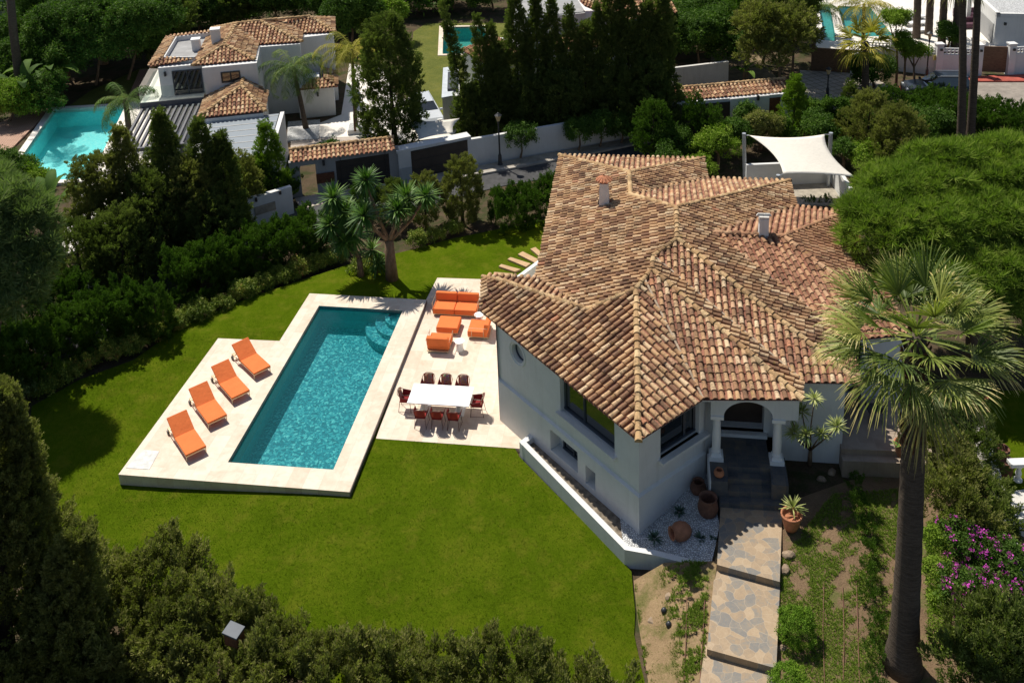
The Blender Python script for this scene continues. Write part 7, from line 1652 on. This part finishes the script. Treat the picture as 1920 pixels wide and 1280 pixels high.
cyp = [(880, 268, 20, .5, 828, 'slender cypress leaning left with its tip over the green pool'), (912, 262, 46, .55, 893, 'cypress just right of the leaning one'), (935, 262, 62, .7, 918, 'short leaning cypress beside the pool corner'), (940, 258, 100, 1.2, None, 'low bushy cypress near the street lamp'), (975, 255, -6, 1.35, None, 'broad tall cypress left of the grey flat roof'), (1012, 252, 6, 1.1, None, 'pointed cypress before the grey flat roof'), (1040, 250, 14, 1.0, None, 'feathery cypress before the white house wall'), (1072, 248, 28, .85, None, 'cypress spire by the small chimney'), (1100, 246, 60, 1.1, None, 'shorter cypress below the red tiled roof'), (1122, 250, 26, .7, None, 'thin cypress spire right of the red tiled roof'), (1148, 246, -28, 1.15, None, 'tall cypress cut by the top frame edge, left one'), (1178, 246, -34, 1.1, None, 'tall cypress cut by the top frame edge, right one'), (1212, 248, 20, 1.2, None, 'cypress filling the gap right of the tall pair'), (1240, 245, -10, 1.35, None, 'rightmost broad cypress above the tiled gate wall'), (1160, 258, 130, 1.3, None, 'low dark cypress before the tall pair'), (1050, 262, 140, 1.3, None, 'low dark cypress in the front of the row'), (1000, 262, 150, 1.2, None, 'low dark cypress behind the round street tree'), (1215, 258, 120, 1.4, None, 'low dark cypress at the right of the front row'), (895, 268, 165, 1.1, None, 'low dark cypress left of the street lamp')]
for i, (px, py, ty, R, tx, lb) in enumerate(cyp): T(px, py, ty-(14 if ty < 110 else 0), R*(1.08 if ty < 110 else 1.3), lb, 'cypress', 'cypress row along the white road wall', topx=tx, size=.5, dens=1.2, seed=430+i, temps=PLUME_S, prof='cone' if ty < 110 else 'round', lump_a=.45)
b = at3(976, 296, -.2); blobs('round_street_tree', [sph(976, 252, b.y, .95)], 'round clipped street tree against the white road wall', 'leaf', 'tree', 'round street trees', base=b, size=.4, seed=460, tr=.07)
for i, (px, cy, by, R, nm) in enumerate(((1085, 245, 282, .95, 'left'), (1125, 235, 275, 1.0, 'middle'), (1165, 232, 268, 1.05, 'right'))):
    b = at3(px, by, -.2); blobs('round_street_tree', [sph(px, cy, b.y, R)], nm+' one of three round street trees merging in the shade', 'leaf', 'tree', 'round street trees', base=b, size=.4, seed=461+i, tr=.07)
# trees around the right part
def BT(name, px, py, cy, R, lb, mt='leaf', grp=None, n=4, seed=0, size=.5, up=None, cat='tree', z=ZG, temps=None):
    b = at3(px, py, z); rg = random.Random(seed); c, _ = sph(px, cy, b.y, R); B = [(c, R)]
    for k in range(n): a = rg.uniform(0, 6.28); B.append((c+Vector((math.cos(a)*R*.8, math.sin(a)*R*.8, rg.uniform(-.6, .5)*R)), R*rg.uniform(.5, .75)))
    return blobs(name, B, lb, mt, cat, grp, base=b, size=size, seed=seed, temps=temps)
T(1300, 290, 178, .95, 'narrow green conifer before the dark gate', 'hedge', 'trees round the sail court', seed=470, size=.45, temps=PLUME_S, prof='column')
T(1335, 300, 205, .8, 'second narrow conifer left of the sail post', 'hedge', 'trees round the sail court', seed=471, size=.45, temps=PLUME_S, prof='round')
T(1487, 255, 150, 1.25, 'warm green pyramid conifer right of the white gate wall', 'leaf_bright', 'trees round the sail court', seed=472, size=.5, temps=PLUME_S)
T(1225, 300, 195, 1.3, 'leafy dark conifer above the villa roof corner', 'hedge', 'trees round the sail court', seed=473, size=.5, temps=PLUME_S, prof='round')
T(1675, 320, 205, 1.9, 'big olive green conifer left of the lemon tree', 'cypress_warm', 'trees round the sail court', seed=474, size=.5, temps=PLUME_S, prof='round', dens=1.3)
T(1625, 290, 180, 1.6, 'olive green conifer behind the shade sail corner', 'cypress_warm', 'trees round the sail court', seed=475, size=.5, temps=PLUME_S, prof='round', dens=1.3)
T(1668, 238, 168, .9, 'dark green conifer at the start of the tall hedge', 'hedge', 'trees round the sail court', seed=476, size=.5, temps=PLUME_S, prof='round')
T(1592, 210, 155, .6, 'small dark spire beside the cobbled drive', 'cypress', 'trees round the sail court', seed=477, size=.4, temps=PLUME_S)
BT('lemon_tree', 1742, 275, 232, 1.2, 'round leafy tree in front of the tall hedge', 'leaf', 'garden trees right of the sail', seed=480)
BT('lemon_tree', 1622, 322, 290, .9, 'bright yellow green bush right of the sail', 'leaf_bright', 'garden trees right of the sail', seed=481)
BT('lemon_tree', 1580, 315, 275, .6, 'thin young tree just behind the sail post', 'leaf', 'garden trees right of the sail', seed=482, n=2)
for i, (px, py, cy, R, mt, lb) in enumerate(((1270, 300, 262, 1.0, 'leaf', 'leafy shrub left of the sail court'), (1345, 318, 262, .9, 'leaf_bright', 'bright shrub between conifer and sail post'), (1375, 290, 245, .9, 'leaf', 'shrub below the dark clipped bush'), (1425, 280, 235, 1.0, 'cypress_warm', 'brownish shrub behind the shade sail'), (1466, 275, 240, .8, 'hedge', 'green shrub behind the shade sail'), (1400, 250, 207, .65, 'leaf', 'dark clipped bush against the white gate wall'), (1530, 290, 235, .9, 'leaf', 'leafy shrub behind the far right sail post'), (1250, 330, 300, .8, 'leaf', 'shrub at the villa roof corner'), (1310, 345, 310, .7, 'leaf_bright', 'yellowish shrub by the court wall'))):
    BT('garden_shrub', px, py, cy, R, lb, mt, 'shrubs round the sail court', seed=490+i, cat='shrub', size=.45)
hedge([at(x, y, -.3) for x, y in ((1500, 250), (1560, 240), (1650, 262))], 1.8, 1.9, 'leafy green hedge along the cobbled drive', 'hedge', None, z=-.3, seed=500, size=.5, dens=1.1, rough=.5, temps=CLUST)
hr = [at(x, y, -.3) for x, y in ((1705, 232), (1800, 255), (1935, 290))]
hedge(hr, 2.4, [2.1, 2.35, 2.4], 'tall dense clipped hedge along the pale road at the right', 'hedge', None, z=-.3, seed=501, size=.42, dens=1.5, rough=.18)
hedge([at(x, y, -.5) for x, y in ((1505, 384), (1560, 383))], .35, .3, 'low hedge at the front of the sail court', 'hedge', None, z=-.45, seed=502, size=.22, dens=1.0, temps=PLUME_S)
# tall palm trunks, crowns mostly above the frame
tallp = [(1800, 300, 1803, -70, 'tall palm trunk beside the hedge, left of two'), (1817, 292, 1836, -90, 'tall palm trunk beside the hedge, right of two')]
for i, (px, py, tx, ty, lb) in enumerate(tallp): palm_fan(px, py, tx, ty, lb, L=1.3, pet=1.1, n=18, seed=20+i, r0=.26, r1=.17, nb=18, group='tall slim fan palms', name='tall_palm', flare=1.2)
for i, (px, py, tx, ty, lb) in enumerate(((1718, 72, 1722, -110, 'far tall palm, leftmost of the terrace group'), (1741, 66, 1748, -100, 'far tall palm, second of the terrace group'), (1765, 88, 1773, -60, 'far tall palm, third of the terrace group'), (1790, 88, 1800, -40, 'far tall palm, rightmost of the terrace group'))): palm_fan(px, py, tx, ty, lb, L=1.4, pet=1.1, n=14, seed=30+i, r0=.32, r1=.26, nb=16, group='tall slim fan palms', name='tall_palm', flare=1.1)
palm_fan(1622, 180, 1622, 78, 'bushy fan palm in front of the white wall piece', L=1.3, pet=1.0, n=26, seed=40, r0=.25, r1=.22, nb=22, low=-.6, mat='palm_gold', name='bushy_fan_palm')
for i, (px, py, tx, ty, mt, lb) in enumerate(((1525, 100, 1528, 12, 'palm_dark', 'feather palm left of the green pool'), (1618, 100, 1620, 8, 'palm_gold', 'golden feather palm before the green pool'))): palm_feather(px, py, tx, ty, lb, L=3.0, mat=mt, group='feather palms', seed=50+i)
palm_feather(574, 242, 548, 122, 'leaning feather palm in the gravel yard of the white house', L=3.2, n=20, group='feather palms', seed=60, H=4.6, droop=1.15)
palm_feather(668, 246, 660, 92, 'feather palm with drooping yellow green fronds in the white planter', L=3.3, n=18, mat='palm_gold', group='feather palms', seed=61, droop=1.1, r=.13)
palm_feather(245, 268, 236, 190, 'short bent palm leaning over the pale pool', L=3.0, n=13, group='feather palms', seed=62, droop=1.3, r=.2, H=3.2)
palm_feather(42, 200, 12, -90, 'tall dark palm trunk in the upper left corner', L=2.5, n=12, group='feather palms', seed=63, r=.3)
yucca_tree(666, 246, [(663, 180, 0)], 'small single headed yucca in the white planter', z=.1, tr=.07, L=.6, fork=1.2, seed=64)
for i, (px, py, cy, R, mt, lb) in enumerate(((1680, 160, 35, .8, 'leaf_bright', 'upper tree of the pale green pair by the lattice wall'), (1692, 165, 75, .7, 'leaf_bright', 'lower tree of the pale green pair by the lattice wall'), (1712, 168, 95, .9, 'leaf_bright', 'pale green tree leaning on the street lamp'), (1775, 92, 58, .9, 'leaf', 'leafy tree inside the lattice wall'), (1640, 165, 130, 1.4, 'leaf', 'dark spreading shrub below the bushy palm'), (1400, 150, 75, .6, 'leaf', 'young broad leaved tree on the dry slope'))):
    BT('slender_tree', px, py, cy, R, lb, mt, 'broad leaved trees at the upper right', n=3, seed=510+i, size=.45)
bgt = [(1310, 140, 60, 2.2, 'leaf'), (1350, 120, 40, 1.6, 'leaf'), (1462, 182, 60, 2.2, 'cypress_warm'), (1430, 120, 10, 2.6, 'hedge'), (1485, 150, 0, 1.9, 'cypress'), (1390, 60, 0, 2.4, 'hedge'), (1450, 60, -20, 3.0, 'cypress')]
bn2 = ['leafy tree left of the dry slope', 'rounder tree above the dry slope', 'large olive tree at the left of the cobbled drive', 'dark tree at the top of the dry slope', 'dark conifer before the far terrace', 'dense tree at the upper edge, left', 'dense tree at the upper edge beside the feather palm']
for i, ((px, py, cy, R, mt), lb) in enumerate(zip(bgt, bn2)): BT('garden_tree', px, py, cy, R, lb, mt, 'dense trees beyond the gate wall', seed=520+i, size=.62, temps=PLUME_S if mt != 'leaf' else None)
lf = [(60, 175, 120, 2.2, 'leaf', 'bushy tree behind the banana plants'), (110, 165, 60, 2.6, 'leaf', 'leafy tree left of the ivy clad trunks'), (180, 160, 40, 3.0, 'leaf', 'dark tree at the upper left'), (240, 150, 60, 3.0, 'leaf', 'dark tree behind the small back lawn'), (300, 110, 30, 3.0, 'cypress', 'dark tree behind the flat roof rim'), (370, 70, 10, 3.0, 'leaf', 'tree behind the tall chimney'), (440, 55, -10, 3.0, 'cypress', 'tree behind the main tiled ridge'), (520, 50, -15, 3.0, 'leaf', 'tree behind the right tiled roof'), (600, 55, -10, 3.0, 'leaf', 'leafy tree at the end of the tiled roof'), (660, 80, 0, 2.6, 'leaf', 'tree behind the gold palm'), (712, 80, 28, 1.6, 'leaf_bright', 'bright yellow green tree above the massive cypress'), (785, 22, -25, 2.2, 'leaf', 'dark tree above the garden lawn'), (850, 16, -30, 2.0, 'cypress', 'dark tree behind the green garden pool'), (925, 20, -25, 2.0, 'leaf', 'tree right of the garden pool'), (20, 120, 70, 2.4, 'leaf', 'tree at the upper left edge below the cottage'), (130, 110, 0, 3.0, 'leaf', 'tree cut by the top edge, upper left'), (215, 100, -10, 3.0, 'cypress', 'dark tree cut by the top edge'), (305, 60, -20, 3.2, 'leaf', 'tree cut by the top edge above the flat roof'), (1330, 60, -20, 2.6, 'cypress', 'dark tree cut by the top edge right of the cypress row'), (1290, 100, 40, 2.2, 'leaf', 'tree behind the rightmost cypress')]
for i, (px, py, cy, R, mt, lb) in enumerate(lf): BT('garden_tree', px, py, cy, R, lb, mt, 'dense trees at the upper left and centre', seed=540+i, size=.68, n=5, temps=PLUME_S if mt == 'cypress' else None)
for i, (px, py, cy, R, mt, lb) in enumerate(((15, 230, 185, 1.6, 'leaf_bright', 'yellowish bush at the left edge beside the timber deck'), (70, 215, 170, 1.5, 'leaf', 'dark bush under the banana plants'), (10, 350, 315, 1.3, 'leaf', 'leafy bush above the grey pine'), (70, 352, 332, .7, 'leaf_bright', 'bush with long leaves before the pale pool'), (620, 330, 290, .7, 'leaf', 'small bush hiding the foot of the grey gate'), (905, 232, 200, .7, 'leaf', 'bush left of the street lamp'))): BT('garden_shrub', px, py, cy, R, lb, mt, 'bushes near the pale pool', seed=570+i, cat='shrub', size=.5)
banana(100, 190, -.3, 2.6, 14, 'large banana plant left of the small back lawn', seed=1, L=2.8, group='banana plants'); banana(50, 215, -.3, 2.2, 12, 'banana plant with drooping leaves near the left edge', seed=2, L=2.6, group='banana plants'); banana(130, 150, -.3, 2.6, 12, 'banana plant farther back in the shade', seed=3, L=2.6, group='banana plants')
banana(112, 470, -.3, 2.4, 10, 'banana plant with upright leaves at the near end of the pale pool', seed=4, L=2.4, upr=1.25, group='banana plants'); banana(1395, 155, -.3, 1.0, 8, 'small banana plant above the tiled coping', seed=5, L=1.5, group='banana plants')
for i, (px, py, tx, ty, lb) in enumerate(((150, 110, 130, -20, 'ivy clad palm trunk, left of the pair'), (195, 120, 178, -20, 'ivy clad palm trunk, right of the pair'))):
    b = at3(px, py, ZG); Bv = [sph(px+(tx-px)*t, py+(ty-py)*t, b.y, .6) for t in (0.15, .3, .45, .6, .75, .9)]; blobs('ivy_trunk', Bv, lb, 'leaf', 'tree', 'ivy clad palm trunks', base=b, size=.36, seed=590+i, tr=.4)
# distant belt of trees beyond the plots
rg = np.random.default_rng(5); n = 6500; pts = np.c_[rg.uniform(-75, 75, n), rg.uniform(88, 118, n), np.zeros(n)]; pts[:, 2] = .3+4.5*lump(pts, .28, 3)*rg.uniform(.5, 1, n)
m_ = ~((pts[:, 0] > 20) & (pts[:, 1] < 104)) & ~((np.abs(pts[:, 0]-6) < 12) & (pts[:, 1] < 96)); pts = pts[m_]
o = foliage('far_woodland', pts, unit(np.array([0, -.4, 1.])+rg.normal(size=(len(pts), 3))*.4), rg.uniform(.9, 1.8, len(pts)), CLUST, M['leaf'], None, rg, .5, lump(pts, .8, 9)); tag(o, None, None, kind='stuff')
